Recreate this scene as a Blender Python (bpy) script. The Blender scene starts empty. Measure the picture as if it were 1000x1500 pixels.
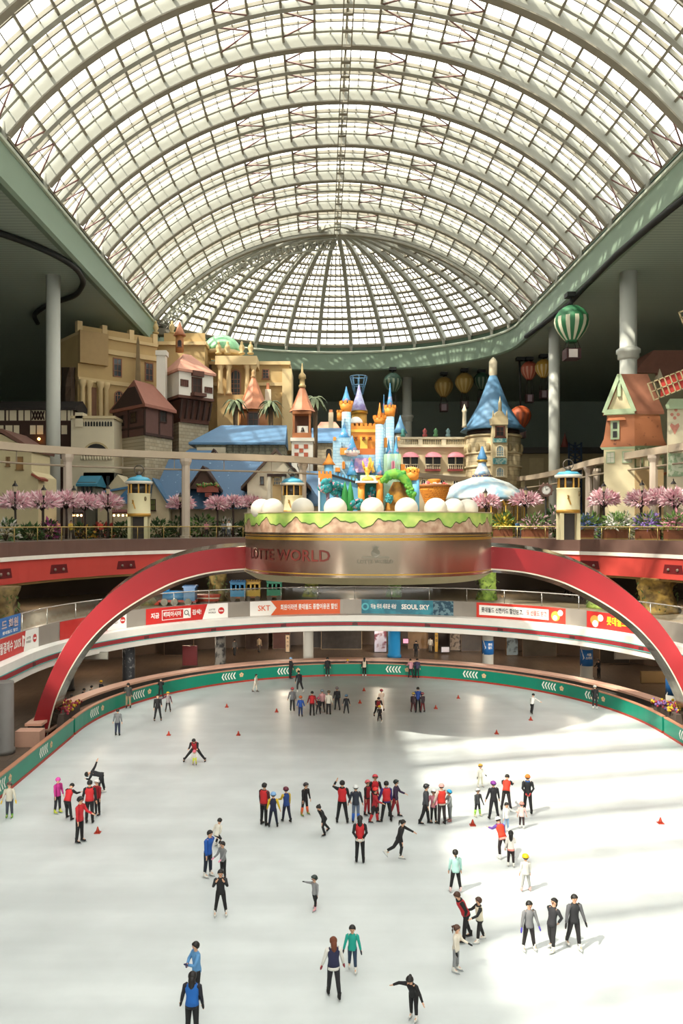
import bpy, bmesh, math, random
from mathutils import Vector, Matrix
from math import sin, cos, pi, radians, sqrt, atan2

# ------------------------------------------------------------------ camera, sky, sun, exposure
SC = bpy.context.scene
COL = SC.collection
FPX, PX, PY, CZ = 1140.0, 472.0, 768.0, 13.5     # focal length and principal point in photo pixels, eye height over the ice
cam_d = bpy.data.cameras.new('camera')
cam = bpy.data.objects.new('camera', cam_d); COL.objects.link(cam)
cam.location = (0, 0, CZ); cam.rotation_euler = (pi/2, 0, 0)
cam_d.sensor_fit = 'AUTO'; cam_d.sensor_width = 36.0
cam_d.lens = FPX/1500*36.0
cam_d.shift_x = (500-PX)/1500; cam_d.shift_y = (PY-750)/1500
cam_d.clip_end = 600; cam_d.clip_start = 0.1
SC.camera = cam
w = bpy.data.worlds.new('sky'); SC.world = w; w.use_nodes = True
bg = w.node_tree.nodes['Background']
bg.inputs['Color'].default_value = (1.0, 0.985, 0.95, 1); bg.inputs['Strength'].default_value = 1.0
sun_d = bpy.data.lights.new('sun', 'SUN'); sun_d.energy = 2.0; sun_d.angle = radians(1.2); sun_d.color = (1.0, 0.93, 0.80)
sun = bpy.data.objects.new('sun', sun_d); COL.objects.link(sun)
sun.location = (-30, -10, 70)
sun.rotation_euler = Vector((0.68, 0.45, -1.0)).to_track_quat('-Z', 'Y').to_euler()
SC.view_settings.view_transform = 'Standard'
SC.view_settings.look = 'None'
SC.view_settings.exposure = 2.42
SC.view_settings.gamma = 1.0
SC.view_settings.use_curve_mapping = False
SC.cycles.max_bounces = 8
SC.cycles.diffuse_bounces = 4
SC.cycles.glossy_bounces = 3
SC.cycles.transmission_bounces = 4
SC.cycles.transparent_max_bounces = 12
SC.cycles.caustics_reflective = False
SC.cycles.caustics_refractive = False
SC.cycles.use_denoising = True
SC.cycles.sample_clamp_indirect = 6.0

# ------------------------------------------------------------------ materials
def lin(h):
    h = h.lstrip('#'); o = []
    for i in (0, 2, 4):
        c = int(h[i:i+2], 16)/255
        o.append(c/12.92 if c <= .04045 else ((c+.055)/1.055)**2.4)
    return (*o, 1)
MATS = {}
def _new(name):
    m = bpy.data.materials.new(name); m.use_nodes = True
    return m, m.node_tree, m.node_tree.nodes['Principled BSDF']
def M(h, rough=.6, metal=0.0, var=.12, scale=1.5, bump=0.0, spec=.4):
    """plain paint with faint procedural mottling"""
    k = ('M', h, rough, metal, var, scale, bump, spec)
    if k in MATS: return MATS[k]
    m, t, b = _new('paint_'+h.strip('#')); N, L = t.nodes, t.links
    c = lin(h)
    tc = N.new('ShaderNodeTexCoord'); nz = N.new('ShaderNodeTexNoise'); nz.inputs['Scale'].default_value = scale; nz.inputs['Detail'].default_value = 3
    L.new(tc.outputs['Object'], nz.inputs['Vector'])
    mx = N.new('ShaderNodeMix'); mx.data_type = 'RGBA'
    mx.inputs[6].default_value = tuple(v*(1-var) for v in c[:3])+(1,); mx.inputs[7].default_value = tuple(min(1, v*(1+var)) for v in c[:3])+(1,)
    L.new(nz.outputs['Fac'], mx.inputs[0]); L.new(mx.outputs[2], b.inputs['Base Color'])
    b.inputs['Roughness'].default_value = rough; b.inputs['Metallic'].default_value = metal; b.inputs['Specular IOR Level'].default_value = spec
    if bump:
        bp = N.new('ShaderNodeBump'); bp.inputs['Strength'].default_value = bump
        L.new(nz.outputs['Fac'], bp.inputs['Height']); L.new(bp.outputs['Normal'], b.inputs['Normal'])
    MATS[k] = m; return m
def BRICK(c1, c2, mortar, bw=.8, bh=.3, gap=.02, rough=.8, facing='xz', bump=.4):
    k = ('B', c1, c2, mortar, bw, bh, gap, facing)
    if k in MATS: return MATS[k]
    m, t, b = _new('courses_'+c1.strip('#')); N, L = t.nodes, t.links
    tc = N.new('ShaderNodeTexCoord'); sp = N.new('ShaderNodeSeparateXYZ'); cb = N.new('ShaderNodeCombineXYZ'); ad = N.new('ShaderNodeMath')
    L.new(tc.outputs['Object'], sp.inputs[0]); L.new(sp.outputs['X'], ad.inputs[0]); L.new(sp.outputs['Y'], ad.inputs[1])
    if facing == 'xy': L.new(sp.outputs['X'], cb.inputs['X']); L.new(sp.outputs['Y'], cb.inputs['Y'])
    else: L.new(ad.outputs[0], cb.inputs['X']); L.new(sp.outputs['Z'], cb.inputs['Y'])
    br = N.new('ShaderNodeTexBrick'); L.new(cb.outputs[0], br.inputs['Vector'])
    br.inputs['Color1'].default_value = lin(c1); br.inputs['Color2'].default_value = lin(c2); br.inputs['Mortar'].default_value = lin(mortar)
    br.inputs['Scale'].default_value = 1; br.inputs['Brick Width'].default_value = bw; br.inputs['Row Height'].default_value = bh; br.inputs['Mortar Size'].default_value = gap
    L.new(br.outputs['Color'], b.inputs['Base Color']); b.inputs['Roughness'].default_value = rough; b.inputs['Specular IOR Level'].default_value = .3
    bp = N.new('ShaderNodeBump'); bp.inputs['Strength'].default_value = bump; bp.invert = True
    L.new(br.outputs['Fac'], bp.inputs['Height']); L.new(bp.outputs['Normal'], b.inputs['Normal'])
    MATS[k] = m; return m
def SPOT(base, spot, scale=3.0, thr=.6, rough=.6, soft=.05):
    """base paint with blotches of a second colour"""
    k = ('S', base, spot, scale, thr, rough, soft)
    if k in MATS: return MATS[k]
    m, t, b = _new('blotch_'+base.strip('#')); N, L = t.nodes, t.links
    tc = N.new('ShaderNodeTexCoord'); nz = N.new('ShaderNodeTexNoise'); nz.inputs['Scale'].default_value = scale; nz.inputs['Detail'].default_value = 2
    L.new(tc.outputs['Object'], nz.inputs['Vector'])
    cr = N.new('ShaderNodeValToRGB'); cr.color_ramp.elements[0].position = thr-soft; cr.color_ramp.elements[1].position = thr+soft
    cr.color_ramp.elements[0].color = lin(base); cr.color_ramp.elements[1].color = lin(spot)
    L.new(nz.outputs['Fac'], cr.inputs[0]); L.new(cr.outputs[0], b.inputs['Base Color']); b.inputs['Roughness'].default_value = rough
    MATS[k] = m; return m
def GLOW(h, s):
    k = ('E', h, s)
    if k in MATS: return MATS[k]
    m, t, b = _new('lit_'+h.strip('#')); b.inputs['Base Color'].default_value = lin(h)
    b.inputs['Emission Color'].default_value = lin(h); b.inputs['Emission Strength'].default_value = s
    MATS[k] = m; return m
def GLASS(name, tint, clear):
    k = ('G', name)
    if k in MATS: return MATS[k]
    m = bpy.data.materials.new(name); m.use_nodes = True; t = m.node_tree; N, L = t.nodes, t.links
    for n in list(N):
        if n.type != 'OUTPUT_MATERIAL': N.remove(n)
    out = [n for n in N if n.type == 'OUTPUT_MATERIAL'][0]
    tr = N.new('ShaderNodeBsdfTransparent'); tr.inputs['Color'].default_value = lin(tint)
    gl = N.new('ShaderNodeBsdfGlossy'); gl.inputs['Roughness'].default_value = .05; gl.inputs['Color'].default_value = (.9, .9, .9, 1)
    mx = N.new('ShaderNodeMixShader'); mx.inputs[0].default_value = 1-clear
    L.new(tr.outputs[0], mx.inputs[1]); L.new(gl.outputs[0], mx.inputs[2]); L.new(mx.outputs[0], out.inputs[0])
    MATS[k] = m; return m
ROOFGLASS = GLASS('roof_glass', '#eef0ee', .94)
CLEAR = GLASS('clear_glass', '#e4e8e2', .93)

# ------------------------------------------------------------------ mesh builder and object bookkeeping
def wl(o):
    v = Vector((0, 0, 0))
    while o is not None: v = v+o.location; o = o.parent
    return v
class MB:
    def __init__(s): s.v = []; s.f = []; s.m = []; s.s = []; s.sm = False; s.mi = 0
    def add(s, vs, fs, smooth=None):
        k = len(s.v); s.v += [tuple(p) for p in vs]
        sm = s.sm if smooth is None else smooth
        for f in fs: s.f.append([k+i for i in f]); s.m.append(s.mi); s.s.append(sm)
        return s
    def box(s, lo, hi):
        (a, b, c), (d, e, f) = lo, hi
        return s.add([(a,b,c),(d,b,c),(d,e,c),(a,e,c),(a,b,f),(d,b,f),(d,e,f),(a,e,f)],
                     [(3,2,1,0),(4,5,6,7),(0,1,5,4),(1,2,6,5),(2,3,7,6),(3,0,4,7)], False)
    def cbox(s, c, sx, sy, sz): return s.box((c[0]-sx/2, c[1]-sy/2, c[2]), (c[0]+sx/2, c[1]+sy/2, c[2]+sz))
    def bar(s, p, q, wd, hg, up=(0, 0, 1)):
        p = Vector(p); q = Vector(q); d = (q-p)
        if d.length < 1e-6: return s
        d.normalize(); u = Vector(up); sd = d.cross(u)
        if sd.length < 1e-4: sd = d.cross(Vector((0, 1, 0)))
        sd.normalize(); u = sd.cross(d).normalized(); a = sd*wd/2; b = u*hg/2
        return s.add([p-a-b, p+a-b, p+a+b, p-a+b, q-a-b, q+a-b, q+a+b, q-a+b],
                     [(0,3,2,1),(4,5,6,7),(0,1,5,4),(1,2,6,5),(2,3,7,6),(3,0,4,7)][0:6], False)
    def prism(s, poly, off):
        """closed polygon (3-D points) extruded along off"""
        n = len(poly); o = Vector(off); a = [Vector(p) for p in poly]
        return s.add(a+[p+o for p in a], [tuple(range(n))[::-1], tuple(range(n, 2*n))]+[(i, (i+1) % n, n+(i+1) % n, n+i) for i in range(n)], False)
    def loft(s, rings, closed=True, caps=True, smooth=True):
        n = len(rings[0]); k = len(s.v); s.v += [tuple(p) for r in rings for p in r]
        def put(f, sm): s.f.append([k+i for i in f]); s.m.append(s.mi); s.s.append(sm)
        for r in range(len(rings)-1):
            for i in range(n if closed else n-1):
                j = (i+1) % n; put((r*n+i, r*n+j, (r+1)*n+j, (r+1)*n+i), smooth)
        if caps and closed:
            put(tuple(range(n))[::-1], False); put(tuple(range((len(rings)-1)*n, len(rings)*n)), False)
        return s
    def tube(s, path, r, n=8, caps=True, smooth=True, flat=1.0):
        path = [Vector(p) for p in path]; rr = r if isinstance(r, (list, tuple)) else [r]*len(path); rings = []; ref = None
        for i, p in enumerate(path):
            d = path[min(i+1, len(path)-1)]-path[max(i-1, 0)]
            d.normalize()
            if ref is None: ref = Vector((0, 0, 1)) if abs(d.z) < .9 else Vector((1, 0, 0))
            a = d.cross(ref); a.normalize(); b = d.cross(a); b.normalize(); ref = -b if False else ref
            rings.append([p+(a*cos(2*pi*k/n)*rr[i]+b*sin(2*pi*k/n)*rr[i]*flat) for k in range(n)])
        return s.loft(rings, True, caps, smooth)
    def lathe(s, prof, c=(0, 0, 0), n=16, smooth=True, sx=1, sy=1, a0=0, a1=2*pi):
        full = abs(a1-a0-2*pi) < 1e-6; cnt = n if full else n+1
        rings = [[(c[0]+r*sx*cos(a0+(a1-a0)*k/n), c[1]+r*sy*sin(a0+(a1-a0)*k/n), c[2]+z) for k in range(cnt)] for r, z in prof]
        return s.loft(rings, full, full, smooth)
    def ball(s, c, rx, ry=None, rz=None, n=10, m=6, lo=-90, hi=90):
        ry = rx if ry is None else ry; rz = rx if rz is None else rz
        prof = [(max(cos(radians(lo+(hi-lo)*i/m)), .002), sin(radians(lo+(hi-lo)*i/m))) for i in range(m+1)]
        rings = [[(c[0]+r*rx*cos(2*pi*k/n), c[1]+r*ry*sin(2*pi*k/n), c[2]+z*rz) for k in range(n)] for r, z in prof]
        return s.loft(rings, True, True, True)
    def build(s, name, mats, parent=None, loc=None):
        me = bpy.data.meshes.new(name); o = bpy.data.objects.new(name, me); COL.objects.link(o)
        base = Vector((0, 0, 0))
        if parent is not None: base = wl(parent)
        elif loc is None and s.v:
            xs = [p[0] for p in s.v]; ys = [p[1] for p in s.v]; zs = [p[2] for p in s.v]
            base = Vector(((min(xs)+max(xs))/2, (min(ys)+max(ys))/2, min(zs)))
        elif loc is not None: base = Vector(loc)
        me.from_pydata([(p[0]-base.x, p[1]-base.y, p[2]-base.z) for p in s.v], [], s.f)
        for mt in (mats if isinstance(mats, (list, tuple)) else [mats]): me.materials.append(mt)
        me.polygons.foreach_set('material_index', s.m); me.polygons.foreach_set('use_smooth', s.s)
        bm = bmesh.new(); bm.from_mesh(me); bmesh.ops.recalc_face_normals(bm, faces=bm.faces); bm.to_mesh(me); bm.free()
        me.update()
        if parent is not None: o.parent = parent
        else: o.location = base
        return o
def tag(o, label=None, cat=None, group=None, kind=None):
    if label: o['label'] = label
    if cat: o['category'] = cat
    if group: o['group'] = group
    if kind: o['kind'] = kind
    return o
def empty(name, loc, label=None, cat=None, group=None, kind=None):
    o = bpy.data.objects.new(name, None); COL.objects.link(o); o.location = loc; o.empty_display_size = .3
    return tag(o, label, cat, group, kind)
def struct(o, label=None): o['kind'] = 'structure'; (label and tag(o, label)); return o
def dup(root, loc, label=None, group=None):
    r = root.copy(); COL.objects.link(r); r.location = loc
    if label: r['label'] = label
    if group: r['group'] = group
    def rec(src, dst):
        for ch in src.children:
            c = ch.copy(); COL.objects.link(c); c.parent = dst; rec(ch, c)
    rec(root, r); return r
def W(px, py, d): return Vector(((px-PX)*d/FPX, d, CZ-(py-PY)*d/FPX))
def G(px, py, z=0.0):
    d = (CZ-z)*FPX/(py-PY); return Vector(((px-PX)*d/FPX, d, z))
_fontcache = {}
def text_mesh(txt, size, bold=0.0):
    """flat lettering as vertex and face lists, centred on the origin in the xy plane"""
    cu = bpy.data.curves.new('lettering', 'FONT'); cu.body = txt; cu.size = size; cu.align_x = 'CENTER'; cu.align_y = 'CENTER'; cu.resolution_u = 2
    cu.offset = bold
    o = bpy.data.objects.new('lettering', cu); COL.objects.link(o)
    dg = bpy.context.evaluated_depsgraph_get(); me = bpy.data.meshes.new_from_object(o.evaluated_get(dg))
    vs = [v.co.copy() for v in me.vertices]; fs = [tuple(p.vertices) for p in me.polygons]
    bpy.data.objects.remove(o); bpy.data.curves.remove(cu); bpy.data.meshes.remove(me)
    return vs, fs
# ------------------------------------------------------------------ levels of the atrium around the rink
RX, RY = 3.05, 50.5                  # centre of the round end of the rink
def ring_pts(R, y0=-6.0, n=64, ns=8):
    pts = [(RX-R, y0+(RY-y0)*i/ns) for i in range(ns)]
    pts += [(RX+R*cos(pi-pi*i/n), RY+R*sin(pi-pi*i/n)) for i in range(n+1)]
    pts += [(RX+R, RY-(RY-y0)*(i+1)/ns) for i in range(ns)]
    return pts
def sweep(mb, prof, y0=-6.0, n=64, closed=True, ns=8, smooth=True):
    """profile [(R, z)] swept along the U-shaped ring"""
    cols = [ring_pts(R, y0, n, ns) for R, z in prof]
    k = len(cols[0]); rings = [[(cols[j][i][0], cols[j][i][1], prof[j][1]) for j in range(len(prof))] for i in range(k)]
    return mb.loft(rings, closed, closed, smooth and False)
def ring_at(R, s, z):
    """s in metres along the ring of radius R measured from the far centre, + to the right"""
    a = s/R
    if abs(a) <= pi/2: return Vector((RX+R*sin(a), RY+R*cos(a), z))
    e = abs(s)-R*pi/2
    return Vector((RX+(R if s > 0 else -R), RY-e, z))
def ring_n(R, s):
    a = max(-pi/2, min(pi/2, s/R)); return Vector((sin(a), cos(a), 0))
def s_for_px(R, px):
    """arc position on the ring of radius R that stands in the direction of a photo column"""
    best = None
    for i in range(-600, 601):
        s = i/600*(R*pi/2+40); p = ring_at(R, s, 0)
        if p.y < 5: continue
        e = abs(PX+p.x/p.y*FPX-px)
        if best is None or e < best[0]: best = (e, s)
    return best[1]
# ice and floors
def ice_material():
    m, t, b = _new('ice'); N, L = t.nodes, t.links
    tc = N.new('ShaderNodeTexCoord'); mp = N.new('ShaderNodeMapping'); mp.inputs['Scale'].default_value = (.03, .35, 1)
    L.new(tc.outputs['Object'], mp.inputs[0])
    nz = N.new('ShaderNodeTexNoise'); nz.inputs['Scale'].default_value = 2.0; nz.inputs['Detail'].default_value = 4; L.new(mp.outputs[0], nz.inputs['Vector'])
    n2 = N.new('ShaderNodeTexNoise'); n2.inputs['Scale'].default_value = .5; n2.inputs['Detail'].default_value = 5; L.new(tc.outputs['Object'], n2.inputs['Vector'])
    mul = N.new('ShaderNodeMath'); mul.operation = 'MULTIPLY'; L.new(nz.outputs['Fac'], mul.inputs[0]); L.new(n2.outputs['Fac'], mul.inputs[1])
    cr = N.new('ShaderNodeValToRGB'); cr.color_ramp.elements[0].position = .1; cr.color_ramp.elements[1].position = .42
    cr.color_ramp.elements[0].color = lin('#bfc4c4'); cr.color_ramp.elements[1].color = lin('#d2d7d7')
    L.new(mul.outputs[0], cr.inputs[0]); L.new(cr.outputs[0], b.inputs['Base Color'])
    rr = N.new('ShaderNodeMapRange'); rr.inputs[3].default_value = .22; rr.inputs[4].default_value = .45; L.new(nz.outputs['Fac'], rr.inputs[0]); L.new(rr.outputs[0], b.inputs['Roughness'])
    b.inputs['Specular IOR Level'].default_value = .25
    return m
mb = MB(); pts = ring_pts(18.9, -6)
mb.add([(x, y, 0) for x, y in pts], [tuple(range(len(pts)))]); struct(mb.build('ice_floor', ice_material(), loc=(0, 0, 0)), 'wide pale sheet of scraped ice')
mb = MB(); sweep(mb, [(18.9, -.3), (18.9, -.01), (60, -.01), (60, -.3)])
struct(mb.build('floor', BRICK('#65564a', '#5a4c41', '#483c33', 1.2, 1.2, .03, .35, 'xy', .1), loc=(0, 0, 0)), 'brown tiled concourse floor around the rink')
# rink barrier: three runs of green boards
GREEN = M('#0f7f66', .35, 0, .15, .8); REDK = M('#a5392c', .5); PINK = M('#d2a48e', .55, 0, .08); DARKW = M('#2c2a29', .7); WHT = M('#eceae2', .5, 0, .04)
def barrier(name, label, s0, s1, group):
    root = empty(name, ring_at(18.9, (s0+s1)/2, 0), label, 'barrier', group)
    n = max(2, int(abs(s1-s0)/.8))
    def run(prof, nm, mt, par=root):
        m_ = MB(); rings = []
        for i in range(n+1):
            s = s0+(s1-s0)*i/n
            rings.append([ring_at(18.9, s, z)+ring_n(18.9, s)*o for o, z in prof])
        m_.loft(rings, True, True, False); return m_.build(nm, mt, par)
    run([(0, .14), (0, 1.05), (.16, 1.05), (.16, .14)], 'board_panel', GREEN)
    run([(-.03, 0), (-.03, .14), (.2, .14), (.2, 0)], 'kick_strip', REDK)
    run([(-.03, 1.05), (-.03, 1.12), (.22, 1.12), (.22, 1.05)], 'top_cap', M('#b57f63', .5))
    return root
def mark(root, s):
    """five chevrons and a flower emblem on the boards"""
    m_ = MB()
    def q(u, z): return ring_at(18.9, s+u, z)-ring_n(18.9, s+u)*.012
    for k in range(5):
        u = -.9+k*.27
        for a, b in (((u+.16, .9), (u, .62)), ((u, .62), (u+.16, .34))):
            m_.add([q(a[0], a[1]), q(a[0]+.12, a[1]), q(b[0]+.12, b[1]), q(b[0], b[1])], [(0, 1, 2, 3)])
    m_.build('chevron_marking', WHT, root)
    m_ = MB()
    for k in range(5):
        a = 2*pi*k/5+.3; c = (1.0+.12*cos(a), .63+.12*sin(a))
        m_.add([q(c[0]+.09*cos(t*pi/4), c[1]+.09*sin(t*pi/4)) for t in range(8)], [tuple(range(8))])
    m_.build('flower_emblem', M('#d9b48a', .5), root)
Lq = 18.9*pi/2
b_l = barrier('rink_barrier', 'near straight run of green rink boards at the left edge', -Lq-40, -Lq-.9, 'green rink boards')
b_c = barrier('rink_barrier', 'long curved green rink boards with white chevrons around the far end', -Lq-.6, Lq+.2, 'green rink boards')
b_r = barrier('rink_barrier', 'near straight run of green rink boards at the right edge', Lq+.5, Lq+40, 'green rink boards')
for px in (206, 338, 420, 580, 693, 807, 870): mark(b_c, s_for_px(18.9, px))
mark(b_c, s_for_px(18.9, 140)); mark(b_l, -Lq-6); mark(b_l, -Lq-12); mark(b_r, Lq+3.5)
# pink ledge behind the barrier
root = empty('rink_ledge', ring_at(20.6, 0, 0), 'pink capped low wall curving behind the green rink boards', 'low wall')
m_ = MB(); sweep(m_, [(20.5, 0), (20.5, 1.05), (21.3, 1.05), (21.3, 0)], 48.2, 64, True, 2); m_.build('wall_face', M('#4a4541', .6), root)
m_ = MB(); sweep(m_, [(20.35, 1.05), (20.35, 1.2), (21.4, 1.2), (21.4, 1.05)], 48.0, 64, True, 2); m_.build('coping', PINK, root)
m_ = MB(); sweep(m_, [(20.1, .5), (20.1, .62), (20.5, .62), (20.5, .5)], 48.6, 64, True, 2); m_.build('bench_plank', M('#8a6a58', .5), root)
for sx in (-1, 1):
    m_ = MB(); m_.box((RX+sx*20.9-.75, 47.1, 0), (RX+sx*20.9+.75, 48.0, .95)); m_.build('end_block', PINK, root)
# level two
CREAMW = M('#efece4', .5, 0, .05); GREYP = M('#9a9288', .4, .2, .1, .6)
m_ = MB(); sweep(m_, [(22.9, 4.2), (22.5, 3.5), (22.35, 3.55), (22.2, 5.0), (22.9, 5.1), (24.5, 4.2)]); struct(m_.build('trim_1', CREAMW, loc=(0, 0, 0)), 'white curved fascia of the second floor')
m_ = MB(); sweep(m_, [(22.285, 4.05), (22.265, 4.05), (22.24, 4.38), (22.26, 4.38)]); struct(m_.build('trim_2', M('#9c3238', .5), loc=(0, 0, 0)), 'red stripe along the white fascia')
m_ = MB()
for z in (3.99, 4.38): sweep(m_, [(22.28-.02, z), (22.25-.02, z), (22.25-.02, z+.06), (22.28-.02, z+.06)])
struct(m_.build('trim_3', M('#4fa39c', .5), loc=(0, 0, 0)), 'thin teal lines beside the red stripe')
m_ = MB(); sweep(m_, [(22.8, 5.0), (22.8, 6.45), (23.1, 6.45), (23.1, 5.0)]); struct(m_.build('trim_4', GREYP, loc=(0, 0, 0)), 'grey parapet panels above the white fascia')
m_ = MB()
for i in range(-60, 61):
    s = i*1.35; p = ring_at(22.29, s, 0); 
    if i % 5 == 0:
        n = ring_n(22.29, s); t = Vector((n.y, -n.x, 0)); a = p-n*.05
        m_.add([a-t*.25+Vector((0,0,4.03)), a+t*.25+Vector((0,0,4.03)), a+t*.25+Vector((0,0,4.4)), a-t*.25+Vector((0,0,4.4))], [(0,1,2,3)])
struct(m_.build('trim_5', M('#5a2a2c', .5), loc=(0, 0, 0)), 'small dark vents along the red stripe')
m_ = MB(); sweep(m_, [(22.9, 4.2), (22.9, 6.3), (44, 6.3), (44, 4.2)]); struct(m_.build('floor_upper', M('#8b7c68', .5), loc=(0, 0, 0)), 'second floor slab')
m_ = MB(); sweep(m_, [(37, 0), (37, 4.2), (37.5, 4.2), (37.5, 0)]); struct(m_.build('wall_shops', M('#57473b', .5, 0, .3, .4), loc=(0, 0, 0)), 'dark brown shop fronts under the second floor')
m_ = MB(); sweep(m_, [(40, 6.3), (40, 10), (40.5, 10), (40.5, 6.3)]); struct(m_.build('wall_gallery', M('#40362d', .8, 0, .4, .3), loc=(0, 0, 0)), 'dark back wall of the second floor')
# level three: red band, white stripe, brown band, deck
DKR = 26.0
m_ = MB(); sweep(m_, [(DKR, 9.2), (DKR, 10.85), (DKR+.4, 10.85), (DKR+.4, 9.2)]); struct(m_.build('trim_6', M('#bb433b', .42, 0, .06, .5), loc=(0, 0, 0)), 'red painted band under the deck')
m_ = MB(); sweep(m_, [(DKR-.12, 10.85), (DKR-.12, 11.15), (DKR+.4, 11.15), (DKR+.4, 10.85)]); struct(m_.build('trim_7', M('#e6ddd0', .4), loc=(0, 0, 0)), 'white stripe above the red band')
m_ = MB(); sweep(m_, [(DKR-.02, 11.15), (DKR-.02, 12.2), (DKR+.4, 12.2), (DKR+.4, 11.15)]); struct(m_.build('trim_8', M('#7a5f56', .3, .35, .2, .5), loc=(0, 0, 0)), 'brown metal band along the deck edge')
m_ = MB(); sweep(m_, [(DKR+.2, 9.0), (DKR+.2, 9.2), (DKR+1.6, 9.2), (DKR+1.6, 9.0)]); struct(m_.build('trim_9', M('#8f7346', .6, 0, .3, 1), loc=(0, 0, 0)), 'rough gold edge under the red band')
for px in (6, 86, 184, 618, 862, 985):
    s = s_for_px(DKR, px); m_ = MB(); L_ = 1.0
    def q(u, z, o=-.015): return ring_at(DKR, s+u, z)+ring_n(DKR, s+u)*o
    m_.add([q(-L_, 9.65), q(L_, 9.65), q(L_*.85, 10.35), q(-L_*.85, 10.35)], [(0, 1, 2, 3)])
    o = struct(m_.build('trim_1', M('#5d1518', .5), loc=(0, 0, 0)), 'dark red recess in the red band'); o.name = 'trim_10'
    for u in (-.45, .45):
        m_ = MB(); c = q(u, 9.95, -.05); m_.ball(c, .13, .13, .13, 10, 5); m_.build('spotlight', M('#7d6a60', .3, .5), o)
m_ = MB()
inner = ring_pts(DKR+.4, -6, 64, 8); out = []
for x, y in inner:
    dx, dy = x-RX, max(y, RY)-RY
    if y <= RY: out.append((RX+(80 if x > RX else -80), y))
    else:
        a = atan2(y-RY, x-RX); k = min(80/max(abs(cos(a)), 1e-6), 122/max(abs(sin(a)), 1e-6)); out.append((RX+k*cos(a), RY+k*sin(a)))
m_.loft([[(p[0], p[1], 12.2) for p in inner], [(p[0], p[1], 12.2) for p in out]], False, False, False)
m_.loft([[(p[0], p[1], 9.2) for p in inner], [(p[0], p[1], 9.2) for p in out]], False, False, False)
struct(m_.build('deck_floor', BRICK('#77695d', '#6b5d52', '#54483f', .6, .6, .03, .6, 'xy', .1), loc=(0, 0, 0)), 'deck floor of the indoor park')
# outer walls and soffit
WALLC = M('#8f9a90', .8, 0, .08, .1)
XL, XR, YB, YN, ZT = -68, 73, 166, -14, 39.7
m_ = MB(); m_.box((XL-1, YN, 0), (XL, YB, ZT)); struct(m_.build('wall_left', WALLC, loc=(0, 0, 0)))
m_ = MB(); m_.box((XR, YN, 0), (XR+1, YB, ZT)); struct(m_.build('wall_right', WALLC, loc=(0, 0, 0)))
m_ = MB(); m_.box((XL-1, YB, 0), (XR+1, YB+1, ZT)); struct(m_.build('wall_back', WALLC, loc=(0, 0, 0)))
m_ = MB(); m_.box((XL-1, YN-1, -.3), (XR+1, YN, 12.4)); m_.box((XL-1, YN-1, 38.5), (-26, YN, 58)); m_.box((30, YN-1, 38.5), (XR+1, YN, 58)); struct(m_.build('wall_near', M('#8d8a7e', .8), loc=(0, 0, 0)))
m_ = MB(); m_.add([(XL, YN-.5, 12.4), (XR, YN-.5, 12.4), (XR, YN-.5, 38.5), (XL, YN-.5, 38.5), (-26, YN-.5, 38.5), (30, YN-.5, 38.5), (30, YN-.5, 58), (-26, YN-.5, 58)], [(0, 1, 2, 3), (4, 5, 6, 7)]); wn = struct(m_.build('window_16', GLASS('tinted_glass', '#b4b6b2', .94), loc=(0, 0, 0)), 'tall glazing added behind the viewer to let in fill light')  # unseen glazing added in the end wall for frontal fill daylight
m_ = MB()
for i in range(15): m_.box((-26.1+4*i, YN-.7, 12.4), (-25.9+4*i, YN-.2, 58))
for i in range(12): m_.box((XL if i < 7 else -26, YN-.65, 12.4+4.1*i), (XR if i < 7 else 30, YN-.25, 12.6+4.1*i))
m_.build('glazing_bar', M('#b9b39c', .55, 0, .06, .6), wn)
# unseen spot lamps added along the straight sides to brighten the far end
for k, y in enumerate((-2, 6, 14, 22, 30, 38)):
    for sx in (-1, 1):
        p = Vector((RX+sx*25.75, y, 9.9)); root = empty('added_fill_spot', p, 'added fill spot outside the view, brightening the far end', 'lamp', 'added fill spots'); q = Vector((RX+sx*(5+2.2*k), 70, 2.2)); d = (q-p).normalized()
        m_ = MB(); m_.tube([p-d*.25, p+d*.15], [.16, .24], 14); m_.build('housing', M('#5d5852', .4, .4), root); m_ = MB(); m_.tube([p+d*.15, p+d*.17], .21, 14); m_.build('lens', GLOW('#fff1dc', 2), root)
        l = bpy.data.lights.new('added_fill_bulb', 'SPOT'); l.energy = 4200; l.color = (1, .95, .86); l.spot_size = radians(27); l.spot_blend = .7; l.shadow_soft_size = .6
        lo = bpy.data.objects.new('added_fill_bulb', l); COL.objects.link(lo); lo.parent = root; lo.location = d*.3; lo.rotation_euler = d.to_track_quat('-Z', 'Y').to_euler()
# ------------------------------------------------------------------ glass vault and half dome
XC, A, ZS, RISE, YJ, BD = 2.1, 27.0, 44.0, 12.7, 113.0, 19.6
RR = (A*A+RISE*RISE)/(2*RISE); ZC = ZS+RISE-RR; HA = math.asin(A/RR)
def arc(t, off=0.0, y=0.0): a = t*HA; r = RR+off; return Vector((XC+r*sin(a), y, ZC+r*cos(a)))
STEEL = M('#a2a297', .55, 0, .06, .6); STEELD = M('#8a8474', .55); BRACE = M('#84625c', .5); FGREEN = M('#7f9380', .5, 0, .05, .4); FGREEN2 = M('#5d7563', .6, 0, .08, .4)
NS = 22
def arc_strip(mb, y0, y1, o0, o1, n=44):
    rings = []
    for i in range(n+1):
        t = -1+2*i/n
        rings.append([arc(t, o0, y0), arc(t, o0, y1), arc(t, o1, y1), arc(t, o1, y0)])
    return mb.loft(rings, True, True, False)
NB = 14; BAY = 8.9
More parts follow.
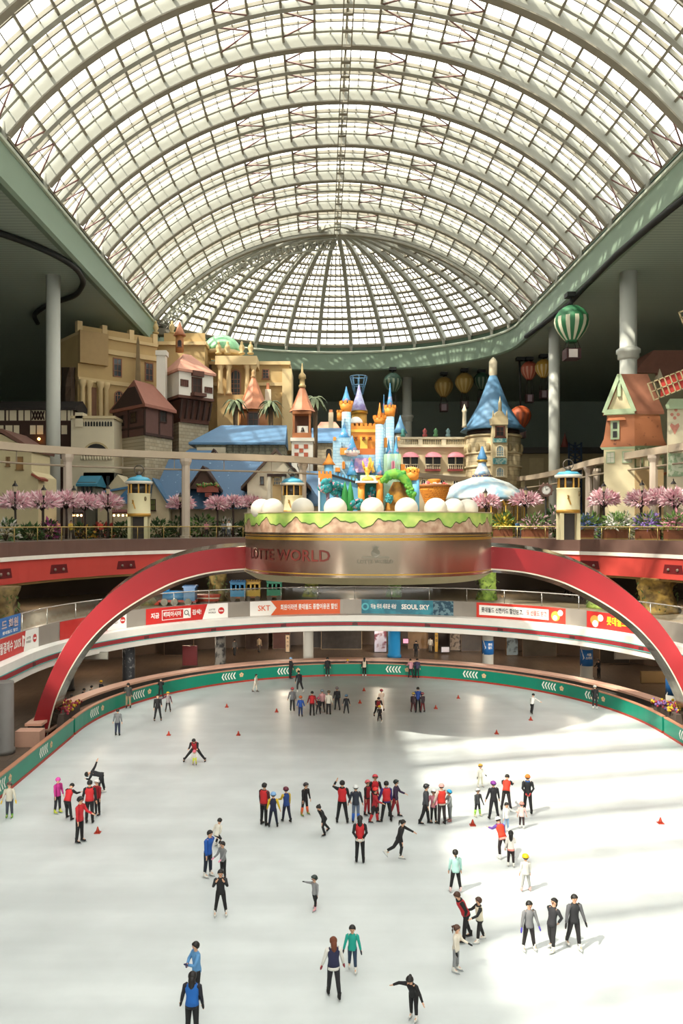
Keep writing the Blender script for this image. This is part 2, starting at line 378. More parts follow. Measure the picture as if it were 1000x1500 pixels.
for k in range(NB+1):
    y = YJ-BAY*k; m_ = MB()
    arc_strip(m_, y-.16, y+.16, -1.15, .1); 
    o = struct(m_.build('trim_%d' % (11+k), STEEL, loc=(0, 0, 0)), 'deep cream steel arch of the glass vault')
    m_ = MB(); arc_strip(m_, y-.34, y+.34, -1.27, -1.15); m_.build('flange', STEELD, o)
    m_ = MB()
    for sx in (-1, 1):
        m_.tube([(XC+sx*26.6, y, 44.3), (XC+sx*26.5, y, 43.3), (XC+sx*26.55, y, 42.4)], .28, 8)
    m_.build('bracket', STEEL, o)
for k in range(NB):
    y1 = YJ-BAY*k; y0 = y1-BAY; yn, yf = y0+.3, y1-.3
    m_ = MB(); rings = [[arc(-1+2*i/44, 0, y0), arc(-1+2*i/44, 0, y1)] for i in range(45)]
    m_.loft(rings, False, False, False); win = struct(m_.build('window_%d' % (k+1), ROOFGLASS, loc=(0, 0, 0)), 'glazed bay of the vault')
    m_ = MB()
    for f, wd, dp in ((.5, .55, -.55), (.09, .3, -.3), (.91, .3, -.3)): arc_strip(m_, y0+BAY*f-wd/2, y0+BAY*f+wd/2, dp, .02)
    m_.build('mid_arch', STEEL, win)
    m_ = MB()
    for f, wd, dp in ((.2, .16, -.3), (.4, .16, -.3), (.64, .16, -.3), (.78, .12, -.2)): arc_strip(m_, y0+BAY*f-wd/2, y0+BAY*f+wd/2, dp, .02)
    for i in range(NS+1):
        t = -1+2*i/NS; p = arc(t, -.22, y0); q = arc(t, -.22, y1); m_.bar(p, q, .2, .5, (arc(t, 1)-arc(t, 0)))
    for i in range(NS):
        t = -1+2*(i+.5)/NS; m_.bar(arc(t, -.06, y0), arc(t, -.06, y1), .08, .14, (arc(t, 1)-arc(t, 0)))
    m_.build('glazing_bar', STEELD, win)
    m_ = MB()
    for i in (0, 7, 9, 12, 14, 21):
        ta, tb = -1+2*i/NS, -1+2*(i+1)/NS
        for f0, f1 in ((.1, .48), (.52, .9)):
            ya, yb = y0+BAY*f0, y0+BAY*f1; ym = (ya+yb)/2
            if i < 11: ta, tb = tb, ta
            m_.tube([arc(ta, -.45, ya), arc(tb, -.45, ym)], .075, 5); m_.tube([arc(tb, -.45, ym), arc(ta, -.45, yb)], .075, 5)
    m_.build('diagonal_brace', BRACE, win)
# half dome
def seg(r): return sqrt(RR*RR-(A*r)**2)-(RR-RISE)
def dome(th, r, off=0.0):
    p = Vector((XC+A*r*sin(th), YJ+BD*r*cos(th), ZS+seg(r)))
    return p+Vector((A*r*sin(th), BD*r*cos(th), RR-RISE+seg(r))).normalized()*off
NSEC = 15; RHO = [.07, .15, .26, .37, .47, .56, .645, .72, .79, .86, .93, 1.0]
m_ = MB()
ths = [-pi/2+pi*i/60 for i in range(61)]
m_.loft([[dome(t, r) for t in ths] for r in [.002]+RHO], False, False, True)
dwin = struct(m_.build('window_%d' % (NB+1), ROOFGLASS, loc=(0, 0, 0)), 'glazed half dome closing the far end of the vault')
for i in range(NSEC+1):
    th = -pi/2+pi*i/NSEC; m_ = MB(); nt = Vector((cos(th), -sin(th)*.8, 0)).normalized()*.3
    rings = [[dome(th, r, -.75)-nt, dome(th, r, -.75)+nt, dome(th, r, .05)+nt, dome(th, r, .05)-nt] for r in [.05]+RHO]
    m_.loft(rings, True, True, False)
    b = dome(th, 1.0); c = Vector((XC, YJ, 0)); 
    inn = Vector((b.x-(b.x-XC)*.02, b.y-(b.y-YJ)*.02, 0))
    m_.tube([(inn.x, inn.y, 44.2), (inn.x, inn.y, 42.4)], .24, 8)
    m_.build('dome_rib', STEEL, dwin)
m_ = MB()
for r in RHO[1:]:
    m_.loft([[dome(t, r-.006, -.34), dome(t, r+.006, -.34), dome(t, r+.006, .02), dome(t, r-.006, .02)] for t in ths], True, True, False)
m_.build('dome_ring', STEELD, dwin)
m_ = MB()
for a, b in zip(RHO[1:-1], RHO[2:]):
    r = (a+b)/2; m_.loft([[dome(t, r-.004, -.1), dome(t, r+.004, -.1), dome(t, r+.004, .02), dome(t, r-.004, .02)] for t in ths], True, True, False)
for i in range(NSEC):
    for f, r0 in ((.25, .37), (.5, .26), (.75, .37)):
        th = -pi/2+pi*(i+f)/NSEC; rs = [r for r in RHO if r >= r0]
        for a, b in zip(rs[:-1], rs[1:]): m_.bar(dome(th, a, -.05), dome(th, b, -.05), .17, .16)
m_.build('glazing_bar', STEELD, dwin)
m_ = MB(); m_.loft([[(XC+r*cos(2*pi*i/32), YJ+.2+r*sin(2*pi*i/32), ZS+RISE+z) for i in range(32)] for r, z in ((2.6, -.9), (2.6, -.4), (2.1, -.4), (2.1, -.9), (2.6, -.9))], True, False, False)
m_.build('dome_hub', STEEL, dwin)
# zigzag truss along the junction arch and a ridge catwalk
root = empty('roof_gantry', arc(-1, -2, YJ-1), 'cream lattice gantry curving along the arch at the start of the half dome', 'gantry')
m_ = MB()
for off, yy in ((-1.6, YJ+.6), (-1.6, YJ+2.2), (-2.8, YJ+1.4)): m_.tube([arc(-1+i/30, off, yy) for i in range(31)], .14, 6)
m_.build('chord', STEEL, root)
m_ = MB()
for i in range(30):
    a, b, c = -1+i/30, -1+(i+.5)/30, -1+(i+1)/30
    for yy in (YJ+.6, YJ+2.2):
        m_.tube([arc(a, -1.6, yy), arc(b, -2.8, YJ+1.4)], .09, 5); m_.tube([arc(b, -2.8, YJ+1.4), arc(c, -1.6, yy)], .09, 5)
m_.build('lattice', STEEL, root)
m_ = MB(); p = arc(-1, -2.0, YJ+1)
for i in range(26):
    random.seed(i); a = Vector((random.uniform(-1.5, 1.5), random.uniform(-1.2, 1.2), random.uniform(-2.0, 1.2))); b = Vector((random.uniform(-1.5, 1.5), random.uniform(-1.2, 1.2), random.uniform(-2.0, 1.2)))
    m_.tube([p+a, p+b], .09, 5)
m_.cbox((p.x, p.y, p.z-1.6), 2.2, 1.8, .9)
m_.build('gantry_carriage', M('#6d675c', .6), root)
root = empty('ridge_catwalk', (XC, 40, 54), 'dark slim catwalk hanging along the ridge of the vault', 'catwalk')
m_ = MB()
for sx in (-.4, .4): m_.bar((XC+sx, YN, ZS+RISE-1.9), (XC+sx, YJ, ZS+RISE-1.9), .1, .14)
m_.build('rail_beam', STEELD, root)
for i in range(int((YJ-YN)/2.2)): y = YN+i*2.2; m_ = MB(); m_.bar((XC-.4, y, ZS+RISE-1.9), (XC+.4, y, ZS+RISE-1.9), .35, .1); m_.build('rung', M('#8d8676', .6), root)
for k in range(NB*3): y = YJ-BAY*k/3-1; m_ = MB(); m_.bar((XC, y, ZS+RISE-1.9), (XC, y, ZS+RISE-.1), .08, .08, (0, 1, 0)); m_.build('hanger', STEELD, root)
# green fascia below the glass and the soffit
def spring(off, n=60):
    pts = [(XC-A-off, YN+(YJ-YN)*i/14) for i in range(14)]
    pts += [(XC+(A+off)*cos(pi-pi*i/n), YJ+(BD+off)*sin(pi-pi*i/n)) for i in range(n+1)]
    pts += [(XC+A+off, YJ-(YJ-YN)*(i+1)/14) for i in range(14)]
    return pts
def sweep_spring(mb, prof, closed=True):
    cols = [spring(o) for o, z in prof]; k = len(cols[0])
    return mb.loft([[(cols[j][i][0], cols[j][i][1], prof[j][1]) for j in range(len(prof))] for i in range(k)], closed, closed, False)
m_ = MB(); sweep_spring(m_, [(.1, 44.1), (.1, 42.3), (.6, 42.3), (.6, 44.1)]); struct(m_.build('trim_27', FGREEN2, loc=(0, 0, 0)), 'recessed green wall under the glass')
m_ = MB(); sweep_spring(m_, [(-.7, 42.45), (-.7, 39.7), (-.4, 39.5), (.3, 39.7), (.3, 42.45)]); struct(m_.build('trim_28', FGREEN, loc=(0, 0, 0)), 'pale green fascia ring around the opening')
m_ = MB(); sweep_spring(m_, [(-.95, 42.4), (-1.0, 42.6), (-.8, 42.8), (-.5, 42.8), (-.4, 42.4)]); struct(m_.build('trim_29', M('#bcc4b2', .5), loc=(0, 0, 0)), 'pale round rail on top of the fascia')
inn = spring(.2); out = []
for x, y in inn:
    if y <= YJ: out.append((XC-95 if x < XC else XC+95, y))
    else:
        a = atan2(y-YJ, x-XC); k = 95; out.append((XC+k*cos(a), YJ+k*sin(a)))
def soffit_mat():
    m, t, b = _new('soffit_slats'); N, L = t.nodes, t.links
    tc = N.new('ShaderNodeTexCoord'); wv = N.new('ShaderNodeTexWave'); wv.bands_direction = 'Y'; wv.inputs['Scale'].default_value = .5; wv.inputs['Distortion'].default_value = 0
    L.new(tc.outputs['Object'], wv.inputs[0]); cr = N.new('ShaderNodeValToRGB'); cr.color_ramp.elements[0].color = lin('#8a998d'); cr.color_ramp.elements[1].color = lin('#9dac9f'); cr.color_ramp.elements[0].position = .1; cr.color_ramp.elements[1].position = .35
    L.new(wv.outputs['Fac'], cr.inputs[0]); L.new(cr.outputs[0], b.inputs['Base Color']); b.inputs['Roughness'].default_value = .7
    return m
m_ = MB(); m_.loft([[(p[0], p[1], 39.7) for p in inn], [(p[0], p[1], 39.7) for p in out]], False, False, False); m_.loft([[(p[0], p[1], 40.6) for p in inn], [(p[0], p[1], 40.6) for p in out]], False, False, False)
struct(m_.build('ceiling', soffit_mat(), loc=(0, 0, 0)), 'dark slatted soffit around the glass vault')
# columns under the soffit
COLW = M('#b9bab1', .5, 0, .05, .5)
def column(px, d, r, label, collar=None):
    p = W(px, 768, d); root = empty('column', (p.x, p.y, 12.2), label, 'column', 'tall white columns under the soffit')
    m_ = MB(); m_.lathe([(r, 0), (r, 27.5)], (p.x, p.y, 12.2), 28); m_.build('shaft', COLW, root)
    if collar:
        m_ = MB(); z = collar-12.2; m_.lathe([(r, z-.7), (r*1.25, z-.55), (r*1.25, z-.1), (r*1.4, z), (r*1.4, z+.35), (r, z+.6)], (p.x, p.y, 12.2), 28); m_.build('collar', COLW, root)
column(78, 82, .72, 'tall white column behind the cherry trees at far left')
column(920, 81, .86, 'thick white column with collar rising behind the copper roofed gable house', 31.3)
column(811.5, 103.5, .72, 'tall white column behind the lantern kiosk on the right')
column(596, 139, .85, 'distant white column with collar behind the castle towers', 32.5)
# ------------------------------------------------------------------ podium, arches, railings, signs
GOLD = M('#b8903c', .35, .6, .1); CHROME = M('#b8b2a6', .12, 1.0, .1, 3); BRONZE = M('#a89a8a', .2, .95, .1, .6); RED = M('#86151b', .38, 0, .05, .5)
PR, PYC = 8.25, 53.0
def drum_path(r, n=48):
    return [(RX-r, 77.0), (RX-r, 65.0)]+[(RX+r*cos(pi+pi*i/n), PYC+r*sin(pi+pi*i/n)) for i in range(n+1)]+[(RX+r, 65.0), (RX+r, 77.0)]
def drum_at(phi, z, r=PR): return Vector((RX+r*sin(phi), PYC-r*cos(phi), z))
root = empty('podium', (RX, PYC, 9.95), 'round bronze mirrored podium with painted rim jutting over the ice', 'podium')
def drum_part(nm, mt, r0, r1, z0, z1):
    m_ = MB(); a = drum_path(r0); b = drum_path(r1)
    m_.add([(x, y, z0) for x, y in a]+[(x, y, z1) for x, y in b], [tuple(range(len(a)))[::-1], tuple(range(len(a), 2*len(a)))])
    m_.add([(x, y, z0) for x, y in a]+[(x, y, z1) for x, y in b], [(i, (i+1) % len(a), len(a)+(i+1) % len(a), len(a)+i) for i in range(len(a))], True)
    return m_.build(nm, mt, root)
drum_part('lower_lip', M('#8d7f5c', .5, .2), 7.6, 8.35, 9.95, 10.4)
drum_part('metal_cladding', BRONZE, PR, PR, 10.4, 13.0)
drum_part('gold_stripe', GOLD, PR+.015, PR+.015, 12.55, 12.72); drum_part('gold_stripe', GOLD, PR+.015, PR+.015, 12.8, 12.86); drum_part('gold_stripe', GOLD, PR+.015, PR+.015, 10.55, 10.62)
drum_part('painted_rim', SPOT('#a07a62', '#c4a68c', 2.2, .5, .6, .15), PR+.05, PR+.05, 13.0, 14.2)
drum_part('top_plate', M('#b9a98c', .7), PR+.12, PR+.12, 14.2, 14.26)
m_ = MB(); k = 180; top = []; bot = []
for i in range(k+1):
    ph = -pi/2+pi*i/k; top.append(drum_at(ph, 14.19, PR+.065)); bot.append(drum_at(ph, 13.62+.2*sin(ph*19)+.12*sin(ph*41+1)+.06*sin(ph*83), PR+.065))
m_.loft([top, bot], False, False, False); m_.build('grass_painting', SPOT('#8fb552', '#c9d275', 1.0, .52, .6, .15), root)
m_ = MB(); bot2 = [p+Vector((0, 0, -.07)) for p in bot]; m_.loft([[drum_at(-pi/2+pi*i/k, bot[i].z, PR+.06) for i in range(k+1)], [drum_at(-pi/2+pi*i/k, bot2[i].z, PR+.06) for i in range(k+1)]], False, False, False); m_.build('rock_outline', M('#4d5a2c', .7), root)
def drum_text(txt, phi_c, z, size, mt, spread=1.0, r=PR+.03, nm='lettering'):
    vs, fs = text_mesh(txt, size, .012); m_ = MB()
    m_.add([drum_at(phi_c+v.x*spread/r, z+v.y, r) for v in vs], fs); return m_.build(nm, mt, root)
drum_text('LOTTE WORLD', radians(-43), 11.62, .95, M('#6b2f28', .4, .2), 1.08)
drum_text('LOTTE WORLD', 0, 11.35, .3, CHROME, 1.0)
m_ = MB()
def dq(u, v, o=.05): return drum_at(u/PR, 11.75+v, PR+o)
m_.add([dq(-.8, -.2), dq(-.75, -.08), dq(.75, -.08), dq(.8, -.2)], [(0, 1, 2, 3)]); 
m_.add([dq(.26*cos(t*pi/8), .1+.24*sin(t*pi/8)) for t in range(16)], [tuple(range(16))])
m_.add([dq(-.16, .34), dq(-.22, .55), dq(-.08, .45), dq(0, .6), dq(.08, .45), dq(.22, .55), dq(.16, .34)], [(0, 1, 2), (0, 2, 4, 6), (2, 3, 4), (4, 5, 6)])
m_.build('emblem', CHROME, root)
# red arches
def resample(pts, n):
    pts = [Vector(p) for p in pts]; L_ = [0]
    for a, b in zip(pts[:-1], pts[1:]): L_.append(L_[-1]+(b-a).length)
    out = []
    for i in range(n):
        t = L_[-1]*i/(n-1); j = 0
        while j < len(pts)-2 and L_[j+1] < t: j += 1
        f = (t-L_[j])/max(L_[j+1]-L_[j], 1e-9); out.append(pts[j].lerp(pts[j+1], f))
    return out
def smooth_pts(p, it=2):
    for _ in range(it): p = [p[0]]+[(p[i-1]+p[i]*2+p[i+1])/4 for i in range(1, len(p)-1)]+[p[-1]]
    return p
oo = [(372, 799), (358, 800), (320, 802), (280, 808), (240, 820), (200, 840), (160, 868), (120, 908), (92, 948), (72, 988), (56, 1028), (42, 1080)]
ii = [(372, 833), (356, 834), (330, 836), (300, 840), (256, 852), (216, 872), (180, 894), (148, 920), (120, 952), (98, 988), (80, 1028), (68, 1080)]
def arch_w(p): d = 48.7+(p[0]-50)/(358-50)*4.3; return W(p[0], p[1], d)
OW = smooth_pts(resample([arch_w(p) for p in oo], 40)); IW = smooth_pts(resample([arch_w(p) for p in ii], 40))
for side, lab in ((-1, 'shaded red arch rib sweeping from the podium down to the floor on the left'), (1, 'sunlit red arch rib sweeping from the podium down toward the right edge')):
    f = (lambda v: v.copy()) if side < 0 else (lambda v: Vector((2*RX-v.x, v.y, v.z)))
    o_, i_ = [f(p) for p in OW], [f(p) for p in IW]
    root = empty('arch_rib', o_[-1].copy(), lab, 'arch', 'red arch ribs beside the podium'); root.location.z = 0
    bk = Vector((0, 1.25, 0))
    def strip(a, b, nm, mt, fr, bkk):
        m_ = MB(); m_.loft([[p+Vector((0, fr, 0)), q+Vector((0, fr, 0)), q+Vector((0, bkk, 0)), p+Vector((0, bkk, 0))] for p, q in zip(a, b)], True, True, False); return m_.build(nm, mt, root)
    strip([p.lerp(q, .03) for p, q in zip(o_, i_)], [p.lerp(q, .96) for p, q in zip(o_, i_)], 'red_face', RED, 0, .1)
    m_ = MB(); m_.loft([[p+Vector((0, .1, 0)), q+Vector((0, .1, 0)), p.lerp(q, 1.16)+bk, p.lerp(q, -.14)+bk] for p, q in zip(o_, i_)], True, True, False); m_.build('mirror_casing', M('#857b70', .14, .95, .45, 2.5), root)
    strip([p.lerp(q, .96) for p, q in zip(o_, i_)], [p.lerp(q, 1.02) for p, q in zip(o_, i_)], 'pale_edge', M('#cfc6b4', .3, .3), .02, .12)
    m_ = MB(); c = (o_[-1]+i_[-1])/2; m_.box((c.x-.9, c.y-.2, 0), (c.x+.9, c.y+1.5, max(.05, c.z))); m_.build('footing', M('#5a2024', .5), root)
# railings
def railing(name, label, R, s0, s1, zb, zt, step, postm, r=.03, group=None, glass=True):
    root = empty(name, ring_at(R, (s0+s1)/2, zb), label, 'railing', group)
    n = int((s1-s0)/.7)+1
    m_ = MB(); m_.tube([ring_at(R, s0+(s1-s0)*i/n, zt) for i in range(n+1)], r*1.5, 6); m_.build('top_rail', postm, root)
    if glass:
        m_ = MB(); m_.loft([[ring_at(R, s0+(s1-s0)*i/n, zb+.08), ring_at(R, s0+(s1-s0)*i/n, zt-.06)] for i in range(n+1)], False, False, False); m_.build('glass_panel', CLEAR, root)
    k = int((s1-s0)/step)
    for i in range(k+1):
        p = ring_at(R, s0+(s1-s0)*i/k, zb); m_ = MB(); m_.tube([p, p+Vector((0, 0, zt-zb))], r, 6); m_.build('post', postm, root)
    return root
STL = M('#c9c6be', .25, .8)
railing('railing', 'long steel and glass railing along the second floor above the printed banners', 22.95, -70, 70, 6.45, 7.6, 3.5, STL, .035)
sl = s_for_px(DKR+.1, 356); sr = s_for_px(DKR+.1, 716)
railing('railing', 'gold railing with glass along the deck left of the podium', DKR+.1, -75, sl, 12.2, 13.28, 2.6, M('#a98f52', .35, .5), .035, 'gold deck railings')
railing('railing', 'gold railing with glass along the deck right of the podium', DKR+.1, sr, 75, 12.2, 13.28, 2.6, M('#bfa468', .35, .5), .035, 'gold deck railings')
# printed banners on the parapet
def ring_panel(root, nm, mt, R, s0, s1, z0, z1, sk0=0, sk1=0):
    m_ = MB(); n = max(2, int((s1-s0)/.5)); rows = []
    for i in range(n+1):
        f = i/n; rows.append([ring_at(R, s0+sk0+(s1+sk1-s0-sk0)*f, z0), ring_at(R, s0+(s1-s0)*f, z1)])
    m_.loft(rows, False, False, False); return m_.build(nm, mt, root)
def ring_text(root, txt, R, s, z, size, mt, bold=.01, fit=None, nm='lettering'):
    vs, fs = text_mesh(txt, size, bold); m_ = MB(); k = 1.0
    if fit:
        wd = max(v.x for v in vs)-min(v.x for v in vs); k = fit/max(wd, 1e-6)
    m_.add([ring_at(R, s+v.x*k, z+v.y) for v in vs], fs); return m_.build(nm, mt, root)
def disc(root, R, s, z, r, mt, nm='logo', hole=0, n=20):
    m_ = MB()
    if hole: m_.loft([[ring_at(R, s+q*cos(2*pi*i/n), z+q*sin(2*pi*i/n)) for i in range(n)] for q in (r, hole)], True, False, False)
    else: m_.add([ring_at(R, s+r*cos(2*pi*i/n), z+r*sin(2*pi*i/n)) for i in range(n)], [tuple(range(n))])
    return m_.build(nm, mt, root)
BR = 22.77; Z0, Z1 = 5.1, 6.43; ZM = (Z0+Z1)/2
SRED = M('#c4302c', .45, 0, .03); SORG = M('#dd5f2b', .45, 0, .05); STEAL = SPOT('#17697d', '#2f93a3', .8, .55, .4, .1); SBLUE = M('#2d6fb4', .45, 0, .04)
TW = M('#f2efe8', .5, 0, .02); TB = M('#3b3a3a', .5, 0, .02); TR = M('#c4302c', .5, 0, .02); TY = M('#eec62f', .5, 0, .02)
def banner(label, px0, px1, z0=Z0, z1=Z1, R=BR):
    s0, s1 = s_for_px(R, px0), s_for_px(R, px1)
    return empty('banner', ring_at(R, (s0+s1)/2, z0), label, 'banner', 'printed banners on the second floor parapet'), s0, s1
def small_logo(rt, s, z=ZM, h=.3):
    disc(rt, BR-.02, s+.35, z, h, SRED); ring_text(rt, 'lotte', BR-.035, s+.35, z, .2, TW); 
    for k in (-1, 1): ring_text(rt, 'LOTTE' if k > 0 else 'WORLD', BR-.02, s-.55, z+k*.13, .2, M('#9a938c', .5))
rt, s0, s1 = banner('red banner with white writing and a white end at the left edge', -40, 56)
ring_panel(rt, 'panel', SRED, BR, s0, s1, Z0, Z1); ring_panel(rt, 'white_end', TW, BR-.01, s1-1.9, s1, Z0, Z1, -.3, 0); small_logo(rt, s1-.9, ZM, .28); ring_text(rt, '월실적+월결제수 200%', BR-.02, s1-5.2, ZM, .75, TW, .015, 5.2)
m_ = MB(); m_.ball(ring_at(BR-.03, s1-2.35, ZM+.3), .13, .02, .13, 10, 6); m_.box(ring_at(BR-.03, s1-2.45, ZM-.3), ring_at(BR-.05, s1-2.25, ZM+.2)); m_.build('figure_mark', TW, rt)
rt, s0, s1 = banner('short red banner with a white end half hidden behind the left arch', 88, 186)
ring_panel(rt, 'panel', SRED, BR, s0, s1, Z0, Z1); ring_panel(rt, 'white_end', TW, BR-.01, s1-1.6, s1, Z0, Z1, -.5, 0); small_logo(rt, s1-.75, ZM, .27)
rt, s0, s1 = banner('red banner with a search box and magnifier between the left arch and the orange banner', 214, 334)
ring_panel(rt, 'panel', SRED, BR, s0, s1, Z0, Z1); ring_panel(rt, 'white_end', TW, BR-.01, s1-2.0, s1, Z0, Z1, -.5, 0); small_logo(rt, s1-1.0, ZM, .3)
ring_text(rt, '지금', BR-.02, s0+.95, ZM, .5, TW, .012, .85); ring_text(rt, '검색!', BR-.02, s0+5.15, ZM, .5, TW, .012, .9); ring_text(rt, '해피아시아', BR-.02, s0+2.7, ZM, .5, TW, .012, 1.8)
for a, b, c, d in ((1.65, 3.8, ZM+.38, ZM+.43), (1.65, 3.8, ZM-.43, ZM-.38), (1.65, 1.71, ZM-.43, ZM+.43)): ring_panel(rt, 'search_box', TW, BR-.015, s0+a, s0+b, c, d)
ring_panel(rt, 'search_button', TW, BR-.015, s0+3.8, s0+4.55, ZM-.43, ZM+.43); disc(rt, BR-.03, s0+4.12, ZM+.06, .22, TB, 'magnifier', .16); ring_panel(rt, 'magnifier', TB, BR-.03, s0+4.28, s0+4.36, ZM-.28, ZM-.08, .1, .1)
rt, s0, s1 = banner('orange banner with a white SKT arrow below the toy train', 366, 497)
ring_panel(rt, 'panel', SORG, BR, s0, s1, Z0, Z1); m_ = MB(); e = s0+2.0
m_.add([ring_at(BR-.012, s0, Z0), ring_at(BR-.012, e, Z0), ring_at(BR-.012, e+.55, ZM), ring_at(BR-.012, e, Z1), ring_at(BR-.012, s0, Z1)], [(0, 1, 2, 3, 4)]); m_.build('white_arrow', TW, rt)
ring_text(rt, 'SKT', BR-.09, s0+1.35, ZM, .7, SORG, .006); ring_text(rt, '회원이라면 롯데월드 종합이용권 할인', BR-.02, (e+.7+s1)/2, ZM, .55, TW, .015, s1-e-1.2)
rt, s0, s1 = banner('teal banner reading SEOUL SKY below the middle of the podium', 530, 664)
ring_panel(rt, 'panel', STEAL, BR, s0, s1, Z0, Z1); ring_text(rt, 'SEOUL SKY', BR-.02, s0+(s1-s0)*.585, ZM, .62, TW, .02, 2.6); ring_text(rt, '하늘 위의 새로운 세상', BR-.02, s0+(s1-s0)*.24, ZM, .5, TW, .012, 2.4)
disc(rt, BR-.02, s0+.35, ZM, .35, M('#58b6bf', .4), 'swirl', .2); ring_panel(rt, 'city_picture', SPOT('#27495c', '#6c8d97', 3, .5), BR-.015, s1-1.9, s1, Z0, Z1)
rt, s0, s1 = banner('white banner in a red frame under the right side of the podium', 698, 828)
ring_panel(rt, 'panel', M('#cf3b2f', .45), BR, s0, s1, Z0, Z1); ring_panel(rt, 'white_field', TW, BR-.012, s0+.25, s1-1.6, Z0+.22, Z1-.22); ring_text(rt, '롯데월드 신한카드 할인받고,', BR-.025, s0+2.4, ZM, .5, TB, .012, 3.9); ring_text(rt, '또 선물도 받고', BR-.025, s0+5.6, ZM, .5, M('#d8807a', .5), .012, 1.9)
disc(rt, BR-.025, s1-.95, ZM-.05, .42, M('#e9a34a', .5), 'picture_blob'); disc(rt, BR-.03, s1-.5, ZM+.25, .25, TW, 'picture_blob'); disc(rt, BR-.035, s1-1.0, ZM-.2, .22, TW, 'picture_blob')
rt, s0, s1 = banner('red banner with yellow writing passing behind the right arch', 860, 960)
ring_panel(rt, 'panel', SRED, BR, s0, s1, Z0, Z1); ring_text(rt, '롯데월드 App', BR-.02, s0+3.4, ZM, .72, TY, .02, 3.0); disc(rt, BR-.02, s0+.75, ZM-.05, .42, M('#e9a34a', .5), 'picture_blob'); disc(rt, BR-.02, s0+1.3, ZM+.2, .28, TW, 'picture_blob'); disc(rt, BR-.03, s0+.8, ZM-.3, .28, TW, 'picture_blob')
rt, s0, s1 = banner('blue banner with large pale writing on the glass railing at the left edge', -30, 30, 6.5, 7.7)
ring_panel(rt, 'panel', SBLUE, 22.8, s0, s1, 6.5, 7.7); ring_text(rt, '드 회원', 22.77, s1-1.7, 7.2, .62, M('#c9b3b0', .5), .02, 2.6); ring_text(rt, '롯데월드 할인', 22.77, s1-1.7, 6.72, .22, TW, .005, 2.4)
# columns, banners and shop fronts on the ground floor
def lower_col(px, R, r, mt, label, wrap=None):
    s = s_for_px(R, px); p = ring_at(R, s, 0); root = empty('column', p, label, 'column', 'round columns under the second floor')
    m_ = MB(); m_.lathe([(r*1.15, 0), (r*1.15, .25), (r, .3), (r, 4.2)], p, 22); m_.build('shaft', mt, root)
    if wrap:
        col, z0, z1, txt = wrap; m_ = MB(); m_.lathe([(r+.02, z0), (r+.02, z1)], p, 22); m_.build('printed_wrap', col, root)
        face = atan2(-p.y, -p.x)
        def cp(u, z, o): a = face+u/r; return Vector((p.x+(r+o)*cos(a), p.y+(r+o)*sin(a), z))
        m_ = MB(); zc = (z0+z1)/2
        m_.add([cp(-.5, z0, .03), cp(-.25, zc, .03), cp(-.5, z1, .03), cp(-.42, z1, .03), cp(-.15, zc, .03), cp(-.42, z0, .03)], [(0, 1, 4, 5), (1, 2, 3, 4)]); m_.build('chevron_marking', TW, root)
        m_ = MB()
        for j, t_ in enumerate(txt):
            vs, fs = text_mesh(t_, .26, .01); m_.add([cp(v.x*.8+.22, zc+.28-.3*j+v.y, .03) for v in vs], fs)
        m_.build('lettering', TW, root)
    return root
CW = M('#c9c5ba', .45, 0, .04)
lower_col(452, 26, .5, CW, 'plain pale column under the orange banner'); lower_col(714, 26, .52, CW, 'white column with blue wrap beneath the red framed white banner', (SBLUE, 1.3, 2.6, ['롯데', '월드']))
lower_col(858, 26, .52, CW, 'white column with blue wrap nearest the right arch', (SBLUE, 1.3, 2.7, ['서울', '스카이']))
lower_col(578, 29, .62, M('#2a86bd', .4, 0, .1), 'bright blue column below the SEOUL SKY banner'); lower_col(188, 23.2, .5, SPOT('#26262a', '#6d6a68', 3, .62), 'black patterned column below the left arch')
lower_col(322, 26, .5, SPOT('#8d8880', '#3e3c3c', 1.6, .5), 'grey column with dark picture left of the plain pale column'); lower_col(4, 21.9, .6, M('#6e6a66', .5), 'grey column at the left edge beside the rink')
lower_col(100, 27, .45, M('#4a4542', .5), 'dark column behind the foot of the left arch')
lower_col(985, 24, .5, CW, 'white column with blue wrap behind the foot of the right arch', (SBLUE, .9, 2.9, ['롯데', '월드']))
def flat_board(name, cat, px, py0, py1, wpx, d, label, mt, frame='#2b2622', txt=None, tm=None, lit=None):
    p = W(px, py1, d); h = (py1-py0)*d/FPX; ww = wpx*d/FPX; p.z = max(p.z, 0.0)
    root = empty(name, p, label, cat)
    m_ = MB(); m_.box((p.x-ww/2, p.y, p.z), (p.x+ww/2, p.y+.15, p.z+h)); m_.build('case', M(frame, .5), root)
    m_ = MB(); m_.box((p.x-ww/2+.06, p.y-.02, p.z+.06), (p.x+ww/2-.06, p.y, p.z+h-.06)); m_.build('face', mt, root)
    if txt:
        m_ = MB()
        for j, t_ in enumerate(txt):
            vs, fs = text_mesh(t_, .28, .006); m_.add([(p.x+v.x, p.y-.03, p.z+h*(.8-.22*j)+v.y) for v in vs], fs)
        m_.build('lettering', tm or TB, root)
    return root
flat_board('poster_board', 'poster', 557, 931, 966, 19, 82, 'lit portrait poster with striped picture left of the blue column', SPOT('#c9c4d4', '#7a3c46', 1.2, .55), txt=None)
flat_board('banner_stand', 'banner', 421, 936, 962, 7, 82, 'narrow beige hanging banner left of the pale column', M('#b8a184', .6), txt=['특', '가', '전'])
flat_board('banner_stand', 'banner', 639, 930, 960, 6, 82, 'yellow vertical banner right of the blue column', M('#c9993a', .6), txt=['맛', '집'])
flat_board('notice_board', 'notice', 652, 947, 956, 13, 81, 'small white notice beside the yellow vertical banner', M('#dcd9e2', .5), txt=None)
flat_board('menu_board', 'board', 670, 930, 962, 24, 83, 'wide grey brown menu board left of the blue wrapped column', SPOT('#8f8175', '#4f4640', 2.5, .55))
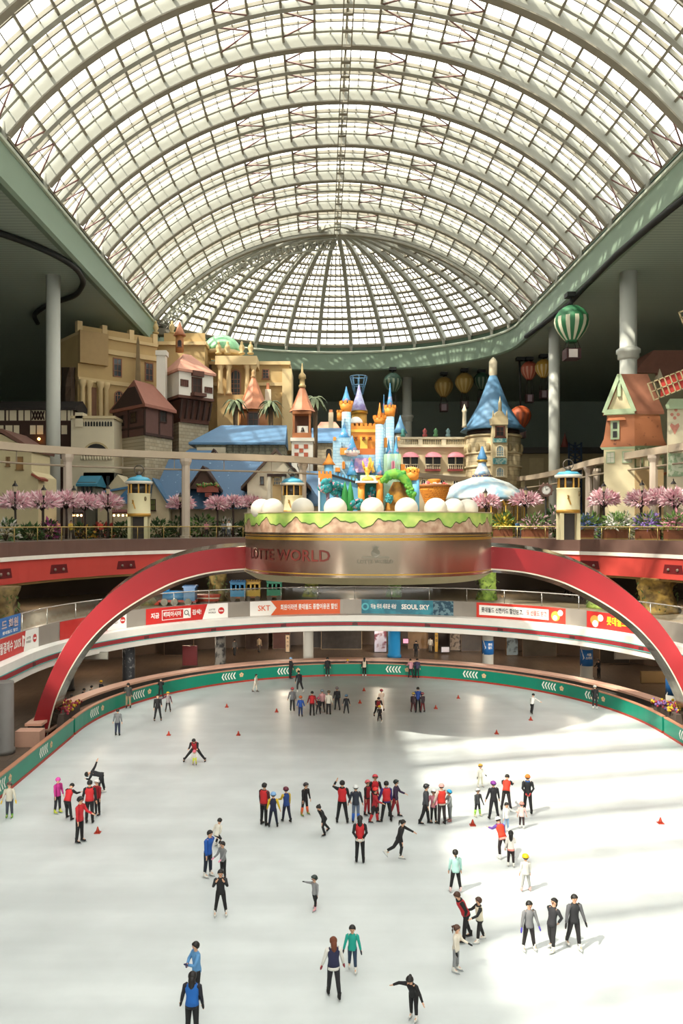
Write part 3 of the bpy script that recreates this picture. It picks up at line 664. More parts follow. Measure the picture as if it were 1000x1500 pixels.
flat_board('poster_board', 'poster', 750, 935, 968, 18, 80, 'framed grey food poster right of the blue wrapped column', SPOT('#8fa0ab', '#4f5a60', 1.5, .55), '#6b4c2c')
flat_board('shop_sign', 'sign', 594, 935, 943, 9, 82, 'small pink shop sign right of the blue column', GLOW('#e08aa0', .25))
flat_board('booth', 'booth', 278, 946, 975, 22, 74, 'dark red booth standing on the concourse left of the grey column', M('#7c1e22', .5), '#6a171b')
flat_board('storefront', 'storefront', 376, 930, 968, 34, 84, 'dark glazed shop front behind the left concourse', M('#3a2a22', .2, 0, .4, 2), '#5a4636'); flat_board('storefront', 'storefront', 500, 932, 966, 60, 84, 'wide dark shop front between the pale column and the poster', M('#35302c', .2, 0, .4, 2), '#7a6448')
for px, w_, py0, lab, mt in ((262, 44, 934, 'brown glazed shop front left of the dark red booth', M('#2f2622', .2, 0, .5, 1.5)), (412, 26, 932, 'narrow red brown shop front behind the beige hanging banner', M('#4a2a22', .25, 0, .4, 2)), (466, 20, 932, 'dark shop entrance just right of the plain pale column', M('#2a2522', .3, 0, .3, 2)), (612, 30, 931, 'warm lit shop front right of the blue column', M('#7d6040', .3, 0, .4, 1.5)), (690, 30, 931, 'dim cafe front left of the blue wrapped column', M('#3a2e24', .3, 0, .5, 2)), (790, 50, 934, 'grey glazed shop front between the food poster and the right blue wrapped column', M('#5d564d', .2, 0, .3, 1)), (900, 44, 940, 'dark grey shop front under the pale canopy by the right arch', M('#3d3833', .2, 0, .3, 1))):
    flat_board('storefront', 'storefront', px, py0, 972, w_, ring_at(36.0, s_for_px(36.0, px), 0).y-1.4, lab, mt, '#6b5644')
flat_board('shop_counter', 'counter', 958, 988, 1006, 40, 66, 'tan service counter near the foot of the right arch', M('#a58a63', .5), '#8b7352')
flat_board('shop_canopy', 'canopy', 935, 954, 966, 70, 68, 'pale canopy over the counter by the right arch', M('#a8a398', .5), '#8d897f')
flat_board('shop_canopy', 'canopy', 128, 955, 966, 60, 60, 'pale duct canopy below the left arch', M('#8f8a80', .5), '#77736a')
def downlight(R, s, z, e, label):
    p = ring_at(R, s, z); root = empty('downlight', p-Vector((0, 0, .12)), label, 'lamp', 'downlights under the floors')
    m_ = MB(); m_.lathe([(.22, -.02), (.22, -.12)], p, 14); m_.build('housing', M('#cfc8ba', .5), root)
    m_ = MB(); m_.lathe([(.17, -.14), (.17, -.12)], p, 14); m_.build('lens', GLOW('#ffd9a0', 1.8), root)
    l = bpy.data.lights.new('downlight_bulb', 'POINT'); l.energy = e; l.color = (1, .84, .64); l.shadow_soft_size = .2
    lo = bpy.data.objects.new('downlight_bulb', l); COL.objects.link(lo); lo.parent = root; lo.location = (0, 0, -.2)
for i, s in enumerate((-38, -27, -17, -7, 3, 13, 23, 34)):
    if i < 8: downlight(31, s, 4.2, 85, 'small round ceiling lamp above the concourse shops')
for i, s in enumerate((-33, -16, 0, 16, 33)): downlight(32, s, 9.2, 45, 'small round ceiling lamp in the dark second floor gallery')
# rock pillars and toy train on the second floor
def pillar(px, R, r, label, c1, c2, seed):
    p = ring_at(R, s_for_px(R, px), 6.3); root = empty('rock_pillar', p, label, 'pillar', 'rough pillars on the second floor'); rnd = random.Random(seed); m_ = MB(); rings = []
    for j in range(13):
        z = 2.9*j/12; fl = 1+.35*(abs(z-1.4)/1.4)**2.2
        rings.append([(p.x+r*fl*(1+.16*sin(3*a+z*2.2+seed)+rnd.uniform(-.07, .07))*cos(a), p.y+r*fl*(1+.16*sin(3*a+z*2.2+seed)+rnd.uniform(-.07, .07))*sin(a), 6.3+z) for a in [2*pi*i/18 for i in range(18)]])
    m_.loft(rings, True, True, True); m_.build('rock_body', SPOT(c1, c2, 1.8, .5, .8, .15), root)
    m_ = MB()
    for _ in range(70):
        a = rnd.uniform(0, 2*pi); z = rnd.uniform(.4, 2.9); b = Vector((p.x+r*1.2*cos(a), p.y+r*1.2*sin(a), 6.3+z)); t = Vector((rnd.uniform(-.2, .2), rnd.uniform(-.2, .2), rnd.uniform(-.25, -.05)))
        m_.add([b, b+t+Vector((.07, 0, 0)), b+t*1.6, b+t+Vector((-.07, 0, 0))], [(0, 1, 2, 3)])
    m_.build('ivy', M('#4d5a2e', .7, 0, .3), root)
pillar(5, 25.2, .75, 'brown stone pillar at the left edge of the second floor', '#8f7a4c', '#5d4c30', 1); pillar(212, 27, .85, 'ivy grown stone pillar behind the left arch', '#87794a', '#4c4a2c', 2); pillar(318, 26.5, .72, 'yellow brick pillar left of the blue toy carriage', '#9a8348', '#5f4f2c', 3)
pillar(455, 27.5, .6, 'small gold green pillar right of the green toy carriage', '#9a9a44', '#6d6a30', 4); pillar(578, 27.5, .6, 'pillar with green light in its colour under the middle of the podium', '#6f8f44', '#4a5e2c', 5); pillar(712, 27, .75, 'bright green draped pillar under the right edge of the podium', '#a3bd55', '#6e8a3a', 6)  # middle pillar: green light on it is painted into its colours
pillar(876, 26.5, .75, 'green draped pillar just inside the right arch', '#9fb255', '#6e8438', 7); pillar(962, 27.5, 1.25, 'thick yellow brown tree like pillar outside the right arch', '#a98a44', '#6b5530', 8)
def wheel(mb, c, r, ax=Vector((0, 1, 0)), w_=.12): mb.tube([Vector(c)-ax*w_/2, Vector(c)+ax*w_/2], r, 12)
def carriage(px, R, label, body, roofc):
    p = ring_at(R, s_for_px(R, px), 6.3); x, y = p.x, p.y; root = empty('train_carriage', p, label, 'toy train car', 'toy train standing on the second floor')
    m_ = MB(); m_.box((x-.7, y-.5, .45+6.3), (x+.7, y+.5, 1.05+6.3))
    for a, b in ((-.7, -.55), (-.25, -.12), (.12, .25), (.55, .7)): m_.box((x+a, y-.5, 7.35), (x+b, y+.5, 7.95))
    m_.box((x-.7, y-.5, 7.9), (x+.7, y+.5, 8.1)); m_.build('body', M(body, .45), root)
    m_ = MB(); m_.box((x-.69, y+.3, 7.3), (x+.69, y+.34, 7.9)); m_.build('dark_interior', M('#241d18', .7), root)
    m_ = MB(); m_.box((x-.76, y-.6, 8.1), (x+.76, y+.6, 8.2))
    for i in range(6): m_.ball((x-.6+.24*i, y, 8.22), .12, .5, .1, 8, 4)
    m_.build('roof', M(roofc, .5), root)
    m_ = MB(); m_.box((x-.72, y-.53, 6.62), (x+.72, y+.53, 6.78)); m_.build('chassis', M('#8a4a2a', .5), root)
    for sx in (-.45, .45):
        for sy in (-.5, .5):
            m_ = MB(); wheel(m_, (x+sx, y+sy, 6.56), .26); m_.build('wheel', M('#5b4d42', .5), root)
carriage(348, 24.6, 'blue toy train carriage nearest the yellow brick pillar', '#2f7fae', '#265f86'); carriage(370, 24.5, 'yellow toy train carriage between the blue and green ones', '#c49a2e', '#8f6d2a'); carriage(402, 24.4, 'green toy train carriage last in the row', '#35906f', '#2c6f58')
p = ring_at(24.6, s_for_px(24.6, 262), 6.3); x, y = p.x, p.y; root = empty('toy_locomotive', p, 'blue toy steam locomotive with funnel left of the carriages', 'toy train')
m_ = MB(); m_.tube([(x-1.4, y, 7.1), (x+.7, y, 7.1)], .5, 16); m_.build('boiler', M('#2d6d9a', .4), root)
m_ = MB(); m_.box((x+.5, y-.6, 6.7), (x+1.5, y+.6, 7.9)); m_.box((x+.4, y-.7, 7.9), (x+1.6, y+.7, 8.05)); m_.build('cab', M('#2a5f8c', .4), root)
m_ = MB(); m_.lathe([(.16, .4), (.18, .9), (.32, 1.15), (.34, 1.3)], (x-1.0, y, 7.0), 14); m_.build('funnel', M('#2b7fb2', .4), root)
m_ = MB(); m_.box((x-1.7, y-.55, 6.6), (x+1.6, y+.55, 6.8)); m_.prism([(x-1.7, y-.5, 6.35), (x-2.2, y-.3, 6.35), (x-1.7, y-.5, 6.8)], (0, 1, 0)); m_.build('frame', M('#a63a2c', .5), root)
for sx in (-1.2, -.3, .9):
    for sy in (-.6, .6): m_ = MB(); wheel(m_, (x+sx, y+sy, 6.62), .32); m_.build('wheel', M('#7d7468', .5), root)
p = ring_at(24.6, s_for_px(24.6, 302), 6.3); x, y = p.x, p.y; root = empty('toy_boat_ride', p, 'low red toy ride car between locomotive and blue carriage', 'ride car')
m_ = MB(); m_.loft([[(x+a*1.1, y-.5*b, 6.5), (x+a*1.1, y+.5*b, 6.5), (x+a*1.3, y+.6*b, 7.1), (x+a*1.3, y-.6*b, 7.1)] for a, b in ((-1, .6), (-.5, 1), (.5, 1), (1, .6))], True, True, False); m_.build('hull', M('#a83a28', .5), root)
m_ = MB(); m_.box((x-1.2, y-.62, 6.75), (x+1.2, y+.62, 6.85)); m_.build('stripe', M('#c9bfae', .5), root); m_ = MB(); m_.box((x-.9, y-.45, 6.3), (x+.9, y+.45, 6.5)); m_.build('base', M('#4a2c22', .5), root)
# ------------------------------------------------------------------ themed buildings
ZD = 12.2
WOOD = M('#5a382c', .7, 0, .2, 2); WOODD = M('#3a261f', .8, 0, .2, 2); MAROON = M('#8d5a4a', .7, 0, .12, 1); COPPER = M('#b0714f', .55, 0, .2, 1.2); TERRA = M('#b98570', .7, 0, .2, 1)
SAND = M('#b59a6a', .8, 0, .14, .4); SANDL = M('#c9b184', .8, 0, .1, .5); CREAM = M('#d8cbaf', .8, 0, .08, .6); WHITEW = M('#d9d2c5', .8, 0, .07, .8)
BLUER = SPOT('#3d5c79', '#86a2b6', 2.6, .72, .6, .03); BLUEP = M('#41627e', .6, 0, .15, 1.2); TEAL = M('#3b7c94', .5, 0, .15); STONE = BRICK('#b5a88f', '#a4967c', '#857a66', .9, .42, .03); STONEG = BRICK('#8f8c78', '#827f6c', '#5f5c4e', .9, .42, .03)
DARK = M('#1e1b19', .4); PANE = M('#3c4347', .15, 0, .3, 3); BROWNP = M('#4a2f26', .5); GREENT = M('#a9bb98', .7, 0, .08)
class Bld:
    def __init__(s, name, px, d, label, cat, group=None, zb=ZD):
        s.d = d; p = W(px, 768, d); p.z = zb; s.zb = zb; s.root = empty(name, p, label, cat, group)
    def x(s, px, o=0): return (px-PX)*(s.d+o)/FPX
    def z(s, py, o=0): return s.zb if py >= 760 and s.zb < 13 else max(s.zb, CZ-(py-PY)*(s.d+o)/FPX)
    def p(s, px, py, o=0): return Vector((s.x(px, o), s.d+o, s.z(py, o)))
    def bx(s, mb, x0, x1, y0, y1, o0, o1): return mb.box((s.x(x0, o0), s.d+o0, s.z(y1, o0)), (s.x(x1, o0), s.d+o1, s.z(y0, o0)))
    def put(s, nm, mt, x0, x1, y0, y1, o0, o1, par=None):
        m = MB(); s.bx(m, x0, x1, y0, y1, o0, o1); return m.build(nm, mt, par or s.root)
    def mesh(s, nm, mt, f, par=None):
        m = MB(); f(m); return m.build(nm, mt, par or s.root)
    def win(s, x0, x1, y0, y1, o, frame=BROWNP, pane=PANE, arch=False, cols=2, rows=3, sill=True):
        a, b, c, e, y = s.x(x0, o), s.x(x1, o), s.z(y1, o), s.z(y0, o), s.d+o; t = max(.06, (b-a)*.12); m = MB(); cx, r = (a+b)/2, (b-a)/2
        if arch:
            n = 10; top = e-r; outer = [(a, c)]+[(cx-r*cos(pi*i/n), top+r*sin(pi*i/n)) for i in range(n+1)]+[(b, c)]; k = (r-t)/r
            inn = [(a+t, c)]+[(cx-r*k*cos(pi*i/n), top+r*k*sin(pi*i/n)) for i in range(n+1)]+[(b-t, c)]
            m.loft([[(u, y-.12, v), (u2, y-.12, v2), (u2, y+.05, v2), (u, y+.05, v)] for (u, v), (u2, v2) in zip(outer, inn)], True, True, False)
        else:
            for q in ((a, b, c, c+t), (a, b, e-t, e), (a, a+t, c, e), (b-t, b, c, e)): m.box((q[0], y-.12, q[2]), (q[1], y+.05, q[3]))
            top = e
        for i in range(1, cols): u = a+(b-a)*i/cols; m.box((u-.03, y-.08, c), (u+.03, y, e-.05))
        for i in range(1, rows): v = c+(top-c)*i/rows; m.box((a, y-.08, v-.03), (b, y, v+.03))
        if sill: m.box((a-t, y-.22, c-t), (b+t, y, c))
        f = m.build('window', frame, s.root); m = MB()
        if arch: m.prism([(u, y-.03, v) for u, v in inn], (0, .04, 0))
        else: m.box((a+t*.5, y-.03, c+t*.5), (b-t*.5, y+.01, e-t*.5))
        m.build('pane', pane, f); return f
    def ridge_x(s, mb, xl, xr, ye, yr, o0, depth, hip_l=0, hip_r=0, th=.25):
        y0, ym, y1 = s.d+o0, s.d+o0+depth/2, s.d+o0+depth; ze = s.z(ye, o0); zr = s.z(yr, o0+depth/2)
        a, b = s.x(xl, o0), s.x(xr, o0); ra, rb = a+hip_l, b-hip_r
        return mb.add([(a, y0, ze), (b, y0, ze), (rb, ym, zr), (ra, ym, zr), (a, y1, ze), (b, y1, ze), (a, y0, ze-th), (b, y0, ze-th), (a, y1, ze-th), (b, y1, ze-th)],
                      [(0, 1, 2, 3), (5, 4, 3, 2), (0, 3, 4), (1, 5, 2), (0, 6, 7, 1), (4, 5, 9, 8), (0, 4, 8, 6), (1, 7, 9, 5), (6, 8, 9, 7)], False)
    def gable(s, mb, xl, xr, ye, xa, ya, o0, depth, th=.3, over=.3):
        """pitched roof whose gable end faces the viewer: two sloping slabs"""
        A, B, T = s.p(xl, ye, o0), s.p(xr, ye, o0), s.p(xa, ya, o0); o = Vector((0, depth, 0)); f = Vector((0, -over, 0)); dn = Vector((0, 0, -th))
        for P in (A, B): mb.prism([P+f, T+f, T+f+dn, P+f+dn], o-f)
        return mb
    def cone(s, mb, px, ya, yb, wpx, o=0, n=20, flare=1.0):
        c = s.p(px, yb, o); h = s.z(ya, o)-s.z(yb, o); r = wpx/2*(s.d+o)/FPX
        return mb.lathe([(r, 0), (r*.62*flare, h*.3), (r*.3*flare, h*.65), (.02, h)], c, n)
    def cyl(s, mb, px, y0, y1, wpx, o=0, n=20, w2=None):
        c = s.p(px, y1, o); h = s.z(y0, o)-s.z(y1, o); r = wpx/2*(s.d+o)/FPX; r2 = (w2 or wpx)/2*(s.d+o)/FPX
        return mb.lathe([(r, 0), (r2, h)], c, n)
    def merlons(s, mb, px, y0, y1, wpx, k=8, o=0):
        c = s.p(px, y1, o); h = s.z(y0, o)-s.z(y1, o); r = wpx/2*(s.d+o)/FPX
        for i in range(k):
            a = 2*pi*(i+.5)/k; u, v = cos(a), sin(a); q = r*pi/k*.55
            mb.prism([(c.x+r*u*e-v*g*q, c.y+r*v*e+u*g*q, c.z) for e, g in ((.8, -1), (1.02, -1), (1.02, 1), (.8, 1))], (0, 0, h))
        return mb
def oblique(b, L, N, R, ze, zb, mt, nm='walls'):
    """block seen by its corner: L, N, R are (px, depth) of left, near and right corners"""
    q = [W(L[0], 768, L[1]), W(N[0], 768, N[1]), W(R[0], 768, R[1])]; q.append(q[0]+q[2]-q[1])
    m = MB(); m.prism([(p.x, p.y, zb) for p in q], (0, 0, ze-zb)); m.build(nm, mt, b.root); return q
def grow(q, k): c = (q[0]+q[1]+q[2]+q[3])/4; return [c+(p-c)*k for p in q]
def face_pt(P, Q, u, z, out=0.0):
    v = P.lerp(Q, u); n = Vector((Q.y-P.y, -(Q.x-P.x), 0)).normalized(); return Vector((v.x, v.y, z))+n*out
def face_rect(mb, P, Q, u0, u1, z0, z1, out=.06, back=.1):
    a = [face_pt(P, Q, u0, z0, out), face_pt(P, Q, u1, z0, out), face_pt(P, Q, u1, z1, out), face_pt(P, Q, u0, z1, out)]
    n = Vector((Q.y-P.y, -(Q.x-P.x), 0)).normalized(); return mb.prism(a, -n*(out+back))
def face_win(b, P, Q, u0, u1, z0, z1, frame=BROWNP, pane=PANE, cols=2, rows=2):
    m = MB(); t = .1*(u1-u0); tz = t*(Q-P).length
    for r in ((u0, u1, z0, z0+tz), (u0, u1, z1-tz, z1), (u0, u0+t, z0, z1), (u1-t, u1, z0, z1)): face_rect(m, P, Q, *r, .12)
    for i in range(1, cols): u = u0+(u1-u0)*i/cols; face_rect(m, P, Q, u-t*.2, u+t*.2, z0, z1, .09)
    for i in range(1, rows): z = z0+(z1-z0)*i/rows; face_rect(m, P, Q, u0, u1, z-tz*.2, z+tz*.2, .09)
    f = m.build('window', frame, b.root); m = MB(); face_rect(m, P, Q, u0+t*.5, u1-t*.5, z0+tz*.5, z1-tz*.5, .05, .03); m.build('pane', pane, f)
def hz(py, d): return CZ-(py-PY)*d/FPX

# --- sandstone palace
b = Bld('palace', 260, 104, 'sandstone palace with columns, arched windows and green dome at upper left', 'palace')
q = oblique(b, (112, 96), (112.01, 96), (232, 103), 37.9, ZD, SAND, 'wing_wall') if False else None
P, Q = W(114, 768, 96), W(230, 768, 103); P.z = Q.z = 0
def slab(nm, mt, P, Q, u0, u1, z0, z1, out, back): m = MB(); face_rect(m, P, Q, u0, u1, z0, z1, out, back); return m.build(nm, mt, b.root)
slab('wing_wall', SAND, P, Q, 0, 1, ZD, 37.0, 0, 6)
slab('attic_block', M('#a58a60', .8, 0, .1), P, Q, 0, .34, 33.4, 37.4, .7, 0)
slab('cornice', SANDL, P, Q, 0, 1, 36.9, 37.3, .3, 6.2); slab('parapet', SAND, P, Q, 0, 1, 37.3, 38.1, .05, .5); slab('cornice', SANDL, P, Q, .3, 1, 35.0, 35.6, .35, .1); slab('string_course', SANDL, P, Q, 0, 1, 31.2, 31.7, .25, .1); slab('string_course', SANDL, P, Q, 0, 1, 24.6, 25.0, .5, .1)
for u in (.02, .32, .66, .97): slab('parapet_pier', SANDL, P, Q, u-.03, u+.03, 37.3, 38.6, .15, .6)
for u in (.035, .115, .25, .32):
    c = face_pt(P, Q, u, 25.0, .55); m = MB(); m.lathe([(.42, 0), (.36, .3), (.3, .5), (.27, 5.4), (.45, 5.8), (.5, 6.3)], c, 12); m.build('column', SANDL, b.root)
slab('niche', M('#7d5a45', .8), P, Q, .15, .22, 25, 30.6, .1, .1)
for u in (.48, .89): face_win(b, P, Q, u-.055, u+.055, 32.3, 34.7, M('#8d5f48', .6), PANE, 2, 3)
def arch_on(P, Q, u, w_, z0, z1, frame, pane):
    n = 10; L_ = (Q-P).length; r = w_/2; zt = z1-r*L_; m = MB()
    o_ = [(u-r, z0)]+[(u-r*cos(pi*i/n), zt+r*L_*sin(pi*i/n)) for i in range(n+1)]+[(u+r, z0)]; i_ = [(u+(a-u)*.78, zt+(z-zt)*.78 if z > zt else z) for a, z in o_]
    m.loft([[face_pt(P, Q, a, z, .12), face_pt(P, Q, a2, z2, .12), face_pt(P, Q, a2, z2, -.05), face_pt(P, Q, a, z, -.05)] for (a, z), (a2, z2) in zip(o_, i_)], True, True, False)
    for k in (-.33, .33): face_rect(m, P, Q, u+k*r-.004, u+k*r+.004, z0, z1-.3, .09)
    for k in range(1, 5): zz = z0+(zt-z0)*k/4; face_rect(m, P, Q, u-r*.8, u+r*.8, zz-.04, zz+.04, .09)
    f = m.build('window', frame, b.root); m = MB(); m.prism([face_pt(P, Q, a, z, .04) for a, z in i_], (face_pt(P, Q, 0, 0, 0)-face_pt(P, Q, 0, 0, .05))); m.build('pane', pane, f)
arch_on(P, Q, .5, .12, 25.2, 30.6, M('#9a6d52', .6), PANE); arch_on(P, Q, .9, .1, 26, 30.0, M('#9a6d52', .6), PANE)
face_win(b, P, Q, .2, .32, 20.6, 23.6, M('#5f4a35', .6), PANE, 4, 4); slab('window_hood', SANDL, P, Q, .12, .38, 24.0, 24.4, .5, .1)
m = MB(); c = face_pt(P, Q, .7, 24, 1.0); m.loft([[c+Vector((sx*(.55-.03*i), sy*(.5-.03*i), i*1.0)) for sx, sy in ((-1, -1), (1, -1), (1, 1), (-1, 1))] for i in range(14)]+[[c+Vector((0, 0, 13.8))]*4], True, True, False); m.build('obelisk', M('#8a7657', .9, 0, .3, 1, .5), b.root)
# middle and right wings
b.d = 106; m = MB(); b.bx(m, 226, 300, 503, 640, 0, 6); b.bx(m, 290, 424, 533, 660, 4, 10); m.build('wing_wall', SAND, b.root)
for x0, x1, y0, o in ((224, 302, 500, -.4), (289, 425, 529, 3.6)): b.put('cornice', SANDL, x0, x1, y0, y0+5, o, o+6)
b.put('parapet', SAND, 240, 300, 488, 503, .3, .9); b.put('string_course', SANDL, 289, 425, 560, 565, 3.6, 4.2); b.put('corner_pier', SANDL, 413, 427, 540, 660, 3.3, 9)
b.put('bay_wall', M('#b0915f', .8, 0, .1), 318, 372, 536, 640, 1.5, 4.2); b.put('bay_entablature', SANDL, 315, 376, 521, 534, -.4, 4); b.put('bay_base', SAND, 318, 374, 578, 650, .2, 4)
for px in (323, 335, 362, 371):
    m = MB(); c = b.p(px, 578, .2); m.lathe([(.5, 0), (.42, .3), (.34, .5), (.31, 3.4), (.5, 3.8), (.55, 4.2)], c, 12); m.build('column', SANDL, b.root)
b.win(337, 353, 541, 582, 1.45, M('#9a6d52', .6), PANE, True, 3, 5); b.win(384, 394, 541, 555, 3.95, M('#8d5f48', .6), PANE, False, 2, 3); b.win(300, 310, 529, 540, 3.9, M('#6d4a35', .6), PANE)
m = MB(); c = b.p(325, 517, 5); m.lathe([(2.75*cos(a), 2.5*sin(a)) for a in [pi/2*i/8 for i in range(8)]]+[(.12, 2.5), (.1, 3.0), (.02, 3.1)], c, 28); m.build('green_dome', SPOT('#6fae7c', '#97c79c', .9, .5, .5, .15), b.root)
m = MB(); m.lathe([(2.9, -.5), (2.9, 0), (2.75, .05)], c, 28); m.build('dome_drum', SANDL, b.root)
for px, py in ((320, 519), (333, 519), (354, 519), (367, 519), (228, 489), (252, 489)):
    m = MB(); c = b.p(px, py, .3 if px > 300 else .6); m.lathe([(.4, 0), (.45, .2), (.2, .35), (.42, .8), (.3, 1.2), (.14, 1.4), (.2, 1.6), (.03, 1.8)], c, 10); m.build('statue', M('#b8a070', .6), b.root)
m = MB(); b.cyl(m, 297, 498, 530, 9, 2, 4); b.cone(m, 297, 490, 498, 11, 2, 4); m.build('chimney_stack', M('#b49b83', .8), b.root)
# --- rock cliff
b = Bld('rock_cliff', 98, 95, 'dark brown rock face left of the sandstone palace', 'rock')
m = MB(); rnd = random.Random(4); rings = []
for j in range(9):
    y = 650-j*14; rings.append([b.p(100+(13-j*.5)*cos(a)+rnd.uniform(-1.5, 1.5), y, 2+2*sin(a)+rnd.uniform(-.4, .4)) for a in [2*pi*i/10 for i in range(10)]])
m.loft([[Vector((p.x, p.y, ZD)) for p in rings[0]]]+rings, True, True, False); m.build('rock_body', M('#453528', .9, 0, .35, .8, .6), b.root)
# --- half timbered gallery
b = Bld('timbered_gallery', 50, 92, 'long black and white half timbered gallery behind the tall white column at left', 'building')
b.put('timber_frame', WOODD, -40, 108, 596, 760, 0, 5); m = MB(); b.ridge_x(m, -42, 110, 597, 588, -.5, 6); m.build('roof', M('#2e2825', .8), b.root)
k = 0
for y0, y1, xs in ((600, 616, [(-30, -22), (-18, -8), (-4, 6), (9, 12), (14, 24), (27, 34), (36, 44), (66+23, 97), (99, 103), (104, 107)]), (623, 636, [(-20, -10), (-5, 5), (8, 18), (20, 28), (44, 52), (54, 63), (90, 98)]), (672, 684, [(40, 46), (49, 54), (57, 65), (88, 95)])):
    for a, c in xs: b.put('plaster_panel', CREAM, a, c, y0, y1, -.06, .1)
m = MB()
for i in range(4):
    x0 = 47+i*4.4
    for s_ in (0, 1): m.bar(b.p(x0, 602 if s_ else 615, -.12), b.p(x0+4.4, 615 if s_ else 602, -.12), .14, .12, (0, 1, 0))
m.build('cross_brace', WOODD, b.root); b.put('plaster_panel', CREAM, 46, 66, 601, 616, -.05, .1)
for x in (57, 61): 
    m = MB(); m.ball(b.p(x, 643 if x == 57 else 692, -.5), .16); m.build('lantern', GLOW('#ffb050', 5), b.root)
# --- cream wall with arch
b = Bld('arch_gatehouse', 135, 90, 'cream gatehouse wall with dark round arch left of the brown timber house', 'building')
b.put('wall', CREAM, 104, 167, 612, 770, 0, 4); b.put('corner_pier', CREAM, 110, 121, 604, 625, -.3, 1.5); b.put('cornice', M('#cbb993', .8), 103, 168, 609, 613, -.3, 4.2)
m = MB(); c = b.p(141, 668, -.04); n = 12; r = 18*90/FPX
m.prism([(c.x+r*cos(pi*i/n), c.y, c.z+r*sin(pi*i/n)) for i in range(n+1)], (0, .3, 0)); m.build('arch_opening', DARK, b.root)
m = MB(); m.loft([[(c.x+a*r*cos(pi*i/n), y, c.z+a*r*sin(pi*i/n)) for a, y in ((1, c.y-.1), (1.15, c.y-.1), (1.15, c.y+.1), (1, c.y+.1))] for i in range(n+1)], True, True, False); m.build('arch_ring', M('#b7a37c', .8), b.root)
m = MB()
for i in range(11): c = b.p(121.5+i*4.1, 620, -.05); m.prism([(c.x-.11, c.y, c.z-.35), (c.x+.11, c.y, c.z-.35), (c.x+.11, c.y, c.z+.1), (c.x, c.y, c.z+.25), (c.x-.11, c.y, c.z+.1)], (0, .2, 0))
m.build('blind_arcade', DARK, b.root); m = MB()
for i in range(12): c = b.p(120+i*4, 668, -.1); m.lathe([(.08, 0), (.14, .25), (.06, .5), (.1, .7)], (c.x, c.y-.2, c.z-.5), 6)
m.build('balustrade', CREAM, b.root)
# --- brown timber house
b = Bld('timber_house', 212, 90, 'dark brown timber house with maroon roof in front of the palace', 'house')
q = oblique(b, (166, 95), (212, 90), (253, 95), hz(590, 90), hz(637, 90), M('#5e4038', .75, 0, .12, 1.5), 'timber_walls'); q2 = oblique(b, (167, 95), (212, 90.3), (252, 95), hz(637, 90), ZD, STONE, 'stone_base')
g = grow(q, 1.13); zr = hz(553, 92); ze = hz(592, 90); R1 = (g[0]+g[1])/2; R2 = (g[3]+g[2])/2; R1, R2 = R1.lerp(R2, .22), R2.lerp(R1, .18)
m = MB(); V = [(p.x, p.y, ze) for p in g]+[(R1.x, R1.y, zr), (R2.x, R2.y, zr)]+[(p.x, p.y, ze-.35) for p in g]
M1 = (g[0]+g[1])/2; m.add(V, [(1, 2, 5, 4), (3, 0, 4, 5), (2, 3, 5), (0, 1, 7, 6), (1, 2, 8, 7), (2, 3, 9, 8), (3, 0, 6, 9), (6, 7, 8, 9), (0, 1, 4)]); m.build('roof', MAROON, b.root)
zz = hz(612, 90); m = MB(); gm = (q[0]+q[1])/2; tz = zr-(zr-ze)*.3
m.prism([face_pt(g[0], g[1], .06, ze, .02), face_pt(g[0], g[1], .94, ze, .02), face_pt(g[0], g[1], .6, tz, -.6), face_pt(g[0], g[1], .4, tz, -.6)], (0, .4, 0)); m.build('gable_boards', WOODD, b.root)
face_win(b, q[0], q[1], .2, .36, hz(622, 92), hz(606, 92), WOODD, DARK); face_win(b, q[0], q[1], .56, .76, hz(619, 91), hz(602, 91), WOODD, M('#4a3a24', .3, 0, .5, 6)); face_win(b, q[1], q[2], .5, .76, hz(617, 92), hz(600, 92), WOODD, DARK)
m = MB()
for u in (.0, .5, 1.0):
    face_rect(m, q[0], q[1], max(0, u-.02), min(1, u+.02), hz(637, 90), ze, .08); face_rect(m, q[1], q[2], max(0, u-.02), min(1, u+.02), hz(637, 90), ze, .08)
face_rect(m, q[0], q[1], 0, 1, hz(626, 90), hz(623, 90), .1); face_rect(m, q[1], q[2], 0, 1, hz(637, 90), hz(633, 90), .1); m.build('timber_posts', WOODD, b.root)
# --- white chalet
b = Bld('chalet', 280, 97, 'white chalet on brown timber brackets with chimney and pink tiled roof', 'house')
q = oblique(b, (238, 101), (262, 96.5), (312, 100), hz(538, 97), hz(581, 97), WHITEW, 'white_walls')
oblique(b, (246, 101), (264, 97.5), (306, 100.5), hz(581, 97), hz(617, 97), WOOD, 'timber_skirt'); oblique(b, (246, 101.5), (262, 97.6), (305, 101), hz(617, 97), ZD, STONE, 'stone_base')
g = grow(q, 1.12); ze = hz(541, 97); zr = hz(513, 98); c = (q[0]+q[1]+q[2]+q[3])/4; a1, a2 = c.lerp(q[1].lerp(q[0], .5), .25), c.lerp(q[2].lerp(q[3], .5), .2)
m = MB(); m.add([(p.x, p.y, ze) for p in g]+[(a1.x, a1.y, zr), (a2.x, a2.y, zr)]+[(p.x, p.y, ze-.3) for p in g], [(1, 2, 5, 4), (3, 0, 4, 5), (2, 3, 5), (0, 1, 4), (0, 1, 7, 6), (1, 2, 8, 7), (2, 3, 9, 8), (3, 0, 6, 9), (6, 7, 8, 9)]); m.build('roof', TERRA, b.root)
g2 = grow(q, 1.04); m = MB(); m.prism([(p.x, p.y, hz(583, 97)) for p in g2], (0, 0, .35)); m.prism([(p.x, p.y, hz(543, 97)) for p in g2], (0, 0, .3)); m.build('timber_band', WOOD, b.root)
m = MB()
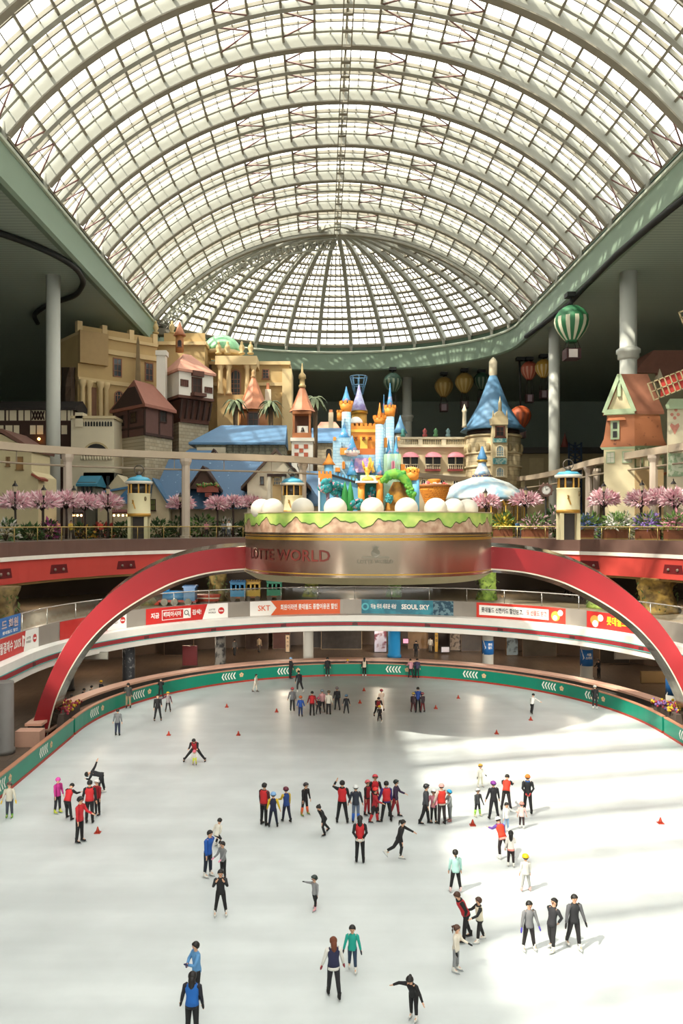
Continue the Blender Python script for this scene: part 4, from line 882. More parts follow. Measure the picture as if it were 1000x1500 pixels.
for i in range(6):
    u = .08+.17*i; p0 = face_pt(q[1], q[2], u, hz(612, 97), -.5); p1 = face_pt(q[1], q[2], u, hz(585, 97), .1); m.bar(p0, p1, .25, .3)
m.build('bracket', WOODD, b.root)
face_win(b, q[1], q[2], .04, .26, hz(566, 97), hz(556, 97), WOOD, M('#5b3428', .4), 3, 2); face_win(b, q[1], q[2], .36, .66, hz(574, 97), hz(550, 97), WOOD, M('#33231d', .3), 2, 2); face_win(b, q[1], q[2], .74, .97, hz(571, 97), hz(562, 97), WOOD, M('#5b3428', .4), 3, 2)
m = MB(); face_rect(m, q[1], q[2], .33, .69, hz(579, 97), hz(574, 97), .9); m.build('bay_sill', WOOD, b.root); m = MB(); face_rect(m, q[1], q[2], .35, .67, hz(549, 97), hz(541, 97), .5); m.build('bay_head', WOOD, b.root)
b.d = 98; b.put('chimney', WHITEW, 229, 242, 516, 590, -1.5, -.3); b.put('chimney_cap', WHITEW, 227.5, 243.5, 513, 520, -1.65, -.15)
m = MB(); b.cyl(m, 263, 490, 516, 12, 1, 6); m.build('turret_drum', M('#a8703f', .6), b.root); m = MB(); b.cone(m, 263, 470, 492, 19, 1, 8); m.build('turret_spire', COPPER, b.root); b.win(260, 266, 498, 508, .2, WOOD, DARK, True, 1, 1)
# --- copper roofed turret
b = Bld('copper_turret', 371, 103, 'wooden turret with flared copper roof above the long blue roof', 'turret')
m = MB(); b.cyl(m, 371, 600, 640, 42, 2, 8); m.build('timber_body', M('#9a6238', .6, 0, .15, 2), b.root)
m = MB(); c = b.p(371, 601, 2); m.lathe([(2.35, -.1), (2.2, .1), (1.55, 1.3), (.85, 3.0), (.35, 4.2), (.3, 4.4)], c, 8, False); m.build('copper_roof', COPPER, b.root)
m = MB(); m.lathe([(.3, 4.3), (.38, 4.6), (.15, 4.8), (.3, 5.1), (.04, 5.5)], c, 10); m.build('urn_finial', M('#a9855a', .5), b.root)
b.win(362, 380, 603, 626, .05, WOOD, DARK, False, 2, 2); b.put('chimney', M('#cdbfa9', .8), 388, 396.5, 570, 605, 3, 4); b.put('chimney_pot', COPPER, 390, 394, 561, 570, 3.2, 3.8)
# --- long blue roofed hall
b = Bld('long_hall', 345, 93, 'long stone hall with sunlit blue roof in front of the palace', 'building')
b.put('stone_walls', STONEG, 286, 417, 648, 770, 0, 6); m = MB(); b.ridge_x(m, 276, 418, 648, 623, -.7, 7.5, 3.4, 0); m.build('blue_roof', M('#4c6f8e', .5, 0, .2, 1.2), b.root)
b.put('eave_shadow_board', WOODD, 277, 417, 648, 651, -.6, 0); m = MB()
for i in range(9): b.bx(m, 330+i*9.5, 332+i*9.5, 651, 662, -.3, .1)
m.build('eave_bracket', M('#5d5a4c', .8), b.root); b.put('light_annex', M('#b9ae96', .8), 288, 330, 655, 672, -1, .2)
# --- bell tower
b = Bld('bell_tower', 442, 90, 'bell tower with copper spire and red checked white base', 'tower')
m = MB(); b.bx(m, 427, 458, 641, 770, 0, 2.4); m.build('white_base', WHITEW, b.root); b.put('base_cornice', WHITEW, 425, 460, 641, 646, -.2, 2.6)
for x, y in ((434, 654), (448, 654), (441, 660), (434, 666), (448, 666)): b.put('red_tile', M('#a8553c', .6), x-3, x+3, y-3, y+3, -.05, .1)
m = MB()
for x in (430, 453.5):
    b.bx(m, x-1.5, x+1.5, 602, 641, .1, .4); b.bx(m, x-1.5, x+1.5, 602, 641, 2.0, 2.3)
b.bx(m, 428, 456, 602, 606, 0, 2.4); b.bx(m, 428, 456, 634, 641, 0, 2.4); m.build('belfry_frame', M('#9a5f38', .6), b.root)
b.put('belfry_back', M('#5a3826', .7), 431, 453, 604, 640, 1.9, 2.0)
m = MB(); b.bx(m, 435, 451, 624, 634, .4, .6); m.build('bell_board', M('#d9d5ca', .6), b.root); m = MB(); c = b.p(443, 632, .35); m.lathe([(.24, 0), (.16, .12), (.12, .4), (.03, .5)], c, 10); m.build('bell', M('#2a2420', .4, .5), b.root)
m = MB(); c = b.p(442.5, 602, 1.2); m.lathe([(1.55, -.1), (1.4, .1), (1.0, .9), (.5, 2.2), (.28, 2.8)], c, 4+4, False); m.build('copper_roof', COPPER, b.root)
m = MB(); m.lathe([(.42, 2.7), (.42, 3.0), (.3, 3.1), (.3, 3.7), (.45, 3.8), (.4, 4.2), (.15, 4.5), (.04, 5.5), (.01, 5.6)], c, 12); m.build('cupola', M('#b59b6a', .5, .2), b.root)
# --- stone wing left of the castle
b = Bld('stone_wing', 475, 104, 'stone wing with blue roof and terracotta ridge left of the castle', 'building')
b.put('stone_walls', STONE, 458, 520, 645, 770, 0, 5); m = MB(); b.ridge_x(m, 456, 521, 646, 627, -.4, 6); m.build('blue_roof', M('#54799c', .5, 0, .12), b.root)
m = MB(); b.ridge_x(m, 461, 500, 630, 618, 4, 4, .8, .8); m.build('terracotta_roof', TERRA, b.root); b.put('chimney', M('#c4b194', .8), 481, 488, 604, 630, 3, 3.8); b.put('chimney_pot', COPPER, 482, 487, 600, 604, 3.1, 3.7); b.win(476, 487, 656, 680, -.03, STONE, DARK, True, 1, 1)
# --- blue roofed cottages
b = Bld('blue_cottage', 300, 84, 'broad cottage with speckled blue roof and flower balcony dormer', 'house')
b.put('walls', M('#b9ad94', .8), 226, 384, 741, 775, 1.5, 8); m = MB(); b.ridge_x(m, 216, 386, 742, 673, 0, 11, 1.2, 0); m.build('blue_roof', BLUER, b.root)
m = MB(); A_, B_, T_ = b.p(276, 716, .6), b.p(322, 716, .6), b.p(297.5, 686, .6); m.prism([A_, B_, T_], (0, 4, 0)); m.build('dormer_gable', M('#57433a', .8), b.root)
m = MB(); b.gable(m, 273, 324, 717, 297.5, 682, .4, 4.2, .28); m.build('dormer_roof', WOODD, b.root)
b.put('balcony', M('#8a4636', .6), 288, 319, 712, 721, -.6, .6); m = MB(); rnd = random.Random(2)
for i in range(26): m.ball(b.p(288+rnd.uniform(0, 31), 711+rnd.uniform(-3, 1), -.6), rnd.uniform(.1, .22), None, None, 6, 4)
m.build('balcony_flowers', SPOT('#4f7a34', '#b8473a', 4, .58), b.root); b.put('balcony_sign', M('#7d3a30', .6), 300, 310, 722, 728, -.65, -.5)
m = MB(); b.gable(m, 218, 250, 742, 224, 700, -.5, 3, .25); m.build('side_gable_roof', BLUEP, b.root); m = MB(); m.prism([b.p(220, 765, -.3), b.p(248, 765, -.3), b.p(247, 742, -.3), b.p(224, 702, -.3), b.p(220, 712, -.3)], (0, 2.5, 0)); m.build('side_gable_wall', M('#c0b294', .8), b.root); b.win(220.5, 228, 731, 748, -.35, WOODD, M('#5c6a2f', .4, 0, .4, 5), False, 2, 2)
b = Bld('upper_cottage', 312, 90, 'small white gabled cottage peeping above the speckled blue roof', 'house')
m = MB(); m.prism([b.p(297, 688, .3), b.p(331, 688, .3), b.p(313, 661, .3)], (0, 4, 0)); b.bx(m, 299, 329, 688, 770, .4, 4); m.build('white_walls', WHITEW, b.root); m = MB(); b.gable(m, 294, 335, 690, 313, 657, 0, 5, .3); m.build('gable_roof', WOODD, b.root); m = MB(); b.ridge_x(m, 262, 312, 668, 657, .5, 4, 1, 0); m.build('blue_roof', BLUEP, b.root)
b = Bld('white_cottage', 404, 81, 'white gabled cottage with cream door beneath the bell tower', 'house')
m = MB(); m.prism([b.p(358, 709, 0), b.p(450, 709, 0), b.p(404, 662, 0)], (0, 6, 0)); b.bx(m, 362, 446, 709, 775, 0, 6); m.build('white_walls', M('#cdc2ad', .8, 0, .1), b.root); m = MB(); b.gable(m, 353, 455, 713, 404, 657, -.2, 7, .35); m.build('gable_roof', M('#4a3a31', .8), b.root); m = MB(); b.gable(m, 352.5, 455.5, 712.5, 404, 656.5, 1.2, 6, .1, 0); m.build('blue_slate', BLUER, b.root)
b.put('door_head', WOODD, 391, 419, 694, 698, -.4, .1); b.put('door', M('#c9ac7c', .6), 399, 412, 698, 733, -.08, .1); b.win(400, 411, 699, 711, -.15, M('#a58c62', .6), PANE, False, 3, 2, False); b.win(381, 386.5, 698, 710, -.05, WOODD, PANE, False, 1, 2)
for x in (394, 415): b.put('door_post', M('#d8d0c0', .7), x-2, x+2, 698, 735, -.35, 0)
b = Bld('blue_annex', 452, 84, 'low blue roofed annex right of the white cottage', 'house')
b.put('walls', M('#b5a78f', .8), 446, 480, 735, 775, 1, 5); m = MB(); b.ridge_x(m, 440, 482, 738, 690, 0, 6); m.build('blue_roof', BLUER, b.root)
# --- small grey houses with teal roofs
b = Bld('teal_roof_house', 126, 86, 'small grey village house with teal roofs left of the lantern kiosk', 'house')
b.put('grey_walls', M('#6d6a5e', .8, 0, .15, 2), 113, 140, 706, 775, 0, 3); m = MB(); b.ridge_x(m, 111, 142, 709, 697, -.3, 3.6); m.build('teal_roof', TEAL, b.root)
for x in (120, 126, 132): b.win(x, x+3.5, 711, 721, -.03, DARK, PANE, False, 1, 2, False)
b.put('lower_eave', M('#4a4740', .8), 111, 142, 723, 727, -.35, 0); 
for x in (120, 128): b.win(x, x+4, 729, 742, -.03, DARK, M('#a8743a', .4), False, 1, 2, False)
b = Bld('twin_turret_house', 150, 90, 'grey house with two pointed teal turrets behind the small village house', 'house')
b.put('grey_walls', M('#6f6c60', .8, 0, .15, 2), 122, 168, 692, 775, 0, 4)
for x, w_ in ((130, 23), (155, 32)): m = MB(); c = b.p(x, 693, 2); r = w_/2*90/FPX; m.lathe([(r*1.2, 0), (.02, 12*90/FPX)], c, 4, False); m.build('turret_roof', TEAL, b.root)
b.win(146, 151, 697, 710, -.03, DARK, PANE, False, 1, 2); b.win(156, 161, 697, 710, -.03, DARK, PANE, False, 1, 2)
b = Bld('slope_roof_house', 168, 84, 'low cream house with sloping blue roofs left of the lantern kiosk', 'house')
m = MB(); m.prism([b.p(143, 770, 0), b.p(190, 770, 0), b.p(190, 715, 0), b.p(172, 695, 0), b.p(143, 733, 0)], (0, 4, 0)); m.build('cream_walls', M('#b3a78a', .8), b.root); m = MB(); m.prism([b.p(150, 719, -.4), b.p(188, 712, -.4), b.p(188, 715, -.4), b.p(150, 722, -.4)], (0, 3, 0)); m.build('blue_roof', M('#3f6f96', .6, 0, .2), b.root); m = MB(); m.prism([b.p(165, 738, -.5), b.p(186, 716, -.5), b.p(192, 716, -.5), b.p(192, 738, -.5)], (0, .4, 0)); m.build('blue_awning', M('#3a688f', .6, 0, .2), b.root)
# --- cream house at the left edge
b = Bld('cream_house', 20, 73, 'plain cream house with brown shutter at the left edge', 'house')
m = MB(); m.prism([b.p(-40, 770, 0), b.p(56, 770, 0), b.p(56, 698, 0), b.p(46, 690, 0), b.p(46, 660, 0), b.p(2, 636, 0), b.p(-40, 636, 0)], (0, 5, 0)); m.build('cream_walls', M('#c7b891', .8, 0, .08), b.root)
m = MB(); m.prism([b.p(-42, 628, -.4), b.p(3, 628, -.4), b.p(48, 657, -.4), b.p(47, 661, -.4), b.p(2, 634, -.4), b.p(-42, 634, -.4)], (0, 6, 0)); m.build('roof', M('#6d4c40', .8), b.root); m = MB(); m.prism([b.p(46, 693, -.3), b.p(60, 701, -.3), b.p(59, 704, -.3), b.p(45, 696, -.3)], (0, 2, 0)); m.build('red_eave', M('#8f4a38', .7), b.root)
b.win(24, 34, 669, 688, -.03, M('#8a6a44', .7), M('#9c7648', .7), False, 1, 1); b.win(9, 14.5, 669, 683, -.03, M('#8a6a44', .7), M('#7d5f40', .7), False, 1, 1)
# --- arcade building
b = Bld('arcade_building', 634, 117, 'long cream arcade building with balustrade and three pink awnings', 'building')
b.put('wall', M('#c6b491', .8, 0, .06, .6), 583, 688, 652, 770, 0, 6); b.put('cornice', CREAM, 582, 688, 651, 655, -.5, .2); b.put('coping', CREAM, 582, 688, 640, 643, -.4, .3); b.put('string_course', CREAM, 582, 688, 694, 698, -.4, .1)
for x0, x1 in ((585, 612), (619, 646), (654, 680)):
    m = MB(); k = int((x1-x0)/2.6)
    for i in range(k+1): c = b.p(x0+(x1-x0)*i/k, 652, 0); m.lathe([(.08, 0), (.13, .35), (.06, .7), (.1, .95)], c, 6)
    m.build('balustrade', CREAM, b.root)
for x in (583.5, 615.5, 650, 685): b.put('pier', CREAM, x-3, x+3, 640, 652, -.35, .3)
for x in (601, 634, 667):
    b.put('opening', DARK, x-11, x+11, 669, 688, -.04, .1); b.put('opening_post', CREAM, x-1, x+1, 669, 688, -.12, .1); m = MB(); c = b.p(x, 670.5, 0); r = 12*117/FPX
    m.loft([[(c.x+r*cos(pi*i/12), c.y-k[0], c.z+r*.72*sin(pi*i/12)*k[1]) for i in range(13)] for k in ((0, 1), (.5, .9), (.9, .6), (1.05, 0.02))], False, False, True); m.build('awning', M('#c07680', .7, 0, .1, 3), b.root)
    m = MB()
    for i in range(8): c2 = b.p(x-10+i*2.85, 688, -.3); m.lathe([(.06, 0), (.1, .3), (.05, .6), (.08, .85)], c2, 6)
    m.box((b.x(x-11), b.d-.45, b.z(681.5)), (b.x(x+11), b.d-.2, b.z(680.2))); m.build('balcony_balusters', CREAM, b.root); b.put('flower_box', M('#8d3f3c', .7), x-11, x+11, 687, 690, -.7, -.1)
for x in (601, 620, 634, 648, 667): b.win(x-4, x+4, 702, 716, -.03, CREAM, DARK, True, 2, 2, False)
for i, x in enumerate((590, 622, 638, 656)):
    m = MB(); c = b.p(x, 640, .1); m.lathe([(.3, 0), (.4, .3), (.2, .5), (.34, .9), (.04, 1.3)], c, 8); m.build('rooftop_urn', M(('#4f8f86', '#a34a48', '#5a8a5a', '#7d9a9a')[i], .6), b.root)
# --- blue cone tower
b = Bld('cone_tower', 722, 112, 'big round stone tower with tall blue conical roof', 'tower')
STN = BRICK('#bfae8c', '#b3a17d', '#8f8064', 1.1, .7, .03)
m = MB(); c = b.p(722, 700, 4); c.z = ZD; r = 41*112/FPX; zt = b.z(637); m.lathe([(r, 0), (r, zt-ZD)], c, 32); m.build('stone_drum', STN, b.root)
m = MB(); m.lathe([(r*.96, zt-ZD), (r*.96, b.z(626)-ZD)], c, 32); m.build('window_band', M('#33231d', .4, 0, .3, 4), b.root)
m = MB(); 
for y in (638, 664, 684): z = b.z(y)-ZD; m.lathe([(r, z), (r*1.05, z+.08), (r*1.05, z+.3), (r, z+.38)], c, 32)
m.build('string_course', M('#c9b995', .8), b.root)
m = MB()
for i in range(16):
    a = 2*pi*i/16; p = (c.x+r*1.01*cos(a), c.y+r*1.01*sin(a), b.z(655)); m.ball(p, .35, .35, .7, 8, 5)
m.build('blind_arch', M('#a3916d', .8), b.root)
m = MB(); zb_ = b.z(627)-ZD; zt_ = b.z(543)-ZD; m.lathe([(r*1.2, zb_), (r*.98, zb_+.9), (r*.55, zb_+3.9), (.55, zt_)], c, 32); m.build('blue_roof', M('#567f9f', .55, 0, .2, .8), b.root)
m = MB(); m.lathe([(.55, zt_-.3), (.5, zt_), (.62, zt_+.3), (.62, zt_+2.1), (.3, zt_+2.6), (.02, zt_+2.8)], c, 12); m.build('stone_lantern', CREAM, b.root)
m = MB(); b.bx(m, 721, 743, 622, 700, -1.1, 2); b.bx(m, 720, 744, 612, 622, -1.3, 2); m.prism([b.p(722, 612, -1.2), b.p(742, 612, -1.2), b.p(735, 602, -1.2), b.p(729, 602, -1.2)], (0, 2.5, 0)); c2 = b.p(732, 606, -.6); m.lathe([(.35, 0), (.25, .8), (.25, 1.6), (.12, 1.9), (.02, 2.5)], c2, 8)
for x in (722, 742): c2 = b.p(x, 614, -1); m.lathe([(.15, 0), (.12, .8), (.02, 1.3)], c2, 6)
m.build('dormer_bay', M('#bfae8a', .8), b.root); b.win(725, 739, 624, 640, -1.15, M('#5a3226', .6), DARK, False, 2, 2)
for y0, y1 in ((642, 648), (671, 680)): b.put('teal_panel', SPOT('#3f7d80', '#8fa59a', 4, .5), 722, 742, y0, y1, -1.35, -1.1)
for y0, y1 in ((652, 668), (684, 697)): b.win(726, 738, y0, y1, -1.15, CREAM, M('#7f98a0', .3, 0, .2, 3), True, 3, 3)
m = MB(); c2 = b.p(680, 626, 2); m.lathe([(.4, 0), (.3, .3), (.28, 2.2), (.42, 2.4), (.3, 2.6), (.03, 3.4)], c2, 10); m.build('side_pinnacle', CREAM, b.root)
b = Bld('far_turret', 586, 119, 'small distant turret with blue cone right behind the castle', 'turret')
m = MB(); b.cyl(m, 586, 634, 720, 15); m.build('drum', CREAM, b.root); m = MB(); b.cone(m, 586, 608, 635, 22); m.build('blue_roof', M('#5f8fb4', .55, 0, .1), b.root)
# --- low wall building at right
b = Bld('low_annex', 820, 134, 'low beige annex with dark roof behind the right lantern kiosk', 'building')
b.put('wall', M('#a3936f', .8, 0, .12, .5), 762, 890, 664, 770, 0, 5); b.put('flat_roof', M('#3f3b37', .8), 760, 892, 655, 664, -.6, 6); m = MB(); b.cone(m, 827, 633, 658, 15, 1); m.build('red_spire', M('#7d3d34', .7), b.root); b.put('blind_panel', M('#b3a27c', .8), 775, 796, 671, 700, -.05, .1)
b = Bld('lattice_tower', 843, 128, 'dark blue lattice tower behind the right lantern kiosk', 'tower')
m = MB()
for x in (833, 842, 851):
    m.bar(b.p(x, 770), b.p(x, 648), .25, .25, (0, 1, 0)); m.bar(b.p(x, 770, 2), b.p(x, 648, 2), .25, .25, (0, 1, 0))
for i in range(14):
    y = 650+i*8; m.bar(b.p(833, y), b.p(851, y+8), .2, .2, (0, 1, 0)); m.bar(b.p(851, y), b.p(833, y+8), .2, .2, (0, 1, 0)); m.bar(b.p(833, y), b.p(833, y, 2), .2, .2); m.bar(b.p(851, y), b.p(851, y, 2), .2, .2)
m.build('steel_lattice', M('#28384f', .5), b.root)
# --- copper gabled house at right
b = Bld('gable_house', 929, 75, 'tall cream house with copper mansard roof and pale green trim at right', 'house')
CRW = M('#d3c6a2', .8, 0, .08, 1)
q = oblique(b, (884, 76), (929, 75), (971, 75), hz(650, 75), ZD, CRW, 'cream_walls')
up = grow(q, .88); lo = grow(q, 1.12); z0, z1 = hz(652, 75), hz(606, 75)
m = MB(); m.loft([[(p.x, p.y, z0-.15) for p in lo], [(p.x, p.y, z0) for p in lo], [(p.x, p.y, z0+.7) for p in grow(q, 1.0)], [(p.x, p.y, z1) for p in up]], True, True, False); m.build('mansard_roof', SPOT('#b3714c', '#7d4c38', 1.6, .66, .65, .03), b.root)
m = MB(); m.loft([[(p.x, p.y, z0-.35) for p in grow(q, 1.06)], [(p.x, p.y, z0-.12) for p in grow(q, 1.13)]], True, True, False); m.loft([[(p.x, p.y, z1-.05) for p in grow(q, .93)], [(p.x, p.y, z1+.3) for p in grow(q, 1.0)]], True, True, False); m.build('green_eave', GREENT, b.root)
g = grow(q, 1.0); zr = hz(552, 77); r1 = (g[0]+g[1])/2; r2 = (g[3]+g[2])/2; e = r1-r2; r1 = r1+e*.02
m = MB(); th = Vector((0, 0, -.3))
for a, c in ((g[1], g[2]), (g[0], g[3])):
    t = (Vector((a.x, a.y, 0))-Vector((r1.x, r1.y, 0)))*.06
    v = [Vector((a.x, a.y, z1+.25))+t, Vector((c.x, c.y, z1+.25))+t, Vector((r2.x, r2.y, zr)), Vector((r1.x, r1.y, zr))]; m.add(v+[p+th for p in v], [(0, 1, 2, 3), (7, 6, 5, 4), (0, 4, 5, 1), (1, 5, 6, 2), (2, 6, 7, 3), (3, 7, 4, 0)])
m.build('upper_roof', M('#94604a', .65, 0, .22, 1.2), b.root)
m = MB(); n_ = Vector((g[1].y-g[0].y, -(g[1].x-g[0].x), 0)).normalized()
m.prism([face_pt(g[0], g[1], .06, z1+.2, -.1), face_pt(g[0], g[1], .94, z1+.2, -.1), face_pt(g[0], g[1], .5, zr-.35, -.1)], -n_*.5); m.build('gable_wall', CRW, b.root)
m = MB()
for u in (0.0, 1.0): m.bar(face_pt(g[0], g[1], u, z1+.2, .05), face_pt(g[0], g[1], .5, zr-.1, .05), .35, .4, n_)
m.bar(face_pt(g[0], g[1], .0, z1+.25, .08), face_pt(g[0], g[1], 1, z1+.25, .08), .3, .5); m.bar(face_pt(g[0], g[1], .5, zr-.3, .05), face_pt(g[0], g[1], .5, zr-2.2, .05), .3, .2, n_); m.build('green_bargeboard', GREENT, b.root)
mid = [face_pt(lo[0], lo[1], u, z, o) for u, z, o in ((.3, z0+.6, .1), (.56, z0+.6, .1), (.56, z1-.5, .1), (.3, z1-.5, .1))]
m = MB(); m.prism(mid, -n_*1.6); m.build('dormer', GREENT, b.root); m = MB(); m.prism([face_pt(lo[0], lo[1], u, z, o) for u, z, o in ((.2, z1-.6, .35), (.75, z1-.6, .35), (.66, z1+.15, -.6), (.28, z1+.15, -.6))], -n_*.9); m.build('dormer_roof', M('#b3714c', .65, 0, .15), b.root)
for k in range(2):
    m = MB(); face_rect(m, lo[0], lo[1], .37, .49, z0+.8+k*.85, z0+1.4+k*.85, .16); m.build('dormer_window', DARK, b.root)
zz0, zz1 = hz(688, 75), hz(656, 75)
for u0, u1 in ((.08, .36), (.6, .92)): face_win(b, q[0], q[1], u0, u1, hz(679, 76), hz(662, 76), GREENT, M('#d9d5c3', .5, 0, .1, 6), 2, 2)
m = MB()
for i in range(4):
    u0, u1 = .03+i*.24, .25+i*.24
    m.bar(face_pt(q[1], q[2], u0, hz(670, 76), .08), face_pt(q[1], q[2], u1, hz(656, 76), .08), .12, .1, (0, 1, 0)); m.bar(face_pt(q[1], q[2], u1, hz(670, 76), .08), face_pt(q[1], q[2], u0, hz(656, 76), .08), .12, .1, (0, 1, 0))
for z in (hz(656, 76), hz(670, 76), hz(686, 76)): m.bar(face_pt(q[1], q[2], 0, z, .08), face_pt(q[1], q[2], 1, z, .08), .12, .18)
for i in range(5): m.bar(face_pt(q[1], q[2], .02+i*.24, hz(656, 76), .08), face_pt(q[1], q[2], .02+i*.24, hz(686, 76), .08), .12, .1, (0, 1, 0))
m.build('timber_lattice', M('#6f7a5a', .7), b.root)
m = MB(); face_rect(m, q[1], q[2], 0, 1, ZD, hz(689, 76), .1); m.build('tan_lower_wall', M('#c2a67c', .8), b.root)
m = MB(); c = b.p(955, 716, 2); m.prism([c+Vector((-2.4, 0, -.5)), c+Vector((1.2, -.5, 1.4)), c+Vector((1.2, 2, 1.4)), c+Vector((-2.4, 2.4, -.5))], (0, 0, .25)); m.build('porch_roof', COPPER, b.root)
# --- windmill
b = Bld('windmill', 1000, 68, 'cream windmill tower with red canvas lattice sail at the right edge', 'windmill')
m = MB(); m.loft([[b.p(x, y, o) for x, y, o in ((977-k, yy, 0), (1040+k, yy, 0), (1040+k, yy, 4), (977-k, yy, 4))] for k, yy in ((1, 772), (0, 598))], True, True, False); m.build('mill_walls', M('#d8cdb0', .8, 0, .08), b.root)
m = MB(); m.loft([[b.p(x, yy, o) for x, o in ((975-k, -.4), (1042+k, -.4), (1042+k, 4.4), (975-k, 4.4))] for k, yy in ((-1, 599), (1, 594), (-6, 584))], True, True, False); m.build('green_cap', GREENT, b.root)
m = MB(); h = b.p(988, 624, -.04)
for sx in (-1, 1): m.add([h+Vector((0, 0, -.75)), h+Vector((sx*.42, 0, 0)), h+Vector((sx*.32, 0, .25)), h+Vector((0, 0, .05))], [(0, 1, 2, 3)])
for dx, dz in ((-.25, 1.0), (.1, 1.4), (.3, 1.0), (0, .7)): m.add([h+Vector((dx+.16*cos(t*pi/3), 0, dz+.16*sin(t*pi/3))) for t in range(6)], [tuple(range(6))])
m.build('painted_heart', M('#cf8a78', .7, 0, .2, 4), b.root)
b.put('green_shutter', SPOT('#93a884', '#c4cbb0', 3, .5), 979, 1002, 664, 698, -.1, .1)
hub = b.p(1040, 540, -1.2); m = MB(); rd = M('#b23b33', .7, 0, .1, 2)
tips = [(952.5, 574.5)]
A0 = b.p(953, 574, -1.2); ax = (A0-hub).normalized(); pr = Vector((ax.z, 0, -ax.x)); L_ = (A0-hub).length
mw = MB(); mc = MB()
for rot in (0, 1, 2, 3):
    ca, sa = cos(rot*pi/2), sin(rot*pi/2); u = Vector((ax.x*ca-ax.z*sa, 0, ax.x*sa+ax.z*ca)); v = Vector((u.z, 0, -u.x))
    mw = MB()
    for k in (-.75, 0, .75): mw.bar(hub+u*1.0+v*k*(1 if k else 1), hub+u*L_+v*k, .1, .1, (0, 1, 0))
    for i in range(10): w_ = 1.0+(L_-1.0)*i/9; mw.bar(hub+u*w_-v*.8, hub+u*w_+v*.8, .1, .1, (0, 1, 0))
    s_ = mw.build('sail', M('#b5a27c', .7), b.root); mc = MB(); mc.prism([hub+u*(1.0+(L_-1)*.22)*1-v*.7+Vector((0, .06, 0)), hub+u*(L_*.88)-v*.7+Vector((0, .06, 0)), hub+u*(L_*.78)+v*.7+Vector((0, .06, 0)), hub+u*1.2+v*.7+Vector((0, .06, 0))], (0, .04, 0)); mc.build('red_canvas', rd, s_)
m = MB(); m.tube([hub+Vector((0, -.3, 0)), hub+Vector((0, 1.6, 0))], .35, 12); m.build('hub', WOOD, b.root)
# --- brown house behind
b = Bld('brown_house', 980, 100, 'large shaded house with brown roof behind the windmill', 'house')
b.put('walls', M('#8a8468', .8, 0, .15), 934, 1060, 545, 770, 0, 8); m = MB(); m.prism([b.p(928, 546, -.6), b.p(957, 513, -.6), b.p(1060, 513, -.6), b.p(1060, 560, -.6), b.p(965, 560, -.6), b.p(962, 546, -.6)], (0, 6, 0)); m.build('brown_roof', M('#845a4b', .7, 0, .12), b.root); m = MB(); m.prism([b.p(962, 556, -.8), b.p(972, 556, -.8), b.p(966, 540, -.8)], (0, 2, 0)); m.build('small_gable', CREAM, b.root)
# ------------------------------------------------------------------ storybook castle on the podium
CB = BRICK('#a8c8d8', '#98bdd3', '#7ea6bf', .42, .2, .015, .6, 'xz', .1); CO = M('#dd8a33', .55, 0, .14, 2); CY = M('#e6b34a', .55, 0, .12, 2); CONEB = SPOT('#4f97c6', '#c3a0c4', 3.2, .6, .55, .06); CBL = M('#6fb1d8', .55, 0, .12, 2); CPU = SPOT('#8f7cb8', '#c49ab4', 3, .55, .6, .06); CGR = SPOT('#b5d6b4', '#a3cbc0', 2, .5, .6, .1)
b = Bld('castle', 540, 52, 'colourful blue and orange storybook castle with pointed towers standing on the podium', 'castle', None, 14.26)
def tower(px, ys, yc0, yc1, ya, ws, wc, wk, o, shaft=CB, crown=CO, cone=CONEB):
    m = MB(); b.cyl(m, px, yc1-2, 752, ws, o); m.build('tower_shaft', shaft, b.root)
    m = MB(); b.cyl(m, px, yc0+4, yc1, ws, o, 20, wc); b.merlons(m, px, yc0, yc0+4.2, wc, 9, o); m.build('battlement', crown, b.root)
    m = MB(); b.cone(m, px, ya, yc0+2, wk, o); m.build('spire', cone, b.root)
tower(507, 603, 588, 604, 566, 13.5, 20, 16, 1.5); tower(571, 610, 594, 611, 561, 12.5, 17.5, 10, 2.0); tower(556, 620, 609, 622, 590, 12.5, 19.5, 9, .5, CB, CO, CO)
tower(562, 640, 605, 612, 578, 5, 7, 5.5, 2.8)
m = MB(); b.cyl(m, 497, 604, 616, 7.5, .8); b.merlons(m, 497, 601, 604.2, 8.5, 7, .8); m.build('side_turret', CO, b.root)
m = MB(); b.cyl(m, 526, 603, 640, 22, 3.2, 24); m.build('gold_drum', M('#c19a4a', .5, .2, .15), b.root); m = MB(); b.cone(m, 525.5, 563, 602, 24, 3.0, 24, 1.06); m.build('great_spire', SPOT('#b9bedd', '#8f86c0', 2.6, .55, .55, .1), b.root)
m = MB(); b.cyl(m, 526, 601, 606, 25, 3.1, 24, 24); m.build('gold_ring', GOLD, b.root); m = MB(); c = b.p(521, 621, 2.2); m.ball(c, .5, .5, .5, 14, 6, 0, 90); m.build('white_dome', WHT, b.root)
m = MB(); b.bx(m, 514, 551, 624, 690, 1.6, 4)
for i in range(6): b.bx(m, 514+i*6.6, 518+i*6.6, 620, 624, 1.6, 4)
m.build('orange_hall', CO, b.root); b.put('hall_band', CY, 513.5, 551, 629, 633, 1.5, 2); b.put('hall_band', M('#b9622a', .6), 513.5, 551, 657, 666, 1.45, 2); b.put('yellow_bay', CY, 527, 538, 640, 657, 1.45, 2)
for x in (521, 532.5, 542): b.win(x-2.2, x+2.2, 640, 645, 1.42, M('#a3541f', .6), DARK, False, 1, 1, False)
